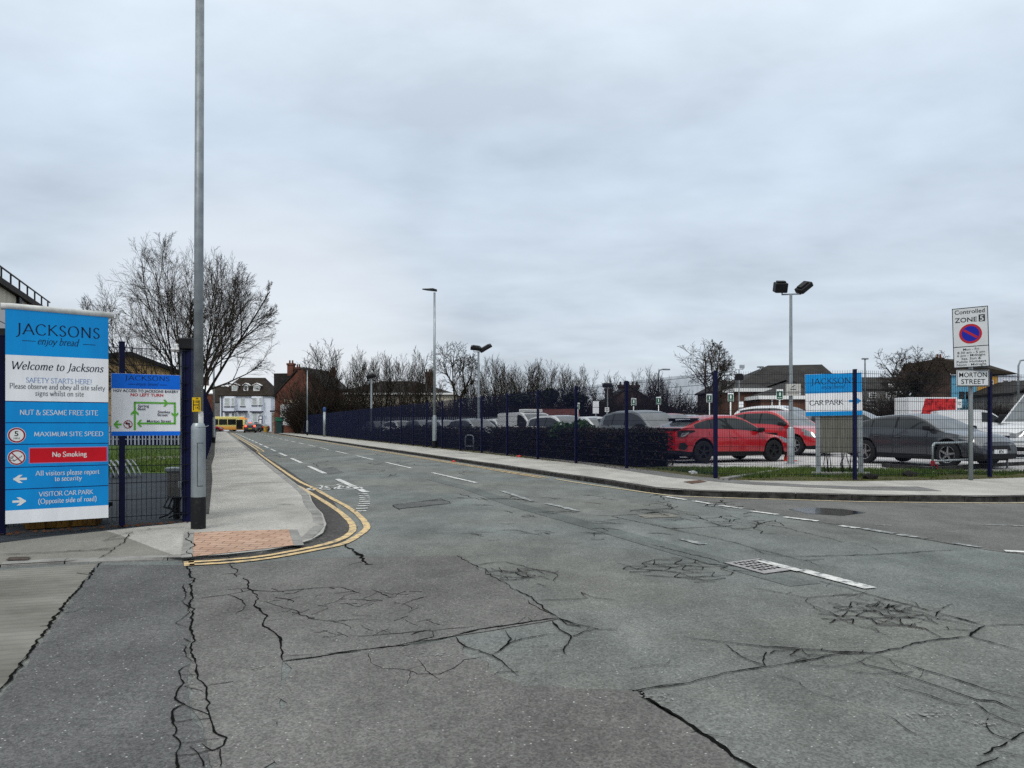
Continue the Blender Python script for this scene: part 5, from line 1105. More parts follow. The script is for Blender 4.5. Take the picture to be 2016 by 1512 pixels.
SPECS = {
'fastback': dict(L=4.5, W=1.80, wb=2.70, fo=.88, wr=.335, belt=[(-2.25,1.00),(-1.9,1.02),(-.8,.985),(.5,.93),(1.0,.89),(1.6,.80),(2.05,.69),(2.25,.58)],
   roof=[(-2.08,1.03),(-1.6,1.19),(-1.1,1.34),(-.5,1.425),(-.1,1.43),(.25,1.365),(.6,1.2),(1.06,.90)], sw=(-1.62,.90), pil=[(-.42,-.34),(-1.02,-.98)], ws=(.22,1.0), rg=(-1.98,-1.2), wroof=.60, rimr=.0),
'coupe_suv': dict(L=4.69, W=1.85, wb=2.79, fo=.93, wr=.36, belt=[(-2.34,1.04),(-1.9,1.10),(-.8,1.07),(.5,1.03),(1.1,1.0),(1.7,.92),(2.15,.80),(2.34,.68)],
   roof=[(-2.16,1.11),(-1.5,1.34),(-.9,1.45),(-.3,1.49),(.05,1.48),(.4,1.40),(1.25,1.0)], sw=(-1.7,.98), pil=[(-.36,-.28),(-1.2,-1.15)], ws=(.32,1.2), rg=(-2.1,-1.25), wroof=.62),
'supermini': dict(L=4.02, W=1.74, wb=2.51, fo=.85, wr=.31, belt=[(-2.01,.98),(-1.7,1.03),(-.6,1.0),(.5,.96),(.95,.94),(1.4,.88),(1.8,.76),(2.01,.62)],
   roof=[(-1.93,1.03),(-1.82,1.25),(-1.5,1.41),(-.9,1.48),(-.2,1.49),(.15,1.43),(1.0,.95)], sw=(-1.6,.80), pil=[(-.40,-.32),(-1.12,-1.04)], ws=(.10,.95), rg=(-1.93,-1.6), wroof=.64),
'suv': dict(L=4.45, W=1.84, wb=2.65, fo=.88, wr=.36, belt=[(-2.22,1.05),(-1.9,1.12),(-.6,1.10),(.5,1.07),(1.0,1.06),(1.55,1.0),(2.0,.90),(2.22,.76)],
   roof=[(-2.14,1.12),(-2.02,1.38),(-1.7,1.58),(-.9,1.67),(-.2,1.67),(.2,1.60),(1.1,1.08)], sw=(-1.75,.85), pil=[(-.42,-.33),(-1.2,-1.12)], ws=(.14,1.04), rg=(-2.12,-1.75), wroof=.66),
'small_van': dict(L=4.75, W=1.88, wb=2.95, fo=.92, wr=.33, belt=[(-2.37,1.15),(-1.9,1.16),(.5,1.14),(1.0,1.12),(1.5,1.08),(2.1,.95),(2.37,.78)],
   roof=[(-2.35,1.16),(-2.30,1.86),(-1.9,1.93),(.1,1.95),(.5,1.90),(.85,1.70),(1.55,1.1)], sw=(.12,1.28), pil=[], ws=(.62,1.5), rg=(-2.36,-2.33), wroof=.80),
'large_van': dict(L=5.5, W=2.0, wb=3.3, fo=1.0, wr=.35, belt=[(-2.75,1.30),(-1.9,1.32),(.8,1.30),(1.2,1.28),(1.7,1.20),(2.4,1.05),(2.75,.85)],
   roof=[(-2.73,1.32),(-2.66,2.35),(-2.3,2.45),(.4,2.47),(.8,2.40),(1.1,2.1),(1.85,1.22)], sw=(.42,1.6), pil=[], ws=(.9,1.8), rg=(-2.74,-2.72), wroof=.82),
'saloon': dict(L=4.4, W=1.78, wb=2.62, fo=.88, wr=.315, belt=[(-2.2,.98),(-1.8,1.02),(-.6,.99),(.5,.95),(1.0,.92),(1.5,.85),(2.0,.73),(2.2,.60)],
   roof=[(-2.1,1.02),(-1.9,1.2),(-1.5,1.37),(-.8,1.45),(-.2,1.455),(.15,1.39),(1.05,.93)], sw=(-1.65,.85), pil=[(-.40,-.32),(-1.15,-1.07)], ws=(.14,1.0), rg=(-2.08,-1.6), wroof=.62),
}
_cc = {}
def car_parts(kind, pm, clad, rimm, style):
    s = SPECS[kind]; L, W = s['L'], s['W']; hl = L/2; xf = hl-s['fo']; xr = xf-s['wb']; wr = s['wr']; Ra = wr+.06; zs = .21
    xs = sorted(set([round(-hl+L*i/66, 4) for i in range(67)] + [round(c+sg*Ra*f, 4) for c in (xf, xr) for sg in (-1,1) for f in (1, .94, .75)] + [hl-.02, -hl+.02, hl-.07, -hl+.07]))
    xs = [x for i, x in enumerate(xs) if i == 0 or x-xs[i-1] > .012]; xs[-1] = hl
    P_ = {k: MB() for k in ('body','lower_trim','headlight_l','headlight_r','taillight_l','taillight_r','grille','door_fl','door_fr','door_rl','door_rr','windscreen','rear_window',)}
    def hw(x):
        u = max(0, abs(x)-(hl-.6))/.6; return W/2*(1-.025*(abs(x)/hl)**2-.20*u**2.6)
    def arch(x):
        for c in (xf, xr):
            if abs(x-c) < Ra: return wr+math.sqrt(Ra*Ra-(x-c)**2)
        return 0
    LV = [0,.16,.33,.52,.70,.86,1.0]; YF = [.90,.965,.99,1.0,.992,.965,.925]
    def ring(x):
        zt = herm(s['belt'], x); w_ = hw(x); a = arch(x); d = zt-zs; o = []
        wt = sstep(hl-.55, hl, abs(x)); sg = 1 if x > 0 else -1
        zl = zs + .05*sstep(hl-.4, hl, abs(x))
        for i, (l, yf) in enumerate(zip(LV, YF)):
            z = zl+(zt-zl)*l; 
            if a: z = max(z, min(a, zt-.10)+.014*i)
            k = .16*max(0, (z-.42)/.5)**1.6 if x > 0 else .10*max(0, (z-.75)/.4)**1.5 + .05*max(0, (.45-z)/.25)
            o.append((x-sg*wt*k, w_*yf, z))
        cr = .045 if x > .9 else .025; kx = o[-1][0]
        o.append((kx, w_*.66, zt+cr*.75)); o.append((kx, w_*.30, zt+cr)); o.append((kx, 0, zt+cr*1.05)); return o
    rs = [ring(x) for x in xs]
    def quad(part, q):
        P_.setdefault(part, MB()).add(q, [(0,1,2,3)])
    doorx = [(-.36, .78+(.25 if kind in ('small_van','large_van') else 0)), (max(xr+Ra*.55, -1.35), -.36)]
    if kind in ('small_van','large_van'): doorx = [(.10, 1.2), (-.95, .10)]
    for i in range(len(xs)-1):
        xm = (xs[i]+xs[i+1])/2; A_, B_ = rs[i], rs[i+1]
        for j in range(len(A_)-1):
            for sg, sd in ((1,'l'),(-1,'r')):
                q = [(A_[j][0],sg*A_[j][1],A_[j][2]),(B_[j][0],sg*B_[j][1],B_[j][2]),(B_[j+1][0],sg*B_[j+1][1],B_[j+1][2]),(A_[j+1][0],sg*A_[j+1][1],A_[j+1][2])]
                part = 'body'
                if j == 0 and clad: part = 'lower_trim'
                if clad == 2 and j == 1 and (abs(xm-xf) < Ra+.03 or abs(xm-xr) < Ra+.03 or abs(xm) > hl-.35): part = 'lower_trim'
                if xm > hl-.60 and j in ((5,) if kind == 'coupe_suv' else (4,5)) and (xm > hl-.60+.10*(5-j)): part = 'headlight_'+sd
                if xm < -hl+.34 and j in (4,5) : part = 'taillight_'+sd
                if part == 'body' and 1 <= j <= 5:
                    if doorx[0][0] < xm < doorx[0][1]: part = 'door_f'+sd
                    elif doorx[1][0] < xm < doorx[1][1]: part = 'door_r'+sd
                quad(part, q if sg > 0 else q[::-1])
    for e_ in (0, -1):
        A_ = rs[e_]
        for j in range(len(A_)-1):
            cols = [1, .62, -.62, -1]
            for k in range(3):
                c0, c1 = cols[k], cols[k+1]
                part = 'body'
                if j == 0 or (j == 1 and e_ == -1): part = 'lower_trim'
                if e_ == -1 and j in (3,4) and k == 1: part = 'grille'
                if e_ == -1 and j in ((5,) if kind == 'coupe_suv' else (4,5)) and k != 1: part = 'headlight_'+('l' if k == 0 else 'r')
                if e_ == 0 and j in (4,5) and k != 1: part = 'taillight_'+('l' if k == 0 else 'r')
                q = [(A_[j][0],A_[j][1]*c0,A_[j][2]),(A_[j][0],A_[j][1]*c1,A_[j][2]),(A_[j+1][0],A_[j+1][1]*c1,A_[j+1][2]),(A_[j+1][0],A_[j+1][1]*c0,A_[j+1][2])]
                quad(part, q if e_ == -1 else q[::-1])
    # greenhouse
    rf = s['roof']; x0, x1 = rf[0][0], rf[-1][0]; H = max(p[1] for p in rf)
    gx = sorted(set([round(x0+(x1-x0)*i/64, 4) for i in range(65)] + [round(v, 4) for v in s['sw']] + [round(v, 4) for p in s['pil'] for v in p] + [round(v, 4) for v in s['ws']+s['rg']]))
    gx = [x for i, x in enumerate(gx) if i == 0 or x-gx[i-1] > .008]
    FRr = [0,.10,.5,.86,1.0]
    def gring(x):
        zt = herm(s['belt'], x); zr = max(herm(rf, x), zt+.001); w0 = hw(x)*.925-.012; fr = (zr-zt)/(H-zt); wR = W/2*s['wroof']/.6*.66 if s['wroof'] < .75 else W/2*.84
        wR = W/2*(.70 if s['wroof'] < .75 else .86)
        wt = w0+(min(wR, w0)-w0)*min(1, fr); o = []
        for f in FRr: 
            bul = .018*math.sin(f*math.pi)
            o.append((x, w0+(wt-w0)*f+bul, zt+(zr-zt)*f))
        cr = .045*min(1, fr*1.2)
        o.append((x, wt*.88, zr+cr*.45)); o.append((x, wt*.45, zr+cr*.85)); o.append((x, 0, zr+cr)); return o
    gs = [gring(x) for x in gx]
    for i in range(len(gx)-1):
        xm = (gx[i]+gx[i+1])/2; A_, B_ = gs[i], gs[i+1]
        for j in range(len(A_)-1):
            for sg, sd in ((1,'l'),(-1,'r')):
                q = [(p[0],sg*p[1],p[2]) for p in (A_[j],B_[j],B_[j+1],A_[j+1])]
                part = 'body'; hgt = A_[4][2]-A_[0][2]
                if 1 <= j <= 2 and s['sw'][0] < xm < s['sw'][1] and hgt > .10: part = 'lower_trim' if any(a < xm < b for a, b in s['pil']) else 'side_window_'+sd+str(sum(xm > b for a, b in s['pil']))
                if j >= 5 and s['ws'][0] < xm < s['ws'][1]: part = 'windscreen'
                if j >= 5 and s['rg'][0] < xm < s['rg'][1]: part = 'rear_window'
                quad(part, q if sg > 0 else q[::-1])
    res = []
    mats_ = {'body':pm,'lower_trim':M_trim,'headlight':M_lamp,'taillight':M_tail,'grille':M_trim,'door':pm,'windscreen':M_wscr,'rear_window':M_wscr,'side_window':M_glass}
    for k, b in P_.items():
        if not b.f: continue
        nm = k if k in mats_ else k.rsplit('_', 1)[0]
        if k in ('body','lower_trim','grille','windscreen','rear_window'): nm = k
        bm = bmesh.new(); me0 = b.mesh(nm, mats_[nm]); bm.from_mesh(me0); bmesh.ops.remove_doubles(bm, verts=bm.verts[:], dist=.0012)
        bmesh.ops.dissolve_degenerate(bm, edges=bm.edges[:], dist=.0005)
        if nm == 'door':   # shrink the outline a little so that a dark gap shows
            pass
        bm.to_mesh(me0); bm.free(); shade(me0, 38); res.append((nm, me0, k))
    # seams, wheel-well box, mirrors, handles, plate
    sm = MB()
    for x in sorted({doorx[0][0], doorx[0][1], doorx[1][0]}):
        r_ = ring(x)
        for sg in (1,-1): sm.tube([(p[0], sg*(p[1]+.001), p[2]) for p in r_[1:7]], .0055, 5)
    for sg in (1,-1):
        sm.tube([(x, sg*(ring(x)[1][1]+.001), ring(x)[1][2]) for x in [doorx[1][0]+(doorx[0][1]-doorx[1][0])*k/12 for k in range(13)]], .005, 5)
    res.append(('door_gap', sm.mesh('door_gap', M_trim), 'door_gap'))
    ub = MB(); ub.box(-hl+.25, hl-.25, -W*.39, W*.39, .19, .60); ub.box(-hl+.5, hl-.6, -W*.40, W*.40, .55, .9 if H > 1.3 else .8); res.append(('underbody', ub.mesh('underbody', M_trim), 'underbody'))
    for sg, sd in ((1,'l'),(-1,'r')):
        xm = s['sw'][1]-.12; r_ = ring(xm); bz = 1.0 if H < 1.8 else 2.0
        mb = MB(); y = r_[6][1]+.02; mb.bbox(xm-.09*bz, xm+.07*bz, y+.05, y+.05+.17*bz, r_[6][2]+.02, r_[6][2]+.16*bz, .04); mb.bbox(xm-.03, xm+.04, y-.06, y+.08, r_[6][2]+.01, r_[6][2]+.06, .015)
        if sg < 0: mb.v = [(a, -b, c) for a, b, c in mb.v]
        me = mb.mesh('door_mirror', M_trim); shade(me, 40); res.append(('door_mirror', me, 'mirror'))
    np_ = MB(); np_.bbox(hl-.05, hl+.012, -.26, .26, .40, .51, .004); res.append(('number_plate', np_.mesh('number_plate', M_signw), 'plate'))
    np_ = MB(); np_.bbox(-hl-.014, -hl+.1, -.26, .26, .60, .71, .004); res.append(('number_plate', np_.mesh('number_plate', mat('rear plate', (.55,.42,.05), .5)), 'plate'))
    ax = [(xf, W/2-.115), (xf, -W/2+.115), (xr, W/2-.115), (xr, -W/2+.115)]
    hd = []
    for x, sg in ((doorx[0][0]+.12, 1),(doorx[0][0]+.12,-1),(doorx[1][0]+.14,1),(doorx[1][0]+.14,-1)):
        r_ = ring(x); mb = MB(); y = r_[4][1]; mb.bbox(x-.02, x+.16, y-.01, y+.03, r_[4][2]+.02, r_[4][2]+.05, .008)
        if sg < 0: mb.v = [(a, -b, c) for a, b, c in mb.v]
        hd.append((mb.mesh('handle', pm), sg, 'f' if x > -.1 and kind not in () and abs(x-(doorx[0][0]+.12)) < .001 else 'r'))
    return res, ax, hd
def car(name, label, x, y, hd, kind, pm, cat='car', clad=1, rimm=None, style='five', scale=1.0, z=None, group=None, plate=None):
    rimm = rimm or M_rim
    key = (kind, pm.name, clad, rimm.name, style)
    if key not in _cc: _cc[key] = car_parts(*key[:1], pm, clad, rimm, style)
    res, ax, hdl = _cc[key]
    t_ = thing(name, label, cat, (x, y, gz(x, y)+.004 if z is None else z), R(hd), group); t_.scale = (scale,)*3
    doors = {}
    for nm, me, k in res:
        o = link(nm, me, t_)
        if nm == 'door': doors[k[-2:]] = o
    for me, sg, fr in hdl:
        o = link('handle', me, None); o.parent = doors.get(fr+('l' if sg > 0 else 'r'), t_)
    ty, rm = wheel_meshes(SPECS[kind]['wr'], rimm, style)
    for ax_, ay in ax:
        w_ = bpy.data.objects.new('wheel', None); col.objects.link(w_); w_.parent = t_; w_.location = (ax_, ay, SPECS[kind]['wr']); w_.empty_display_size = .1
        link('tyre', ty, w_); link('rim', rm, w_)
    return t_
Pred = paint('red metallic paint', (.36,.003,.009)); Pred2 = paint('bright red paint', (.40,.006,.012)); Pgrey = paint('graphite grey paint', (.036,.040,.047), metal=.3); Pwhite = paint('white car paint', (.62,.63,.64)); Psilver = paint('silver car paint', (.34,.36,.38), metal=.5); Pgrey2 = paint('mid grey car paint', (.13,.14,.15), metal=.4); Pblack = paint('black car paint', (.010,.010,.012)); Pblue = paint('dark blue car paint', (.01,.02,.06))
# the red hatchback nearest the fence
rc = car('hatchback', 'red five-door hatchback with black wheels and rear spoiler, beside the end of the hedge', 6.82, 24.85, 23, 'fastback', Pred, clad=1, rimm=M_rimd, scale=1.02, z=.12)
mb = MB(); mb.bbox(-1.62,-1.30,-.60,.60,1.335,1.36,.008); mb.bbox(-1.60,-1.34,-.60,-.56,1.26,1.34,.006); mb.bbox(-1.60,-1.34,.56,.60,1.26,1.34,.006); mb.build('spoiler', M_trim, rc)
mb = MB(); mb.bbox(-2.26,-2.06,-.72,.72,1.0,1.05,.012); mb.build('tailgate_spoiler', M_trim, rc)
mb = MB()
for sg in (1,-1):
    mb.prism([(-2.19,sg*.80,.42),(-2.02,sg*.872,.40),(-1.92,sg*.887,.50),(-2.02,sg*.875,.62),(-2.17,sg*.80,.60)], (.0, sg*.012, 0))
mb.build('bumper_vent', M_trim, rc, norm=True)
mb = MB()
for sg in (1,-1):
    mb.prism([(-2.22,sg*.77,.80),(-2.08,sg*.845,.84),(-1.62,sg*.865,.96),(-1.70,sg*.862,.99),(-2.08,sg*.83,.99),(-2.2,sg*.76,.98)], (0, sg*.014, 0))
mb.build('lamp_surround', M_trim, rc, norm=True)
mb = MB()
for sg in (1,-1): mb.prism([(-2.17,sg*.805,.79),(-2.02,sg*.862,.81),(-1.86,sg*.874,.93),(-2.1,sg*.845,.90)], (0, sg*.018, 0))
mb.build('lamp_cluster', M_lamp, rc, norm=True)
# red small car, white SUV behind it
ms_ = car('hatchback', 'bright red small car with a silver grille bar, behind the red hatchback', 10.6, 29.9, -57, 'supermini', Pred2, scale=1.10, rimm=M_rim)
mb = MB(); mb.tube([(2.0,-.42,.585),(2.035,-.2,.56),(2.04,0,.55),(2.035,.2,.56),(2.0,.42,.585)], .022, 8); mb.build('grille_bar', M_chrome, ms_, True)
car('suv', 'white sport utility car with dark glass behind the bright red small car', 12.95, 36.0, -48, 'suv', Pwhite, clad=2, rimm=M_rimd, scale=1.12)
gcar = car('coupe_suv', 'dark grey sloping-back sport utility car facing the kerb, behind the hoop barrier', 12.3, 22.75, -66, 'coupe_suv', Pgrey, clad=2, rimm=M_rim, scale=.985, z=.12)
mb = MB(); fit(mb, sans('BP24', .02), lambda x, y, d: Vector((2.36+.0, (x-50)*.01*.5, .455-(y-50)*.01)), 50, 54, 34, 8, 0, cap=SC); mb.build('plate_lettering', M_black, gcar)
car('crossover', 'mid grey car half hidden by the car park sign and its right-hand post', 15.2, 33.5, -38, 'suv', Pgrey2, clad=2, rimm=M_rimd)
car('panel_van', 'small white panel van behind the dark grey car, facing the right', 27.3, 45, -12, 'small_van', Pwhite, cat='van', clad=1, rimm=M_rim, scale=.94)
lv = car('panel_van', 'large white van with a big black mirror at the right edge, behind the navy post', 19.95, 27.6, 188, 'large_van', Pwhite, cat='van', clad=1, rimm=M_rim, scale=.95)
car('people_carrier', 'mid grey people carrier behind the hedge, left of the red hatchback', 5.0, 27.9, -62, 'suv', Pgrey2, cat='car', rimm=M_rim, scale=1.0)
lot = [
 ('hatchback', 'red hatchback roof showing behind the grey people carrier', 1326, 34, -62, 'supermini', Pred2, 1.03),
 ('saloon_car', 'silver car roof showing just above the red hatchback roof', 1366, 37, -62, 'saloon', Psilver, 1.0),
 ('saloon_car', 'white car beyond the green shrub, left of the grey people carrier', 1225, 37, -60, 'saloon', Pwhite, 1.0),
 ('estate_car', 'white car behind the green shrub in the hedge', 1172, 38, -60, 'saloon', Pwhite, 1.03),
 ('saloon_car', 'white car with an orange lower glow of parked lamps, left of the green shrub', 1112, 33, -58, 'supermini', Pwhite, 1.05),
 ('panel_van', 'white panel van with a light bar on its roof, behind the mesh fence', 1042, 38.5, -60, 'small_van', Pwhite, .92),
 ('saloon_car', 'small white car close left of the white panel van', 990, 42, -60, 'supermini', Pwhite, 1.0),
 ('suv', 'silver car with pale roof left of the hedge gap, behind the mesh fence', 938, 41, -55, 'supermini', Psilver, 1.0),
 ('saloon_car', 'silver blue car seen through the mesh beside the hoop guard', 880, 47, -58, 'saloon', Psilver, 1.0),
 ('suv', 'dark grey car behind the pale grey street lamp', 838, 52, -58, 'supermini', Pgrey2, 1.0),
 ('saloon_car', 'white car seen as a pale streak through the mesh fence', 792, 56, -58, 'saloon', Pwhite, 1.0),
 ('saloon_car', 'dark car at the far end of the seen row behind the mesh fence', 748, 62, -58, 'saloon', Pblue, 1.0),
 ('saloon_car', 'far white car between the car park sign and the dark grey car', 1738, 46, -20, 'saloon', Pwhite, 1.0),
]
for nm, lb, px, Y, hd, kd, pm, s_ in lot:
    car(nm, lb, XX(px, Y), Y, hd, kd, pm, 'van' if 'van' in kd else 'car', rimm=M_rim, scale=s_)
for c_ in bpy.data.objects:
    if c_.parent is None and c_.get('label', '').startswith('white panel van with'):
        mb = MB(); mb.bbox(-.2,.5,-.55,.55,1.99,2.14,.03); mb.build('light_bar', M_white, c_)
    if c_.get('label', '').startswith('white car with an orange'): c_['label'] = 'small white car left of the green shrub, seen through the mesh fence'
# ================================================================ BUS AND FAR CARS
def bus(x, y, hd):
    t_ = thing('bus', 'cream and orange single-decker bus crossing the end of the street', 'bus', (x, y, .01), R(hd)); L, W, H = 9.6, 2.4, 2.75
    Mc = mat('bus cream', (.70,.62,.22), .4, var=.06); Mo = mat('bus orange', (.62,.30,.07), .4, var=.1)
    mb = MB(); mb.bbox(-L/2, L/2-.25, -W/2, W/2, .95, H-.25, .08); mb.bbox(L/2-.6, L/2, -W/2+.03, W/2-.03, .35, H-.4, .15); mb.bbox(-L/2,L/2-.5,-W/2,W/2,H-.45,H,.10); mb.build('body', Mc, t_, 40)
    mb = MB(); mb.bbox(-L/2+.02, L/2-.15, -W/2-.01, W/2+.01, .32, 1.0, .06); mb.build('lower_panel', Mo, t_, 40)
    mb = MB()
    for sg in (1,-1):
        for k in range(5): mb.bbox(-L/2+.4+k*1.55, -L/2+1.85+k*1.55, sg*(W/2+.005)-.012, sg*(W/2+.005)+.012, 1.25, 2.3, .01)
    mb.build('side_window', M_glass, t_)
    mb = MB(); mb.bbox(L/2-.02, L/2+.03, -W/2+.15, W/2-.15, 1.05, 2.15, .02); mb.bbox(L/2-1.5,L/2-.35,-W/2-.02,-W/2+.01,.45,2.2,.01); mb.build('windscreen', M_glass, t_)
    mb = MB(); mb.bbox(L/2-.06, L/2+.035, -W/2+.2, W/2-.2, 2.22, 2.5, .02); mb.bbox(L/2-.9, L/2-.06, -W/2-.012, -W/2+.01, 2.34, 2.6, .005); mb.build('destination_display', mat('display amber', (.75,.26,.06), .5, emit=.4), t_)
    ty, rm = wheel_meshes(.46, M_rim, 'ten')
    for wx in (L/2-2.4, -L/2+2.3):
        for sg in (1,-1):
            w_ = bpy.data.objects.new('wheel', None); col.objects.link(w_); w_.parent = t_; w_.location = (wx, sg*(W/2-.10), .46); link('tyre', ty, w_); link('rim', rm, w_)
bp = Vector((XX(443, 140), 140, 0)); bus(bp.x-1.1, bp.y, 8)
Yc = 122
brake = mat('lit brake lamp', (1.0,.10,.05), .3, emit=2.5)
fcx = car('saloon_car', 'black car braking with red lamps lit at the far end of the road', XX(492, Yc), Yc, 110, 'suv', Pblack, z=.01, scale=1.0)
mb = MB(); mb.bbox(-2.25,-2.1,-.80,-.52,.95,1.22,.02); mb.bbox(-2.25,-2.1,.52,.80,.95,1.22,.02); mb.bbox(-2.1,-2.0,-.2,.2,1.55,1.62,.01); mb.build('brake_light', brake, fcx)
car('saloon_car', 'black car waiting just right of the braking car at the far junction', XX(508, 133), 133, 150, 'saloon', Pblack, z=.01)
car('hatchback', 'red car on the far cross road behind the slim street lamp, by the brick house', XX(416, 132), 132, 10, 'supermini', Pred2, z=.01)
# delivery lorry with the food picture
dl = thing('delivery_lorry', 'white delivery lorry with a big red food picture on its side, beyond the car park', 'lorry', (XX(1840, 62)-.75, 62, .25), R(4))
Lq = 4.05; mb = MB(); mb.bbox(-Lq/2, Lq/2, -1.0, 1.0, .95, ZZ(783,62)-.25, .03); mb.build('box_body', Pwhite, dl)
mb = MB(); zz_ = ZZ(783,62)-.25; pts = [(-.7,0,1.0)]; 
cx = [(-.75,.98),(-1.0,1.25),(-1.08,1.7),(-.95,2.05),(-.65,zz_-.1),(1.9,zz_-.1),(1.9,.98)]
mb.prism([(a, -1.001, b) for a, b in cx], (0,-.006,0)); fp = mb.build('food_picture', mat('food picture reds', (.10,.004,.01), .5, c2=(.56,.03,.03), scale=3.4, detail=7, ramp=(.38,.58)), dl, norm=True)
mb = MB()
for k in range(4): mb.box(-1.85, -1.0-.12*(k%2), -1.004, -1.0, 1.25+.27*k, 1.40+.27*k)
mb.build('faded_motif', mat('faded pink print', (.50,.36,.40), .6, c2=(.62,.62,.64), scale=9, detail=6), dl)
mb = MB(); mb.bbox(Lq/2+.05, Lq/2+1.35, -.95, .95, .5, 1.75, .18); mb.build('cab', Pwhite, dl, 40)
mb = MB(); mb.bbox(Lq/2+.3, Lq/2+1.0, -.965, -.95, 1.05, 1.6, .01); mb.build('cab_window', M_glass, dl)
mb = MB(); mb.box(-Lq/2, Lq/2+1.3, -.4, .4, .5, .95); mb.build('chassis', M_trim, dl)
ty, rm = wheel_meshes(.46, M_rim, 'ten')
for wx in (-1.1, Lq/2+.75):
    for sg in (1,-1):
        w_ = bpy.data.objects.new('wheel', None); col.objects.link(w_); w_.parent = dl; w_.location = (wx, sg*.85, .46); link('tyre', ty, w_); link('rim', rm, w_)
# ================================================================ TREES
def tree_mesh(seed, H, stems=1, base=.25, fan=40, kids=(7,6,5,4), ratio=(.62,.5,.45,.4), rad=.12, up=.25, wob=.16, twig=.007, ang=(28,55), trunk_len=None, start=.3, droop=0., dome=None):
    r_ = random.Random(seed); T = MB(); C = MB()
    def branch(p, d, L, r, lev):
        if dome and lev > 0:
            for _ in range(12):
                e_ = p + d*L*1.0
                if (e_.x**2+e_.y**2)/dome[1]**2 + ((e_.z-dome[0])/dome[2])**2 < r_.uniform(.85, 1.12) or L < .25: break
                L *= .86
        n = 6 if lev < 2 else (4 if lev < 3 else 3); pts = [p.copy()]; ds = []; d = d.copy(); q = p.copy()
        for i in range(n):
            tro = up if lev < 3 else up*.5
            d = (d + Vector((r_.gauss(0,wob), r_.gauss(0,wob), r_.gauss(0,wob)*.7 + tro*.16 - droop*.1*(lev >= 2)))).normalized()
            q = q + d*L/n; pts.append(q.copy()); ds.append(d.copy())
        rads = [max(twig, r*(1-.72*i/n)) for i in range(n+1)]
        (T if lev == 0 else C).tube(pts, rads, 9 if lev == 0 else (6 if lev == 1 else (4 if lev == 2 else 3)), cap=False)
        if lev < len(kids):
            k = kids[lev]; ph = r_.uniform(0, 6.28)
            for j in range(k):
                u = start + (1-start)*(j+r_.uniform(.1,.9))/k; idx = min(n-1, int(u*n)); f = u*n-idx; b = pts[idx].lerp(pts[idx+1], f); dd = ds[idx]
                a = R(r_.uniform(*ang)); ph += 2.4 + r_.uniform(-.4,.4); s1 = dd.orthogonal().normalized(); s2 = dd.cross(s1)
                nd = (dd*math.cos(a) + (s1*math.cos(ph)+s2*math.sin(ph))*math.sin(a)).normalized()
                branch(b, nd, L*ratio[lev]*r_.uniform(.75,1.2)*(1.15-.45*u), max(twig, rads[idx]*.62), lev+1)
    for k in range(stems):
        a = 2*math.pi*k/stems + r_.uniform(-.4,.4); f = R(fan*r_.uniform(.35,1.0)) if stems > 1 else R(r_.uniform(0,4))
        d = Vector((math.sin(f)*math.cos(a), math.sin(f)*math.sin(a), math.cos(f))); branch(Vector((0,0,base if stems > 1 else -.05)), d, (trunk_len or H*.62)*r_.uniform(.9,1.1), rad*r_.uniform(.8,1.1), 0)
    if stems > 1: T.tube([(0,0,-.05),(0,0,base+.15)], [rad*2.1, rad*1.8], 12)
    # scale to the wanted height
    zm = max(v[2] for v in C.v); k = H/zm; 
    for b in (T, C): b.v = [(x*k, y*k, z*k) for x, y, z in b.v]
    tm = T.mesh('trunk', M_bark); cm_ = C.mesh('crown', M_twig); shade(tm, True); return tm, cm_
def plant_tree(name, label, meshes, x, y, z=0, s=1, rz=0, group=None, cat='tree', sz=None):
    t_ = thing(name, label, cat, (x, y, z), rz, group); t_.scale = (s, s, sz or s)
    link('trunk', meshes[0], t_); link('crown', meshes[1], t_); return t_
Yt = 34; bt = tree_mesh(21, ZZ(463,Yt), stems=8, base=1.3, fan=50, kids=(9,8,7,6), ratio=(.62,.54,.50,.48), rad=.08, up=.30, wob=.085, ang=(15,42), start=.16, droop=.25, twig=.0042, trunk_len=7.2, dome=(5.0, 5.0, 5.3))
plant_tree('bare_tree', 'large bare spreading tree with many stems behind the lorry route sign', bt, XX(364,Yt), Yt, 0, s=.89, sz=1.0, rz=2.2)
Yt = 66; r1t = tree_mesh(33, ZZ(666,Yt), trunk_len=5.8, dome=(5.7,3.1,3.4), kids=(12,9,7,5), ratio=(.75,.56,.50,.46), rad=.26, up=.28, wob=.10, ang=(26,62), start=.22, twig=.012)
plant_tree('bare_tree', 'broad round bare tree right of the corner fence post, above the parked cars', r1t, XX(1378,Yt), Yt, 0, rz=2.0)
Yt = 72; r2t = tree_mesh(57, ZZ(682,Yt), trunk_len=5.6, dome=(6.0,3.0,3.2), kids=(12,9,7,5), ratio=(.75,.56,.50,.46), rad=.32, up=.18, wob=.10, ang=(32,68), start=.3, twig=.013)
plant_tree('bare_tree', 'spreading bare tree with a thick ivied trunk in front of the slate terrace', r2t, XX(1797,Yt), Yt, 0, rz=1.0)
Yt = 80; r3t = tree_mesh(71, ZZ(671,Yt), trunk_len=6.6, dome=(6.8,3.0,3.5), kids=(12,9,7,4), ratio=(.7,.56,.50,.46), rad=.20, up=.30, wob=.09, ang=(26,58), start=.28, twig=.013)
plant_tree('bare_tree', 'round-crowned bare tree just right of the pale grey street lamp', r3t, XX(878,Yt), Yt, 0, rz=.3)
saps = [tree_mesh(100+i, 10, trunk_len=9, kids=(14,7,5), ratio=(.30,.46,.45), rad=.075, up=.7, wob=.05, ang=(16,36), start=.2, twig=.012) for i in range(5)]
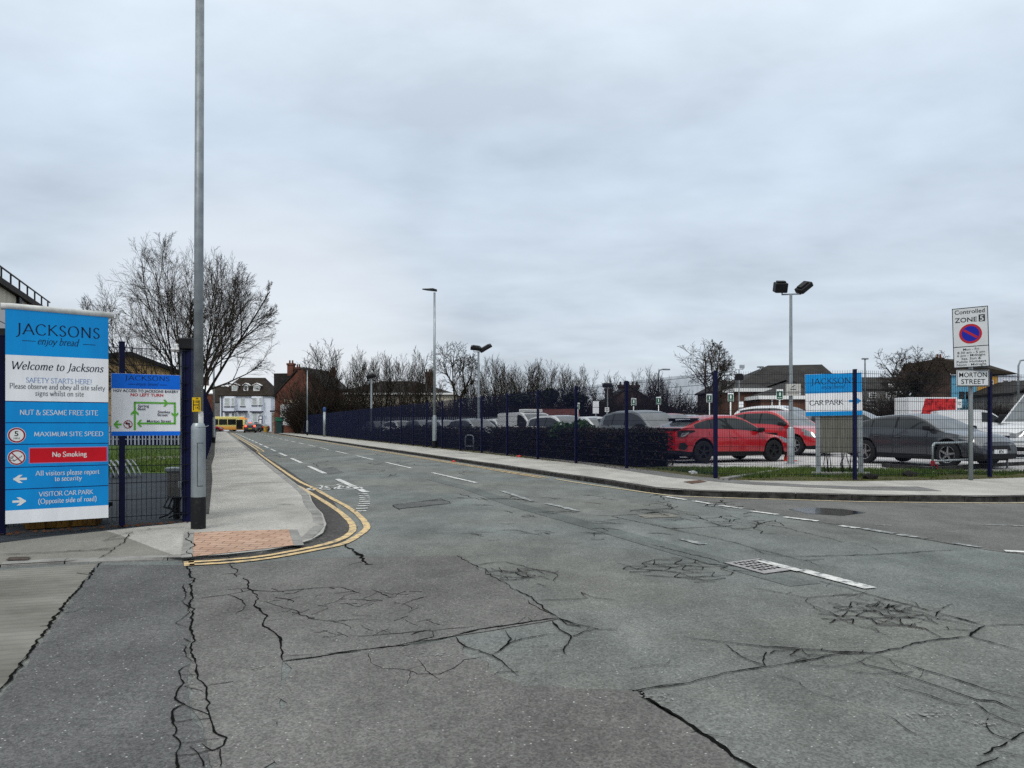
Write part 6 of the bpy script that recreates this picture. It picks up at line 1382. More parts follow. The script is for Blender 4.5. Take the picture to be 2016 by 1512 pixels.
bigs = [tree_mesh(200+i, 11, stems=3, base=.4, fan=22, kids=(11,8,5), ratio=(.5,.5,.45), rad=.075, up=.6, wob=.07, ang=(18,40), start=.16, twig=.012) for i in range(3)]
sapl = [(655,716,96,0),(672,722,92,0),(688,700,92,1),(703,688,90,0),(720,680,90,1),(741,690,90,0),(757,694,88,1),(772,690,88,0),(790,702,86,0),(806,694,88,1),(826,686,84,1),(842,680,84,0),(905,720,82,0),(922,712,80,1),(938,706,80,0),(950,700,78,0),(962,695,78,1),(978,698,78,0),(990,705,77,0),(1004,704,77,1),(1020,706,76,1),(1032,704,76,0),(1045,702,76,1),(1058,704,75,0),(1070,706,75,1),(1086,712,75,0),(1102,716,74,0),(1116,714,74,1),(1132,712,74,1),(1150,718,74,0),(1166,726,74,0),(1184,728,74,1),(1204,730,74,0),(1252,724,80,0),(1266,716,80,1),(1281,720,80,0),(1297,726,80,1),(1314,744,80,0),(1338,752,80,0)]
r_ = random.Random(9)
for i, (px, pt, Y, k) in enumerate(sapl):
    h = ZZ(pt, Y); m_ = (saps if k == 0 else bigs)[i % (5 if k == 0 else 3)]; H0 = 10 if k == 0 else 11
    plant_tree('young_tree', 'slender bare young tree in the row beyond the car park' if k == 0 else 'bushy bare multi-stemmed tree in the row beyond the car park', m_, XX(px,Y), Y, 0, h/H0*(.9 if k else 1.0), r_.uniform(0,6.28), 'bare trees in the row beyond the car park', sz=h/H0)
for px, pt, Y, k, lb in ((628,664,92,0,'tallest bare tree right of the brick pub chimneys'),(596,712,96,1,'small bare tree against the brick pub roof')):
    h = ZZ(pt, Y); m_ = bigs[k]; plant_tree('bare_tree', lb, m_, XX(px,Y), Y, 0, h/11*1.15, 1.1+k, sz=h/11)
# twiggy bushes and ivy masses
def bush_mesh(seed, w_, h, n, twig=.018, leaf=0):
    r_ = random.Random(seed); b = MB(); lf = MB()
    for i in range(n):
        a = r_.uniform(0, 6.28); rr = math.sqrt(r_.random())*w_*.35; p = Vector((rr*math.cos(a), rr*math.sin(a)*.6, 0)); d = Vector((math.cos(a)*.5+r_.gauss(0,.35), math.sin(a)*.4+r_.gauss(0,.35), 1)).normalized(); L = h*r_.uniform(.6,1.12)
        pts = [p]
        for k in range(4): d = (d+Vector((r_.gauss(0,.2), r_.gauss(0,.2), -.05*k))).normalized(); pts.append(pts[-1]+d*L/4)
        b.tube(pts, [twig*1.6,twig*1.3,twig,twig*.8,twig*.5], 3, cap=False)
        for k in range(5):
            j = r_.randint(1,3); q = pts[j]; d2 = (d+Vector((r_.gauss(0,.8), r_.gauss(0,.8), r_.gauss(0,.5)))).normalized(); b.tube([q, q+d2*h*.15, q+(d2+Vector((0,0,.2)))*h*.3], [twig*.8,twig*.6,twig*.4], 3, cap=False)
    return b
M_brush = mat('brown brush', (.024,.018,.014), .95, var=.4, scale=1.5)
bme = [bush_mesh(300+i, 4.2, 3.6, 260).mesh('thicket', M_brush) for i in range(3)]
def bush(label, px, pt, Y, k, wpx, group=None, zb=0):
    h = ZZ(pt, Y)-zb; o = link('thicket', bme[k], None, (XX(px,Y), Y, zb), r_.uniform(0,6)); s_ = wpx*Y/1500/3.6; o.scale = (s_, s_, h/3.3); return tag(o, label, 'bush', group)
bush('dark twiggy bush over the navy fence right of the brick pub', 602, 768, 106, 0, 62); bush('dense brown thicket behind the blue capped post', 640, 776, 100, 1, 90); bush('brown thicket behind the short floodlight column', 712, 784, 96, 2, 80); bush('low brown thicket against the brick pub wall', 592, 792, 103, 2, 40); bush('wide brown thicket before the dark hall roof', 672, 782, 98, 0, 80)
for i, (px, pt, Y, wp) in enumerate(((770,786,90,70),(815,788,88,70),(865,790,86,70),(915,790,82,75),(960,778,80,75),(1010,780,79,80),(1060,776,78,80),(1110,778,77,80),(1150,786,77,70),(1195,790,77,70),(1300,772,74,80),(1345,780,72,80),(1260,782,76,70))):
    bush('brown leafless thicket below the tree row beyond the car park', px, pt, Y, i%3, wp, 'thickets below the tree row')
bush('brown hedge-like thicket before the slate terrace houses', 1745, 775, 74, 1, 90); bush('brown thicket right of the car park sign below the terrace windows', 1778, 785, 73, 2, 70)
# leafy masses
def leaf_cloud(n, pos, size, seed, mb=None):
    r_ = random.Random(seed); b = mb or MB()
    for i in range(n):
        p = pos(r_); s_ = size*r_.uniform(.6,1.3); a = Vector((r_.gauss(0,1), r_.gauss(0,1), r_.gauss(0,1))).normalized(); u = a.orthogonal().normalized(); v = a.cross(u); th = r_.uniform(0,6.28)
        u2 = u*math.cos(th)+v*math.sin(th); v2 = a.cross(u2)
        b.add([p-u2*s_, p-v2*s_*.5, p+u2*s_, p+v2*s_*.5], [(0,1,2,3)], r_.choice((0,0,1)) )
    return b
M_hl = mat('dark hedge leaf', (.010,.014,.010), .65, var=.5, scale=6); M_hl2 = mat('brown hedge leaf', (.040,.025,.019), .8, var=.4, scale=6)
M_gl = mat('laurel leaf', (.030,.075,.022), .45, var=.35, scale=6); M_gl2 = mat('dark laurel leaf', (.014,.04,.014), .5, var=.3, scale=6); M_ivy = mat('ivy leaf', (.014,.020,.012), .55, var=.4, scale=4)
def box_hedge(label, t0, t1, s0, s1, h, n, seed, size=.05, wav=.05):
    def pos(r_):
        while True:
            t_ = r_.uniform(t0,t1); s_ = r_.uniform(s0,s1); z = r_.uniform(.02, h)
            hh = h*(1+wav*math.sin(s_*1.7)+wav*.7*math.sin(s_*4.3+1))
            z = z*hh/h
            k = min(t_-t0, t1-t_, s_-s0, s1-s_, hh-z)
            if r_.random() < .04 and hh-z < .2: z += r_.uniform(.02,.12)
            if k < .16 or r_.random() < .25: 
                q = RS(t_, s_, .1+z); return q + Vector((r_.gauss(0,.03), r_.gauss(0,.03), r_.gauss(0,.02)))
    b = leaf_cloud(n, pos, size, seed); o = tag(b.build('hedge', [M_hl, M_hl2]), label, 'hedge')
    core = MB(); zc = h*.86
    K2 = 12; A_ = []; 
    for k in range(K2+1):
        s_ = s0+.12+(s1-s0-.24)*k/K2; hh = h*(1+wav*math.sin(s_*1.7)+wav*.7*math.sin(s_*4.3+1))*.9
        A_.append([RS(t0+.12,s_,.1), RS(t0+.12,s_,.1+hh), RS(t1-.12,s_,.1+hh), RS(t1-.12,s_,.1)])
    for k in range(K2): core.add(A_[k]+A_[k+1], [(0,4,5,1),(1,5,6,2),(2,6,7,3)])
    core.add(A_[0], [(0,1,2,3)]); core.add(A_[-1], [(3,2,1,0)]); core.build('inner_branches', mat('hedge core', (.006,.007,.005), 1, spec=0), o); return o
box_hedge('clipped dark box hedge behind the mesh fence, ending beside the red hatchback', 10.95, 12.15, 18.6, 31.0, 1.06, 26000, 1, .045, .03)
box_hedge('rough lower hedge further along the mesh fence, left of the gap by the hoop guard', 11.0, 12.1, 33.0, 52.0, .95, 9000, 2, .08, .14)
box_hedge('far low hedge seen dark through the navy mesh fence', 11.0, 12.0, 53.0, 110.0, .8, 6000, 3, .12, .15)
sb0 = RS(11.75, 24.2)
def shp(r_):
    while True:
        v = Vector((r_.uniform(-1,1), r_.uniform(-1,1), r_.uniform(-1,1)))
        if .45 < v.length < 1: return Vector((sb0.x+v.x*.95, sb0.y+v.y*.7, 1.02+v.z*.42+.06*math.sin(v.x*7)))
tag(leaf_cloud(1500, shp, .075, 5).build('shrub', [M_gl, M_gl2]), 'bright green laurel shrub growing out of the dark hedge top', 'shrub')
iv = Vector((XX(1799,72), 72, 0))
def ivp(r_): a = r_.uniform(0,6.28); z = r_.uniform(1.0,5.9); rr = (.45+.25*math.sin(z*2.1))*math.sqrt(r_.uniform(.3,1))*1.5; return iv+Vector((rr*math.cos(a), rr*math.sin(a), z))
tag(leaf_cloud(1500, ivp, .16, 6).build('ivy', [M_ivy, M_ivy]), 'dark ivy mass clinging to the trunk before the slate terrace', 'ivy')
for i, (px, pt, pb, wp, Y) in enumerate(((1082,764,796,34,72),(1020,775,800,50,72),(1132,773,800,46,73))):
    c_ = Vector((XX(px,Y), Y, (ZZ(pt,Y)+ZZ(pb,Y))/2)); hw_ = wp*Y/3000; hh_ = (ZZ(pt,Y)-ZZ(pb,Y))/2
    def pp(r_):
        while True:
            v = Vector((r_.uniform(-1,1), r_.uniform(-1,1), r_.uniform(-1,1)))
            if .35 < v.length < 1: return c_+Vector((v.x*hw_*(1+.2*math.sin(v.z*5)), v.y*hw_, v.z*hh_))
    o = tag(leaf_cloud(1300, pp, .17, 40+i).build('evergreen_bush', [M_ivy, M_hl]), ('tallest dark evergreen clump','left dark evergreen clump above the white van','right dark evergreen clump above the small white car')[i]+' among the bare tree row', 'bush')
    mb = MB(); mb.tube([(c_.x,c_.y,0),(c_.x,c_.y,c_.z)], .12, 6); mb.build('trunk', M_bark, o)
# grass
M_gr = mat('grass blade', (.040,.088,.014), .75, c2=(.105,.135,.028), scale=1.2, detail=6); M_gr2 = mat('moss', (.12,.15,.015), .8, c2=(.06,.09,.02), scale=5)
def grass(name, label, n, pos, h, seed, m_):
    r_ = random.Random(seed); b = MB()
    for i in range(n):
        p = pos(r_); hh = h*r_.uniform(.5,1.3); a = r_.uniform(0,6.28); wv_ = Vector((math.cos(a), math.sin(a), 0))*.012*(h/.1); ln_ = Vector((r_.gauss(0,.4), r_.gauss(0,.4), 1))*hh
        b.add([p-wv_, p+wv_, p+ln_], [(0,1,2)])
    o = b.build(name, m_); return stuff(o, label, 'grass')
def vpos(r_):
    while True:
        x = r_.uniform(3.2, 16); y = r_.uniform(17, 21.4); t_ = x*RN.x+y*RN.y
        yb = 16.6 + max(0, (x-8.5)*.28); 
        if t_ > 10.95 and y > yb+.75+.25*math.sin(x*3.1) and y < (20.9 if x < 8 else 20.9-.42*(x-8) if x < 12 else 19.0+.3*(x-12))-.05 and math.sin(x*1.9)*math.sin(y*2.3+1) > -.75: return Vector((x, y, .1))
grass('grass', 'green grass strip behind the see-through mesh fence', 15000, vpos, .09, 4, M_gr)
def mpos(r_):
    while True:
        x = r_.uniform(3.6, 16); y = 16.4 + r_.uniform(0, 1.5) + max(0, (x-8.5)*.28); t_ = x*RN.x+y*RN.y
        if t_ > 10.5 and noise.noise(Vector((x*1.3, y*1.8, 3))) > -.02: return Vector((x, y, .1))
grass('moss', 'yellow green moss and weeds along the foot of the see-through fence', 3800, mpos, .035, 8, M_gr2)
lw = MB(); lw.poly([P(x, y, .098) for x, y in ((150,930),(372,932),(372,877),(120,877))]); struct('lawn', lw, mat('lawn', (.035,.075,.012), .9, c2=(.06,.10,.02), scale=3, detail=8))
pth = MB(); pth.poly([P(x, y, .102) for x, y in ((214,918),(290,906),(372,900),(372,896),(285,899),(214,909))]); struct('path', pth, M_conc)
def lpos(r_):
    while True:
        p = P(r_.uniform(150,372), 879+51*r_.random()**.6, .1)
        if not (899-.08*(p.x) < 0): return p
grass('grass', 'bright green lawn in the yard behind the lorry route sign', 7000, lpos, .11, 12, M_gr)
lv_ = MB(); r_ = random.Random(77)
for i in range(900):
    x = r_.uniform(-1, 15); 
    u = r_.random()
    if u < .55: p = RS(10.42+r_.gauss(.0,.16), r_.uniform(16.8,60), .108)
    else: p = Vector((x, 16.25+max(0,(x-8.5)*.28)+r_.uniform(.05,.6), .108)) if x > 4.4 else RS(10.42+r_.gauss(0,.16), r_.uniform(16.8,40), .108)
    a = r_.uniform(0,6.28); s_ = r_.uniform(.015,.04); d = Vector((math.cos(a), math.sin(a), 0))*s_; q = Vector((-d.y, d.x, 0))*.6
    lv_.add([p-d, p-q+Vector((0,0,.01)), p+d+Vector((0,0,.015)), p+q], [(0,1,2,3)], r_.choice((0,0,1,1,2)))
stuff(lv_.build('leaf_litter', [M_hl2, M_brush, mat('dry leaf', (.16,.09,.04), .9)]), 'dead leaves gathered along the foot of the mesh fences', 'dead leaves')
def litter(label, px, py, m_, s_, z=.1, seed=1):
    r_ = random.Random(seed); p = P(px, py, z); bm = bmesh.new(); bmesh.ops.create_icosphere(bm, subdivisions=1, radius=1)
    for v in bm.verts: v.co = Vector((v.co.x*s_*r_.uniform(.6,1.2), v.co.y*s_*.7*r_.uniform(.6,1.2), max(0, v.co.z*s_*.4+s_*.2)))
    me = bpy.data.meshes.new('litter'); bm.to_mesh(me); bm.free(); me.materials.append(m_); o = link('litter', me, None, p); return tag(o, label, 'litter')
M_lr = mat('litter red', (.5,.05,.04), .5); M_dk = mat('dark rubble', (.02,.017,.015), .9, var=.4, scale=9)
litter('scrap of red litter in the gutter by the kerb', 893, 909.5, M_lr, .1, 0, 1); litter('red litter at the foot of the mesh fence', 1023, 900, M_lr, .13, .1, 2); litter('crumpled white wrapper on the grass by the corner post', 1364, 933, M_signw, .14, .1, 3); litter('white scrap in the weeds by the hoop barrier', 1838, 930, M_signw, .06, .1, 4)
litter('dark clod lying left of the zone sign post', 1788, 938, M_dk, .24, .1, 5); litter('dark clod beside the right leg of the car park sign', 1712, 943, M_dk, .22, .1, 6); litter('small dark clod right of the larger clod', 1853, 936, M_dk, .12, .1, 7); litter('white paper scrap on the side street by the kerb', 1813, 987, M_signw, .05, 0, 8); litter('tan leaf by the kerb of the side street', 1746, 986, mat('tan', (.4,.25,.13), .8), .05, 0, 9)
# ================================================================ BUILDINGS
M_brickr = brick('red brick', (.16,.050,.032), (.11,.036,.026), (.10,.075,.06), rot='wall', var=.9)
M_brickd = brick('dark brick', (.075,.045,.034), (.055,.034,.028), (.07,.058,.05), rot='wall', var=.9)
M_brickb = brick('brown brick', (.135,.062,.042), (.10,.046,.033), (.09,.065,.05), rot='wall', var=.8)
M_bricky = brick('buff brick', (.40,.27,.12), (.34,.22,.095), (.20,.15,.09), rot='wall', var=.5)
M_slate = brick('roof slate', (.026,.024,.023), (.036,.033,.031), (.012,.011,.011), bw=.3, bh=.22, msize=.01, rot='wall', rough=.7)
M_tiled = brick('brown roof tile', (.036,.028,.021), (.027,.021,.017), (.014,.011,.009), bw=.25, bh=.25, msize=.012, rot='wall', rough=.8)
M_stone = mat('grey stone', (.13,.13,.125), .9, c2=(.22,.21,.20), scale=1.6, detail=9)
M_rendw = mat('white render', (.66,.70,.78), .7, c2=(.76,.79,.86), scale=1.0, detail=8)
M_rendb = mat('blue render', (.13,.36,.52), .7, var=.12); M_rendy = mat('ochre render', (.50,.27,.055), .7, var=.15); M_cream = mat('cream render', (.42,.38,.30), .8, c2=(.56,.52,.43), scale=.7, detail=9, stretch=(1,1,.35)); M_maroon = mat('maroon paint', (.13,.01,.015), .5)
def window(root, x, z, w_, h, y=0., fm=None, bars=1, sill=None, side=None):
    """sash window on a front wall (y) or, with side=x, on a side wall"""
    fm = fm or M_white; b = MB(); f = .07
    B = (lambda mb, a0, a1, d0, d1, z0, z1: mb.box(a0, a1, y+d0, y+d1, z0, z1)) if side is None else (lambda mb, a0, a1, d0, d1, z0, z1: mb.box(side-d1*1 if side > 0 else side+d0, side-d0 if side > 0 else side+d1, a0, a1, z0, z1))
    B(b, x-w_/2, x+w_/2, -.05, -.004, z, z+f); B(b, x-w_/2, x+w_/2, -.05, -.004, z+h-f, z+h); B(b, x-w_/2, x-w_/2+f, -.05, -.004, z+f, z+h-f); B(b, x+w_/2-f, x+w_/2, -.05, -.004, z+f, z+h-f)
    if bars: B(b, x-w_/2+f, x+w_/2-f, -.045, -.004, z+h*.5-.03, z+h*.5+.03)
    o = b.build('window', fm, root); p = MB(); B(p, x-w_/2+f, x+w_/2-f, -.02, -.004, z+f, z+h*.5-.03 if bars else z+h-f)
    if bars: B(p, x-w_/2+f, x+w_/2-f, -.02, -.004, z+h*.5+.03, z+h-f)
    p.build('pane', M_blind if fm is M_white and sill is not None else M_pane, o)
    if sill is not None: s_ = MB(); B(s_, x-w_/2-.12, x+w_/2+.12, -.14, -.003, z-.14, z-.002); s_.build('sill', sill, o)
    return o
M_blind = mat('window with pale blind', (.38,.42,.42), .2, c2=(.50,.54,.53), scale=1.2)
def roof_gable(root, w_, d, e_, r, mat_, ax='x', oh=.35, th=.18):
    b = MB()
    if ax == 'x':    # ridge along x
        s = (r-e_)/(d/2); A_ = [(-oh,-oh,e_-s*oh),(-oh,d/2,r),(-oh,d+oh,e_-s*oh)]; B_ = [(w_+oh, y, z) for x, y, z in A_]
    else:
        s = (r-e_)/(w_/2); A_ = [(-oh,-oh,e_-s*oh),(w_/2,-oh,r),(w_+oh,-oh,e_-s*oh)]; B_ = [(x, d+oh, z) for x, y, z in A_]
    up = lambda p: (p[0], p[1], p[2]+th)
    for i in (0, 1):
        q = [A_[i], B_[i], B_[i+1], A_[i+1]]; b.add(q+[up(p) for p in q], [(0,1,2,3),(4,7,6,5),(0,4,5,1),(1,5,6,2),(2,6,7,3),(3,7,4,0)])
    return b.build('roof', mat_, root, norm=True)
def roof_hip(root, w_, d, e_, r, mat_, oh=.3, ins=None):
    ins = ins if ins is not None else d/2; b = MB(); v = [(-oh,-oh,e_),(w_+oh,-oh,e_),(w_+oh,d+oh,e_),(-oh,d+oh,e_),(ins,d/2,r),(w_-ins,d/2,r)]
    b.add(v, [(0,1,5,4),(1,2,5),(2,3,4,5),(3,0,4),(0,3,2,1)]); b.box(-oh,w_+oh,-oh,d+oh,e_-.15,e_-.003); return b.build('roof', mat_, root)
def walls(root, w_, d, e_, mat_, r=None, ax=None, z0=0):
    b = MB()
    if r is None: b.box(0,w_,0,d,z0,e_)
    elif ax == 'x':
        b.prism([(0,0,z0),(0,d,z0),(0,d,e_),(0,d/2,r),(0,0,e_)], (w_,0,0))
    else: b.prism([(0,0,z0),(w_,0,z0),(w_,0,e_),(w_/2,0,r),(0,0,e_)], (0,d,0))
    return b.build('wall', mat_, root, norm=True)
def chimney(parent, x, y, z0, z1, w_=.9, d=.6, m_=None, pots=3):
    b = MB(); b.box(x-w_/2,x+w_/2,y-d/2,y+d/2,z0,z1-.3); b.box(x-w_/2-.08,x+w_/2+.08,y-d/2-.08,y+d/2+.08,z1-.3,z1); o = b.build('chimney', m_ or M_brickr, parent)
    p = MB()
    for k in range(pots): p.tube([(x-w_/2+w_*(k+.5)/pots, y, z1+.002),(x-w_/2+w_*(k+.5)/pots, y, z1+.45)], [.14,.11], 8)
    return o, p
def bld(name, label, x, y, rz, z=0, cat='house', group=None): return thing(name, label, cat, (x, y, z), rz, group)
def loc_of(pxl, Y): return XX(pxl, Y)
# white house facing down the street
Yh = 152; k = Yh/1500
h = bld('white_house', 'white two-storey house with three dormers at the end of the street', XX(433,Yh), Yh, R(2)); Wh = 99*k; e_ = ZZ(778,Yh); rr = ZZ(741,Yh)
walls(h, Wh, 9, e_, M_rendw); rf = MB()
d_ = 9; oh = .35; v = [(-oh,-oh,e_),(Wh+oh,-oh,e_),(Wh+oh,d_+oh,e_),(-oh,d_+oh,e_),(XX(459,Yh)-XX(433,Yh),d_*.45,rr),(XX(510,Yh)-XX(433,Yh),d_*.45,rr)]
rf.add(v, [(0,1,5,4),(1,2,5),(2,3,4,5),(3,0,4),(0,3,2,1)]); rf.box(-oh,Wh+oh,-oh,d_+oh,e_-.2,e_-.003); roof = rf.build('roof', M_tiled, h)
for px, w_ in ((459,1.1),(481,.85),(502,1.25)):
    x = (px-433)*k; zb_ = ZZ(769,Yh); y0 = .72; b = MB(); hh = 1.05
    b.prism([(x-w_/2,y0,zb_),(x+w_/2,y0,zb_),(x+w_/2,y0,zb_+hh),(x,y0,zb_+hh+.35),(x-w_/2,y0,zb_+hh)], (0,3.2,0)); dm = b.build('dormer', M_white, roof, norm=True)
    b = MB(); b.prism([(x-w_/2-.25,y0-.15,zb_+hh-.02),(x,y0-.15,zb_+hh+.42),(x+w_/2+.25,y0-.15,zb_+hh-.02),(x+w_/2+.25,y0-.15,zb_+hh+.1),(x,y0-.15,zb_+hh+.54),(x-w_/2-.25,y0-.15,zb_+hh+.1)], (0,3.2,0)); b.build('dormer_roof', M_white, roof, norm=True)
    b = MB(); b.box(x-w_*.32,x+w_*.32,y0-.02,y0-.004,zb_+.15,zb_+hh-.08); b.build('dormer_pane', M_pane if px == 481 else M_blind, roof)
M_nsill = mat('navy sill', (.02,.022,.05), .5)
b = MB()
for px0, px1 in ((441,466),(494,519)):
    x0, x1 = (px0-433)*k, (px1-433)*k; b.prism([(x0,-.002,.0),(x0+.35,-.75,0),(x1-.35,-.75,0),(x1,-.002,0)], (0,0,e_-.25))
bay = b.build('bay', M_rendw, h, norm=True)
for px, zt, zb2, w_, y in ((449.5,784,800,.95,-.752),(461,784,800,.62,-.752),(477.5,784,799.5,.85,0),(502.5,783,798,.95,-.752),(514.5,783,798,.62,-.752),(449.5,813,825,.9,-.752),(461,813,825,.62,-.752),(503,812,831,.95,-.752),(514,812,826,.6,-.752)):
    window(h, (px-433)*k, ZZ(zb2,Yh), w_, (zb2-zt)*k, y, sill=M_nsill if zb2 < 803 else None if zb2 < 826 else M_nsill)
b = MB()
for px0, px1, py in ((440.5,467,811),(493.5,520,811),(467.5,487,810)): b.box((px0-433)*k,(px1-433)*k,-1.0,-.76 if px0 != 467.5 else -.002,ZZ(py,Yh)-.12,ZZ(py,Yh)+.14)
b.build('canopy', M_nsill, h); b = MB(); b.box((474-433)*k,(483.5-433)*k,-.32,-.28,ZZ(820.5,Yh),ZZ(813,Yh)); b.build('porch_board', M_signw, h)
b = MB(); b.tube([((437-433)*k,-.08,0),((437-433)*k,-.08,e_)], .1, 6); b.build('drainpipe', M_nsill, h)
bs = thing('banner_sign', 'tall dark banner sign on a post in front of the white house', 'sign', (XX(513,140), 140, 0)); b = MB(); b.bbox(-.36,.36,-.05,.05,1.15,2.95,.02); b.build('banner', M_navy, bs); b = MB(); b.box(-.08,.08,-.04,.04,0,1.15); b.build('post', M_navy, bs)
b = MB(); b.box(-.22,.24,-.056,-.051,2.35,2.8); b.box(-.24,.2,-.056,-.051,1.5,2.2); b.build('picture', M_signw, bs)
# neighbours to its left
h = bld('slate_house', 'low house with a big dark roof left of the white house', XX(388,154), 154, R(2)); Wd_ = 43.5*154/1500; walls(h, Wd_, 9, ZZ(792,154), M_stone, ZZ(760,154), 'x'); roof_gable(h, Wd_, 9, ZZ(792,154), ZZ(760,154), M_tiled, 'x', .1)
h = bld('brick_house', 'brick gabled house with a white barge board behind the lamp columns', XX(388,120), 120, R(25)); walls(h, 2.4, 8, ZZ(775,120), M_brickr, ZZ(757,120), 'x'); rg = roof_gable(h, 2.2, 8, ZZ(775,120), ZZ(757,120), M_white, 'x', .12); o, p = chimney(rg, 1.4, 4, ZZ(765,120), ZZ(741,120), 1.1, .8, M_brickd); p.build('chimney_pot', M_brickr, rg)
# brick pub
Yp = 112; k = Yp/1500; x0 = XX(541,Yp)
h = bld('pub', 'red brick pub with tall chimneys and a gable wall lettered POLAR', x0, Yp, R(-10), cat='pub'); Wp = 7.6; e_ = ZZ(779,Yp)
b = MB(); xa = (600-541)*k
b.prism([(0,0,0),(Wp,0,0),(Wp,0,ZZ(765,Yp)),(xa,0,ZZ(727,Yp)),(xa-.9,0,ZZ(733,Yp)),(0,0,e_)], (0,9,0)); b.build('wall', M_brickr, h, norm=True)
b = MB(); b.prism([(-.25,-.12,e_-.2),(xa-1.0,-.12,ZZ(733,Yp)+.15),(xa-1.0,-.12,ZZ(733,Yp)+.4),(-.25,-.12,e_+.08)], (0,9.3,0)); b.prism([(xa,-.12,ZZ(727,Yp)+.02),(Wp+.3,-.12,ZZ(765,Yp)-.1),(Wp+.3,-.12,ZZ(765,Yp)+.2),(xa,-.12,ZZ(727,Yp)+.3)], (0,9.3,0)); rf = b.build('roof', M_slate, h, norm=True)
b = MB(); b.bbox(-1.0,(570-541)*k,1.6,9,e_+.3,ZZ(733.5,Yp),.05); b.build('mansard', M_slate, rf); b = MB(); b.box(.3,1.9,1.55,1.597,ZZ(766,Yp),ZZ(748,Yp)); b.build('dormer', M_black, rf)
for px0, px1, pt, y in ((564,578,715,.7),(581,591.5,723,.7),(641,650,727,3.0)):
    o, p = chimney(rf, ((px0+px1)/2-541)*k, y, ZZ(740,Yp), ZZ(pt,Yp), (px1-px0)*k*.85, .8, M_brickr, 2); p.build('chimney_pot', M_brickr, rf)
b = MB(); b.box(-.42,-.002,-.1,9,0,ZZ(812,Yp)); b.build('shop_front', mat('pale shop front', (.30,.26,.22), .7, c2=(.10,.06,.05), scale=1.5, detail=4), h); b = MB(); b.box(-.7,-.003,-.15,9.2,ZZ(811,Yp),ZZ(808,Yp)); b.box(-.6,.3,-.3,9.2,e_-.15,e_+.05); b.build('cornice', M_slate, h)
b = MB(); fit(b, sans('POLAR', .02), lambda x, y, d: Vector((x, -.015, y)), 2.75, 0, 2.5, .5, 0, cap=SC); b.v = [(x, y, -z + 2*0 + ZZ(793.5,Yp)) for x, y, z in b.v]; b.v = [(x, y, 2*ZZ(793.5,Yp)-z if False else z) for x, y, z in b.v]
b.v = [(x, y, ZZ(793.5,Yp)-(z-ZZ(793.5,Yp)) if z < ZZ(793.5,Yp) else z) for x, y, z in b.v]; b.build('lettering', mat('cream lettering', (.55,.47,.34), .6), h)
hb_ = thing('hoarding', 'white boarded hoarding against the pub wall behind twiggy bushes', 'hoarding', (XX(552,109.5), 109.5, 0)); b = MB(); b.bbox(0,4.8,0,.12,1.2,ZZ(796,109.5),.02); b.build('board', M_signw, hb_); b = MB(); b.box(.3,.45,.02,.1,0,1.2); b.box(4.3,4.45,.02,.1,0,1.2); b.build('post', M_bark, hb_)
uc = thing('utility_kiosk', 'green roofed kiosk and dark door panel at the foot of the pub wall', 'kiosk', (XX(543.5,108), 108, 0)); b = MB(); b.bbox(0,.8,0,.6,0,1.75,.03); b.build('cabinet', mat('kiosk teal', (.02,.05,.055), .5), uc); b = MB(); b.bbox(-.1,.9,-.1,.7,1.75,2.35,.08); b.build('hood', mat('kiosk green', (.02,.13,.08), .5), uc)
bo = thing('barrel_bollard', 'yellow barrel bollards at the corner kerb by the pub', 'bollard', (XX(523,116), 116, .1)); bo['label'] = 'yellow rubbish bin at the corner kerb by the pub'; bo['category'] = 'bin'; bo.name = 'litter_bin'
b = MB(); b.lathe([(.28,0),(.3,.1),(.3,.78),(.34,.8),(.34,.9),(.0001,.95)], 16); b.build('bin', mat('bin yellow', (.42,.25,.05), .6, var=.2), bo, 40); b = MB(); b.tube([(.42,0,0),(.42,0,.9)], .05, 8); b.build('post', M_black, bo)
# dark roofed hall behind the tree row
Yb = 118; h = bld('hall', 'long cream hall with a dark roof and chimney behind the tree row', XX(655,Yb), Yb, R(0), cat='hall'); Wb = XX(892,Yb)-XX(655,Yb); walls(h, Wb, 12, ZZ(775,Yb), M_cream); rf = roof_hip(h, Wb, 12, ZZ(775,Yb), ZZ(746,Yb), M_slate, .4, XX(738,Yb)-XX(655,Yb))
b = MB(); b.box(-.42,Wb+.42,-.45,-.42,ZZ(777,Yb),ZZ(773.5,Yb)); b.build('gutter', M_white, h); o, p = chimney(rf, XX(837,Yb)-XX(655,Yb), 6, ZZ(760,Yb), ZZ(727,Yb), 1.3, .9, M_brickd); p.build('chimney_pot', M_brickd, rf)
for i in range(6): window(h, 1.6+i*2.9, 1.6, 1.3, 1.7, 0)
# low red roofed shed
h = bld('shed', 'low shed with a dull red roof beyond the parked white van', XX(1045,68), 68, 0, cat='shed'); walls(h, 4.2, 4, ZZ(824,68), M_brickd, ZZ(806,68), 'x'); roof_gable(h, 4.2, 4, ZZ(824,68), ZZ(808,68), mat('dull red roof', (.075,.022,.018), .8, var=.3), 'x', .2)
# dark brick gable with pots
Yg = 95; h = bld('brick_house', 'dark brick gable end house with a row of chimney pots behind the green bay signs', XX(1190,Yg), Yg, 0); Wg = XX(1290,Yg)-XX(1190,Yg); walls(h, Wg, 9, ZZ(794,Yg), M_brickd, ZZ(761,Yg), 'y'); rf = roof_gable(h, Wg, 9, ZZ(794,Yg), ZZ(761,Yg), M_slate, 'y', .12)
o, p = chimney(rf, Wg*.51, 1.4, ZZ(766,Yg), ZZ(757,Yg), 2.6, .7, M_brickd, 5); p.build('chimney_pot', M_brickd, rf); o, p = chimney(rf, Wg*.16, 4, ZZ(785,Yg), ZZ(762,Yg), .9, .7, M_brickd, 2); p.build('chimney_pot', M_brickd, rf)
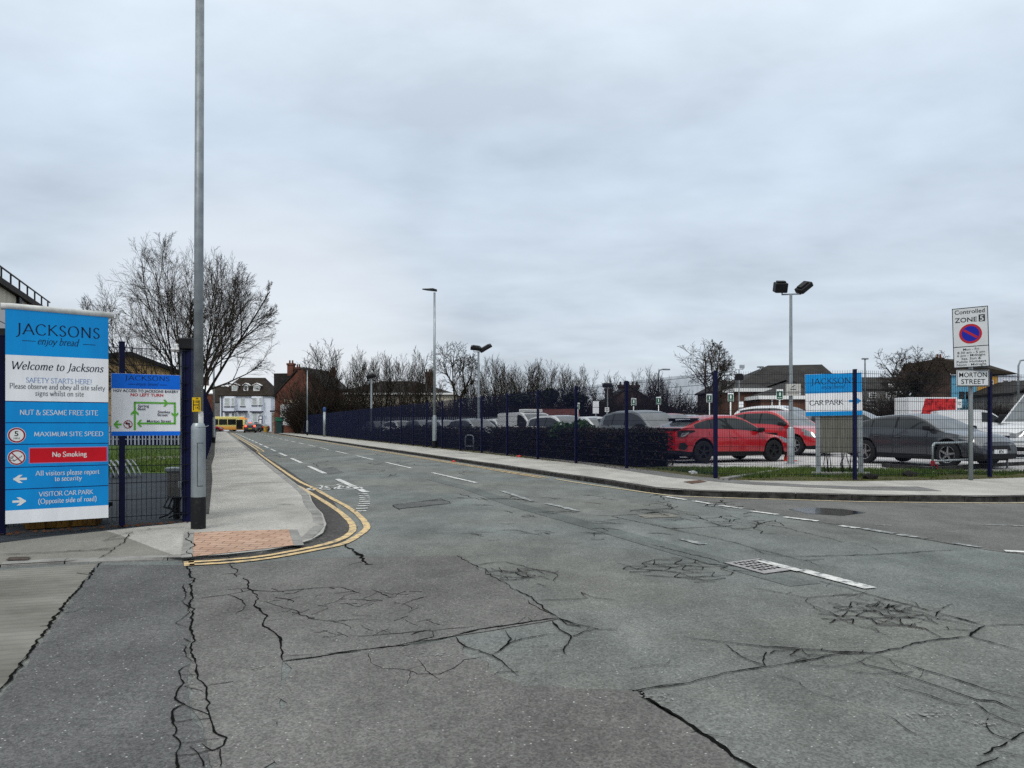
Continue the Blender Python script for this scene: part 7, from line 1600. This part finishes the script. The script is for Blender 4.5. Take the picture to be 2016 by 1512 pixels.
# boundary fences
def palisade(name, label, a, b_, h, m_, z, step=.17, pw=.07):
    t_ = thing(name, label, 'fence', (a.x, a.y, z)); d = b_-a; L = d.length; t_.rotation_euler.z = math.atan2(d.y, d.x); b = MB(); n = int(L/step)
    for i in range(n):
        x = i*step; b.add([(x,0,.05),(x+pw,-.02,.05),(x+pw,-.02,h-.08),(x+pw/2,-.01,h),(x,0,h-.08)], [(0,1,2,3,4)])
    b.build('pales', m_, t_); b = MB(); b.box(0,L,.01,.05,.35,.4); b.box(0,L,.01,.05,h-.45,h-.4)
    b.build('rails', m_, t_); b = MB()
    for i in range(int(L/2.75)+1): b.box(i*2.75-.03,i*2.75+.03,.05,.11,0,h-.1)
    b.build('post', m_, t_)
palisade('palisade_fence', 'steel palisade fence along the back of the car park', Vector((-12,67,0)), Vector((52,61,0)), 1.75, M_galvd, .25)
palisade('palisade_fence', 'pale steel palisade fence at the back of the yard lawn', Vector((XX(120,43), 43, 0)), Vector((XX(372,43.5), 43.5, 0)), 1.15, mat('pale steel', (.30,.33,.40), .5), .1, .2, .10)
yb = tag(MB().box(XX(100,45),XX(372,45),45,45.3,.05,1.2).build('boundary_wall', M_navy), 'low dark wall behind the pale palisade fence of the yard', 'wall')
tf = thing('timber_fence', 'dark timber boundary fence below the broad round bare tree', 'fence', (XX(1255,68), 68, .2)); b = MB(); Wt = XX(1440,68)-XX(1255,68); r_ = random.Random(4)
n = int(Wt/.14)
for i in range(n): b.box(i*.14, i*.14+.125, 0, .02, .05, 2.15+r_.uniform(-.02,.02))
b.build('boards', mat('dark timber', (.045,.033,.024), .9, var=.5, scale=3, stretch=(6,6,.4)), tf); b = MB(); b.box(0,Wt,.021,.07,.5,.6); b.box(0,Wt,.021,.07,1.7,1.8); b.build('rails', M_bark, tf)
# brown brick hall with a hipped slate roof
Yk = 80; h = bld('brick_hall', 'brown brick hall under a large dark hipped roof behind the twin floodlight column', XX(1440,Yk), Yk, R(0), cat='hall'); Wk = XX(1668,Yk)-XX(1440,Yk); e_ = ZZ(768,Yk)
walls(h, Wk, 14, e_, M_brickb); rf = MB(); v = [(-.4,-.4,e_),(Wk+.4,-.4,e_-.1),(Wk+.4,14.4,e_),(-.4,14.4,e_),(XX(1512,Yk)-XX(1440,Yk),6,ZZ(719.5,Yk)),(XX(1616,Yk)-XX(1440,Yk),6,ZZ(717.5,Yk))]
v = [(x*1.0, y, z) for x, y, z in v]; v[4] = (XX(1512,86)-XX(1440,Yk),6,ZZ(719.5,86)); v[5] = (XX(1618,86)-XX(1440,Yk),6,ZZ(717.5,86)); rf.add(v, [(0,1,5,4),(1,2,5),(2,3,4,5),(3,0,4),(0,3,2,1)]); rf.build('roof', M_slate, h)
def wing(px0, px1, Y, pe, pr, d, wm, kind='hip', x_in=None):
    x0 = XX(px0,Y)-h.location.x; w_ = XX(px1,Y)-XX(px0,Y); y0 = Y-Yk
    b = MB(); b.box(x0,x0+w_,y0,y0+d,0,ZZ(pe,Y)); b.build('wing_wall', wm, h)
    b = MB(); e2 = ZZ(pe,Y); r2 = ZZ(pr,Y); a = x0-.3; c = x0+w_+.3; i_ = w_*.4 if x_in is None else x_in
    b.add([(a,y0-.3,e2+.01),(c,y0-.3,e2+.01),(c,y0+d,e2+.01),(a,y0+d,e2+.01),(a+i_,y0+d,r2),(c,y0+d,r2)], [(0,1,5,4),(1,2,5),(3,0,4),(0,3,2,1),(2,3,4,5)]); b.build('wing_roof', M_slate, h)
    b = MB(); b.box(a-.02,c+.02,y0-.34,y0-.302,e2-.32,e2+.02); b.box(a-.04,a-.002,y0-.34,y0+d,e2-.32,e2+.02); b.build('fascia', M_white, h)
wing(1498, 1600, 72, 779.5, 738, 7.9, M_brickb, x_in=6.2); wing(1450, 1512, 76, 765, 754, 3.9, M_brickb, x_in=1.5)
b = MB(); b.box(XX(1520,71.9)-h.location.x-.05,XX(1520,71.9)-h.location.x+.05,72-Yk-.12,72-Yk-.02,0,ZZ(781,72)); b.build('drainpipe', M_white, h)
h = bld('slate_house', 'small dark slate roofed house with a rooflight left of the brown brick hall', XX(1408,84), 84, 0); Wl = XX(1480,84)-XX(1408,84); walls(h, Wl, 8, ZZ(770,84), M_brickd); rf = roof_hip(h, Wl, 8, ZZ(770,84), ZZ(745,84), M_slate, .3, 1.6); b = MB(); b.box(1.75,2.3,1.2,1.6,ZZ(763,84),ZZ(759,84)+.15); b.build('rooflight', M_signw, rf)
# slate terrace with a dormer
Yr = 92; h = bld('terrace_house', 'grey stone terrace house with slate roof and a white dormer window', XX(1700,Yr), Yr, 0); Wr = XX(1790,Yr)-XX(1700,Yr); walls(h, Wr, 9, ZZ(768,Yr), M_stone); rf = roof_gable(h, Wr, 9, ZZ(768,Yr), ZZ(741,Yr), M_slate, 'x', .1)
x = XX(1761,Yr)-XX(1700,Yr); b = MB(); b.bbox(x-.75,x+.75,.6,3.5,ZZ(768,Yr)+.1,ZZ(751,Yr),.03); b.build('dormer', M_slate, rf); b = MB(); b.box(x-.45,x+.45,.56,.597,ZZ(766,Yr),ZZ(754,Yr)); b.build('dormer_window', M_white, rf)
window(h, 1.1, ZZ(783,Yr), .9, .6, 0, bars=1); window(h, 3.0, ZZ(784,Yr), .5, .7, 0); window(h, 1.0, ZZ(803,Yr), 1.3, .9, 0); window(h, 4.3, ZZ(784,Yr), .8, .8, 0)
h2 = bld('terrace_house', 'low white walled terrace house behind the ivied tree', XX(1790,Yr), Yr, 0); Wr = XX(1874,Yr)-XX(1790,Yr)-.02; walls(h2, Wr, 8.5, ZZ(766,Yr), M_rendw); roof_gable(h2, Wr, 8.5, ZZ(766,Yr), ZZ(741,Yr), M_slate, 'x', .05)
for xx in (.6, 1.7, 2.7, 3.9): window(h2, xx, ZZ(780,Yr), .7, .55, 0, fm=M_black, bars=0)
# gabled corner house with the coloured fronts
Yq = 88; h = bld('gabled_house', 'dark roofed gabled house above the blue shopfront behind the zone sign', XX(1838,Yq), Yq, R(0)); Wq = XX(1872,Yq)-XX(1838,Yq)
b = MB(); xr_ = XX(1849,Yq)-XX(1838,Yq); b.prism([(0,0,0),(Wq,0,0),(Wq,0,ZZ(738,Yq)),(xr_,0,ZZ(708,Yq)),(-.4,0,ZZ(738,Yq))], (0,8,0)); b.build('wall', M_brickd, h, norm=True)
b = MB(); w2 = XX(2002,Yq)-XX(1838,Yq); b.add([(xr_-.05,-.2,ZZ(706,Yq)),(XX(1957,Yq)-XX(1838,Yq),-.2+4,ZZ(704,Yq)),(w2,-.3,ZZ(736.5,Yq)),(Wq-.1,-.3,ZZ(738,Yq)),(xr_,8,ZZ(706,Yq)),(w2,8,ZZ(737,Yq)),(XX(1850,Yq)-XX(1838,Yq)-.9,-.2,ZZ(738,Yq)),(XX(1850,Yq)-XX(1838,Yq)-.9,8,ZZ(738,Yq))], [(0,3,2,1),(1,2,5),(0,1,5,4),(0,4,7,6)]); rf = b.build('roof', M_tiled, h)
o, p = chimney(rf, XX(1938,Yq)-XX(1838,Yq), 3.0, ZZ(725,Yq), ZZ(697,Yq), .8, .8, M_brickr, 2); p.build('chimney_pot', M_brickr, rf); o, p = chimney(rf, XX(1877,Yq)-XX(1838,Yq), 3, ZZ(715,Yq), ZZ(700,Yq), .7, .7, M_brickd, 2); p.build('chimney_pot', M_brickr, rf)
def front(label, px0, px1, pt, m_, wins, extra=None, cat='shop'):
    hh = bld('shopfront', label, XX(px0,Yq)+.01, Yq, 0, cat=cat); w_ = XX(px1,Yq)-XX(px0,Yq)-.02; walls(hh, w_, 7, ZZ(pt,Yq), m_)
    for px, p1, p0, ww, fm in wins: window(hh, XX(px,Yq)-XX(px0,Yq), ZZ(p0,Yq), ww, ZZ(p1,Yq)-ZZ(p0,Yq), 0, fm=fm)
    return hh, w_
front('bright blue two-storey house front behind the zone sign', 1873, 1923, 738.5, M_rendb, [(1893,771,785,.62,M_black),(1906,771,785,.62,M_black),(1893,746,760,.6,M_white),(1908,746,760,.6,M_white)])
f2, w_ = front('ochre yellow shopfront with a maroon arched window', 1924, 1964, 740, M_rendy, [(1950,748,763,.6,M_white)])
b = MB(); xc = XX(1949,Yq)-XX(1924,Yq); za = ZZ(793,Yq); zb2 = ZZ(770,Yq); pts = [(xc-.75,-.01,za),(xc+.75,-.01,za),(xc+.75,-.01,zb2-.3)]+[(xc+.75*math.cos(R(a)),-.01,zb2-.3+.35*math.sin(R(a))) for a in range(15,180,15)]+[(xc-.75,-.01,zb2-.3)]
b.prism(pts, (0,-.04,0)); aw = b.build('arched_window', M_maroon, f2, norm=True); b = MB(); b.box(xc-.5,xc+.5,-.08,-.052,za+.1,zb2-.35); b.build('pane', M_blind, aw); b = MB(); b.box(0,w_,-.06,-.002,0,ZZ(796,Yq)); b.build('plinth', M_maroon, f2)
f3, w_ = front('white rendered shopfront with a red sign board at the right edge', 1965, 2010, 739, M_rendw, [(1979,748,762,.7,M_white),(1995,748,762,.7,M_white)])
b = MB(); b.box(XX(1972,Yq)-XX(1965,Yq),XX(1999,Yq)-XX(1965,Yq),-.15,-.003,ZZ(783,Yq),ZZ(775.5,Yq)); sgn = b.build('sign_board', M_sred, f3)
b = MB(); r_ = random.Random(2); x = XX(1975,Yq)-XX(1965,Yq)
for i in range(7): ww = r_.uniform(.06,.13); b.box(x,x+ww,-.156,-.152,ZZ(781,Yq),ZZ(777.5,Yq)-r_.choice((0,.08))); x += ww+.07
b.build('sign_strokes', M_signw, sgn)
b = MB(); b.box(XX(1984,Yq)-XX(1965,Yq),XX(1990,Yq)-XX(1965,Yq),-.03,-.002,ZZ(800,Yq),ZZ(787,Yq)); b.build('door', M_maroon, f3)
h = bld('slate_house', 'dark slate roofed bungalow at the right edge beyond the white van', XX(1996,80), 80, 0); walls(h, 7, 8, ZZ(774,80), M_stone); roof_gable(h, 7, 8, ZZ(774,80), ZZ(748,80), M_slate, 'y', .3)
gw = tag(MB().box(XX(1870,82),XX(2060,82),82,82.25,0,ZZ(806,82)).build('garden_wall', M_brickd), 'dark garden wall in front of the coloured shopfronts', 'wall')
for i, (px, wp) in enumerate(((1905,30),(1962,40),(1990,40))): bush('low dark garden bush in front of the coloured shopfronts', px, 795, 81, i, wp, 'garden bushes before the shopfronts')
# picnic tables outside the ochre shop
def table(px, lb):
    t_ = thing('picnic_table', lb, 'table', (XX(px,83.5), 83.5, .55), 0, 'picnic tables outside the ochre shop'); b = MB(); b.box(-.9,.9,-.35,.35,.95,1.0); b.build('table_top', M_maroon, t_); b = MB(); b.box(-.9,.9,-.75,-.5,.6,.64); b.box(-.9,.9,.5,.75,.6,.64); b.build('bench', M_maroon, t_)
    for sx in (-.7,.7): b = MB(); b.bar((sx,-.6,0),(sx,-.2,.95),.07); b.bar((sx,.6,0),(sx,.2,.95),.07); b.bar((sx,-.7,.57),(sx,.7,.57),.05); b.build('leg', M_maroon, t_)
table(1937, 'dark red picnic table outside the ochre shop'); table(1962, 'dark red picnic table outside the ochre shop')
# ================================================================ YARD ON THE LEFT
dv = RD; rzb = math.atan2(RD.y, RD.x)
h = bld('factory', 'cream rendered factory building with a dark eaves band and roof railing behind the welcome board', *RS(-19, 34)[:2], rzb, cat='factory'); Lf = 71.8; Hf = 14.3
b = MB(); b.box(0,Lf,.0,14,.1,Hf); b.build('wall', M_cream, h)
b = MB(); b.box(-.3,Lf+.3,-.45,14.4,Hf+.002,Hf+.6); b.build('eaves_band', M_slate, h)
for x in (6,19,32,45,56.2): b = MB(); b.box(x,x+.9,-.3,-.002,.1,Hf-.01); b.box(x+1.0,x+1.5,-.22,-.002,.1,Hf-.01); b.build('pilaster', M_black, h)
b = MB()
for i in range(21): b.bar((i*3.5+.6,-.2,Hf+.6),(i*3.5+.6,-.2,Hf+1.75),.14)
b.bar((0,-.2,Hf+1.72),(Lf,-.2,Hf+1.72),.12); b.build('roof_railing', M_black, h)
b = MB(); b.box(0,Lf,-.04,-.002,8.0,9.0); b.box(0,Lf,-.04,-.002,5.2,6.0); b.build('band', M_black, h)
for i in range(5): window(h, 12+i*12.6, 9.4, 7.0, 3.2, 0, fm=M_black)
gy = thing('gantry', 'dark steel gantry frame at the left edge beside the welcome board', 'gantry', (XX(2,8.9), 8.95, .1)); 
b = MB(); b.box(-.03,.02,-.03,.03,0,2.25); b.box(-1.6,-1.55,-.03,.03,0,2.25); b.build('upright', M_black, gy); b = MB(); b.box(-1.65,.1,-.02,.02,2.25,2.33); b.box(-1.6,.0,-.02,.02,1.2,1.26); b.build('crossbar', M_black, gy)
h = bld('brick_store', 'low buff brick store with a dark gable roof behind the mesh fence', XX(190,46), 46, R(20), cat='store'); Wy = 5.2; b = MB(); e1, e2 = ZZ(706,46), ZZ(742,46)
b.prism([(0,0,.1),(Wy,0,.1),(Wy,0,e2),(1.9,0,ZZ(699,46)),(0,0,e1)], (0,6,0)); b.build('wall', M_bricky, h, norm=True)
b = MB(); b.prism([(-.3,-.25,e1-.02),(1.9,-.25,ZZ(699,46)+.0),(Wy+.2,-.25,e2-.02),(Wy+.2,-.25,e2+.2),(1.9,-.25,ZZ(699,46)+.26),(-.3,-.25,e1+.22)], (0,6.5,0)); b.build('roof', M_black, h, norm=True)
st = thing('cycle_rack_stack', 'stack of galvanised cycle racks lying on the yard grass behind the two signs', 'cycle rack', P(200, 941, .1), R(-25)); st.scale = (.48, .8, .55)
for j in range(5):
    b = MB()
    for i in range(2):
        x = .10+i*.32; y = j*.17; z = .0
        b.tube([(x,y,0),(x+.05,y,.62),(x+.18,y,.72),(x+.5,y,.5),(x+.75,y,.2),(x+.85,y,0)], .022, 6)
    b.build('rack', M_galvd, st, True)
pb = thing('skip', 'rusty yellow steel skip behind the mesh fence under the welcome board', 'skip', (onf(95).x, onf(95).y+.35, .08), math.atan2(fd.y, fd.x)); Ms = mat('rusty yellow steel', (.22,.12,.02), .7, c2=(.05,.025,.012), scale=4, detail=8)
b = MB(); b.prism([(-.40,0,.02),(.34,0,.02),(.46,0,.24),(-.5,0,.24)], (0,.6,0)); b.build('body', Ms, pb, norm=True); b = MB(); b.box(-.52,.48,-.04,.64,.24,.29); b.build('rim', M_black, pb); b = MB()
for x in (-.34,-.1,.18): b = MB(); b.box(x,x+.12,-.03,-.001,.02,.238); b.build('rib', Ms, pb)
pbx = thing('container', 'brown timber crate at the left edge beside the welcome board', 'crate', (XX(-12,9.2), 9.2, .1)); b = MB(); b.bbox(-.5,.16,0,.7,0,.72,.02); b.build('box', mat('brown crate', (.16,.075,.02), .8, c2=(.07,.035,.015), scale=5, detail=7), pbx); b = MB()
for z in (.1,.35,.6): b.box(-.52,.18,-.02,-.001,z,z+.06)
b.build('slat', M_bark, pbx); pbx.name = 'timber_crate'
rb = MB(); r_ = random.Random(8)
for i in range(260):
    u = r_.uniform(-.9,1.0); p = FA.lerp(FB, u) + fn*r_.gauss(.02,.05); s_ = r_.uniform(.01,.035); z = padz(p.x, p.y); rb.add([(p.x-s_,p.y,z+.002),(p.x,p.y-s_*.6,z+.006),(p.x+s_,p.y,z+.002),(p.x,p.y+s_*.5,z+s_*.6)], [(0,1,3),(1,2,3),(2,0,3)], r_.choice((0,1)))
stuff(rb.build('rust_debris', [M_hl2, mat('rust flakes', (.10,.035,.012), .9)]), 'rusty leaves and grit along the foot of the entrance fence', 'debris')
dh = MB(); 
def dpos(r_): return Vector((XX(356,44)+r_.gauss(0,.45), 44.5+r_.gauss(0,.3), .3+abs(r_.gauss(0,.55))))
tag(leaf_cloud(900, dpos, .09, 19).build('shrub', [M_hl, M_ivy]), 'dark shrub at the end of the pale palisade fence in the yard', 'shrub')
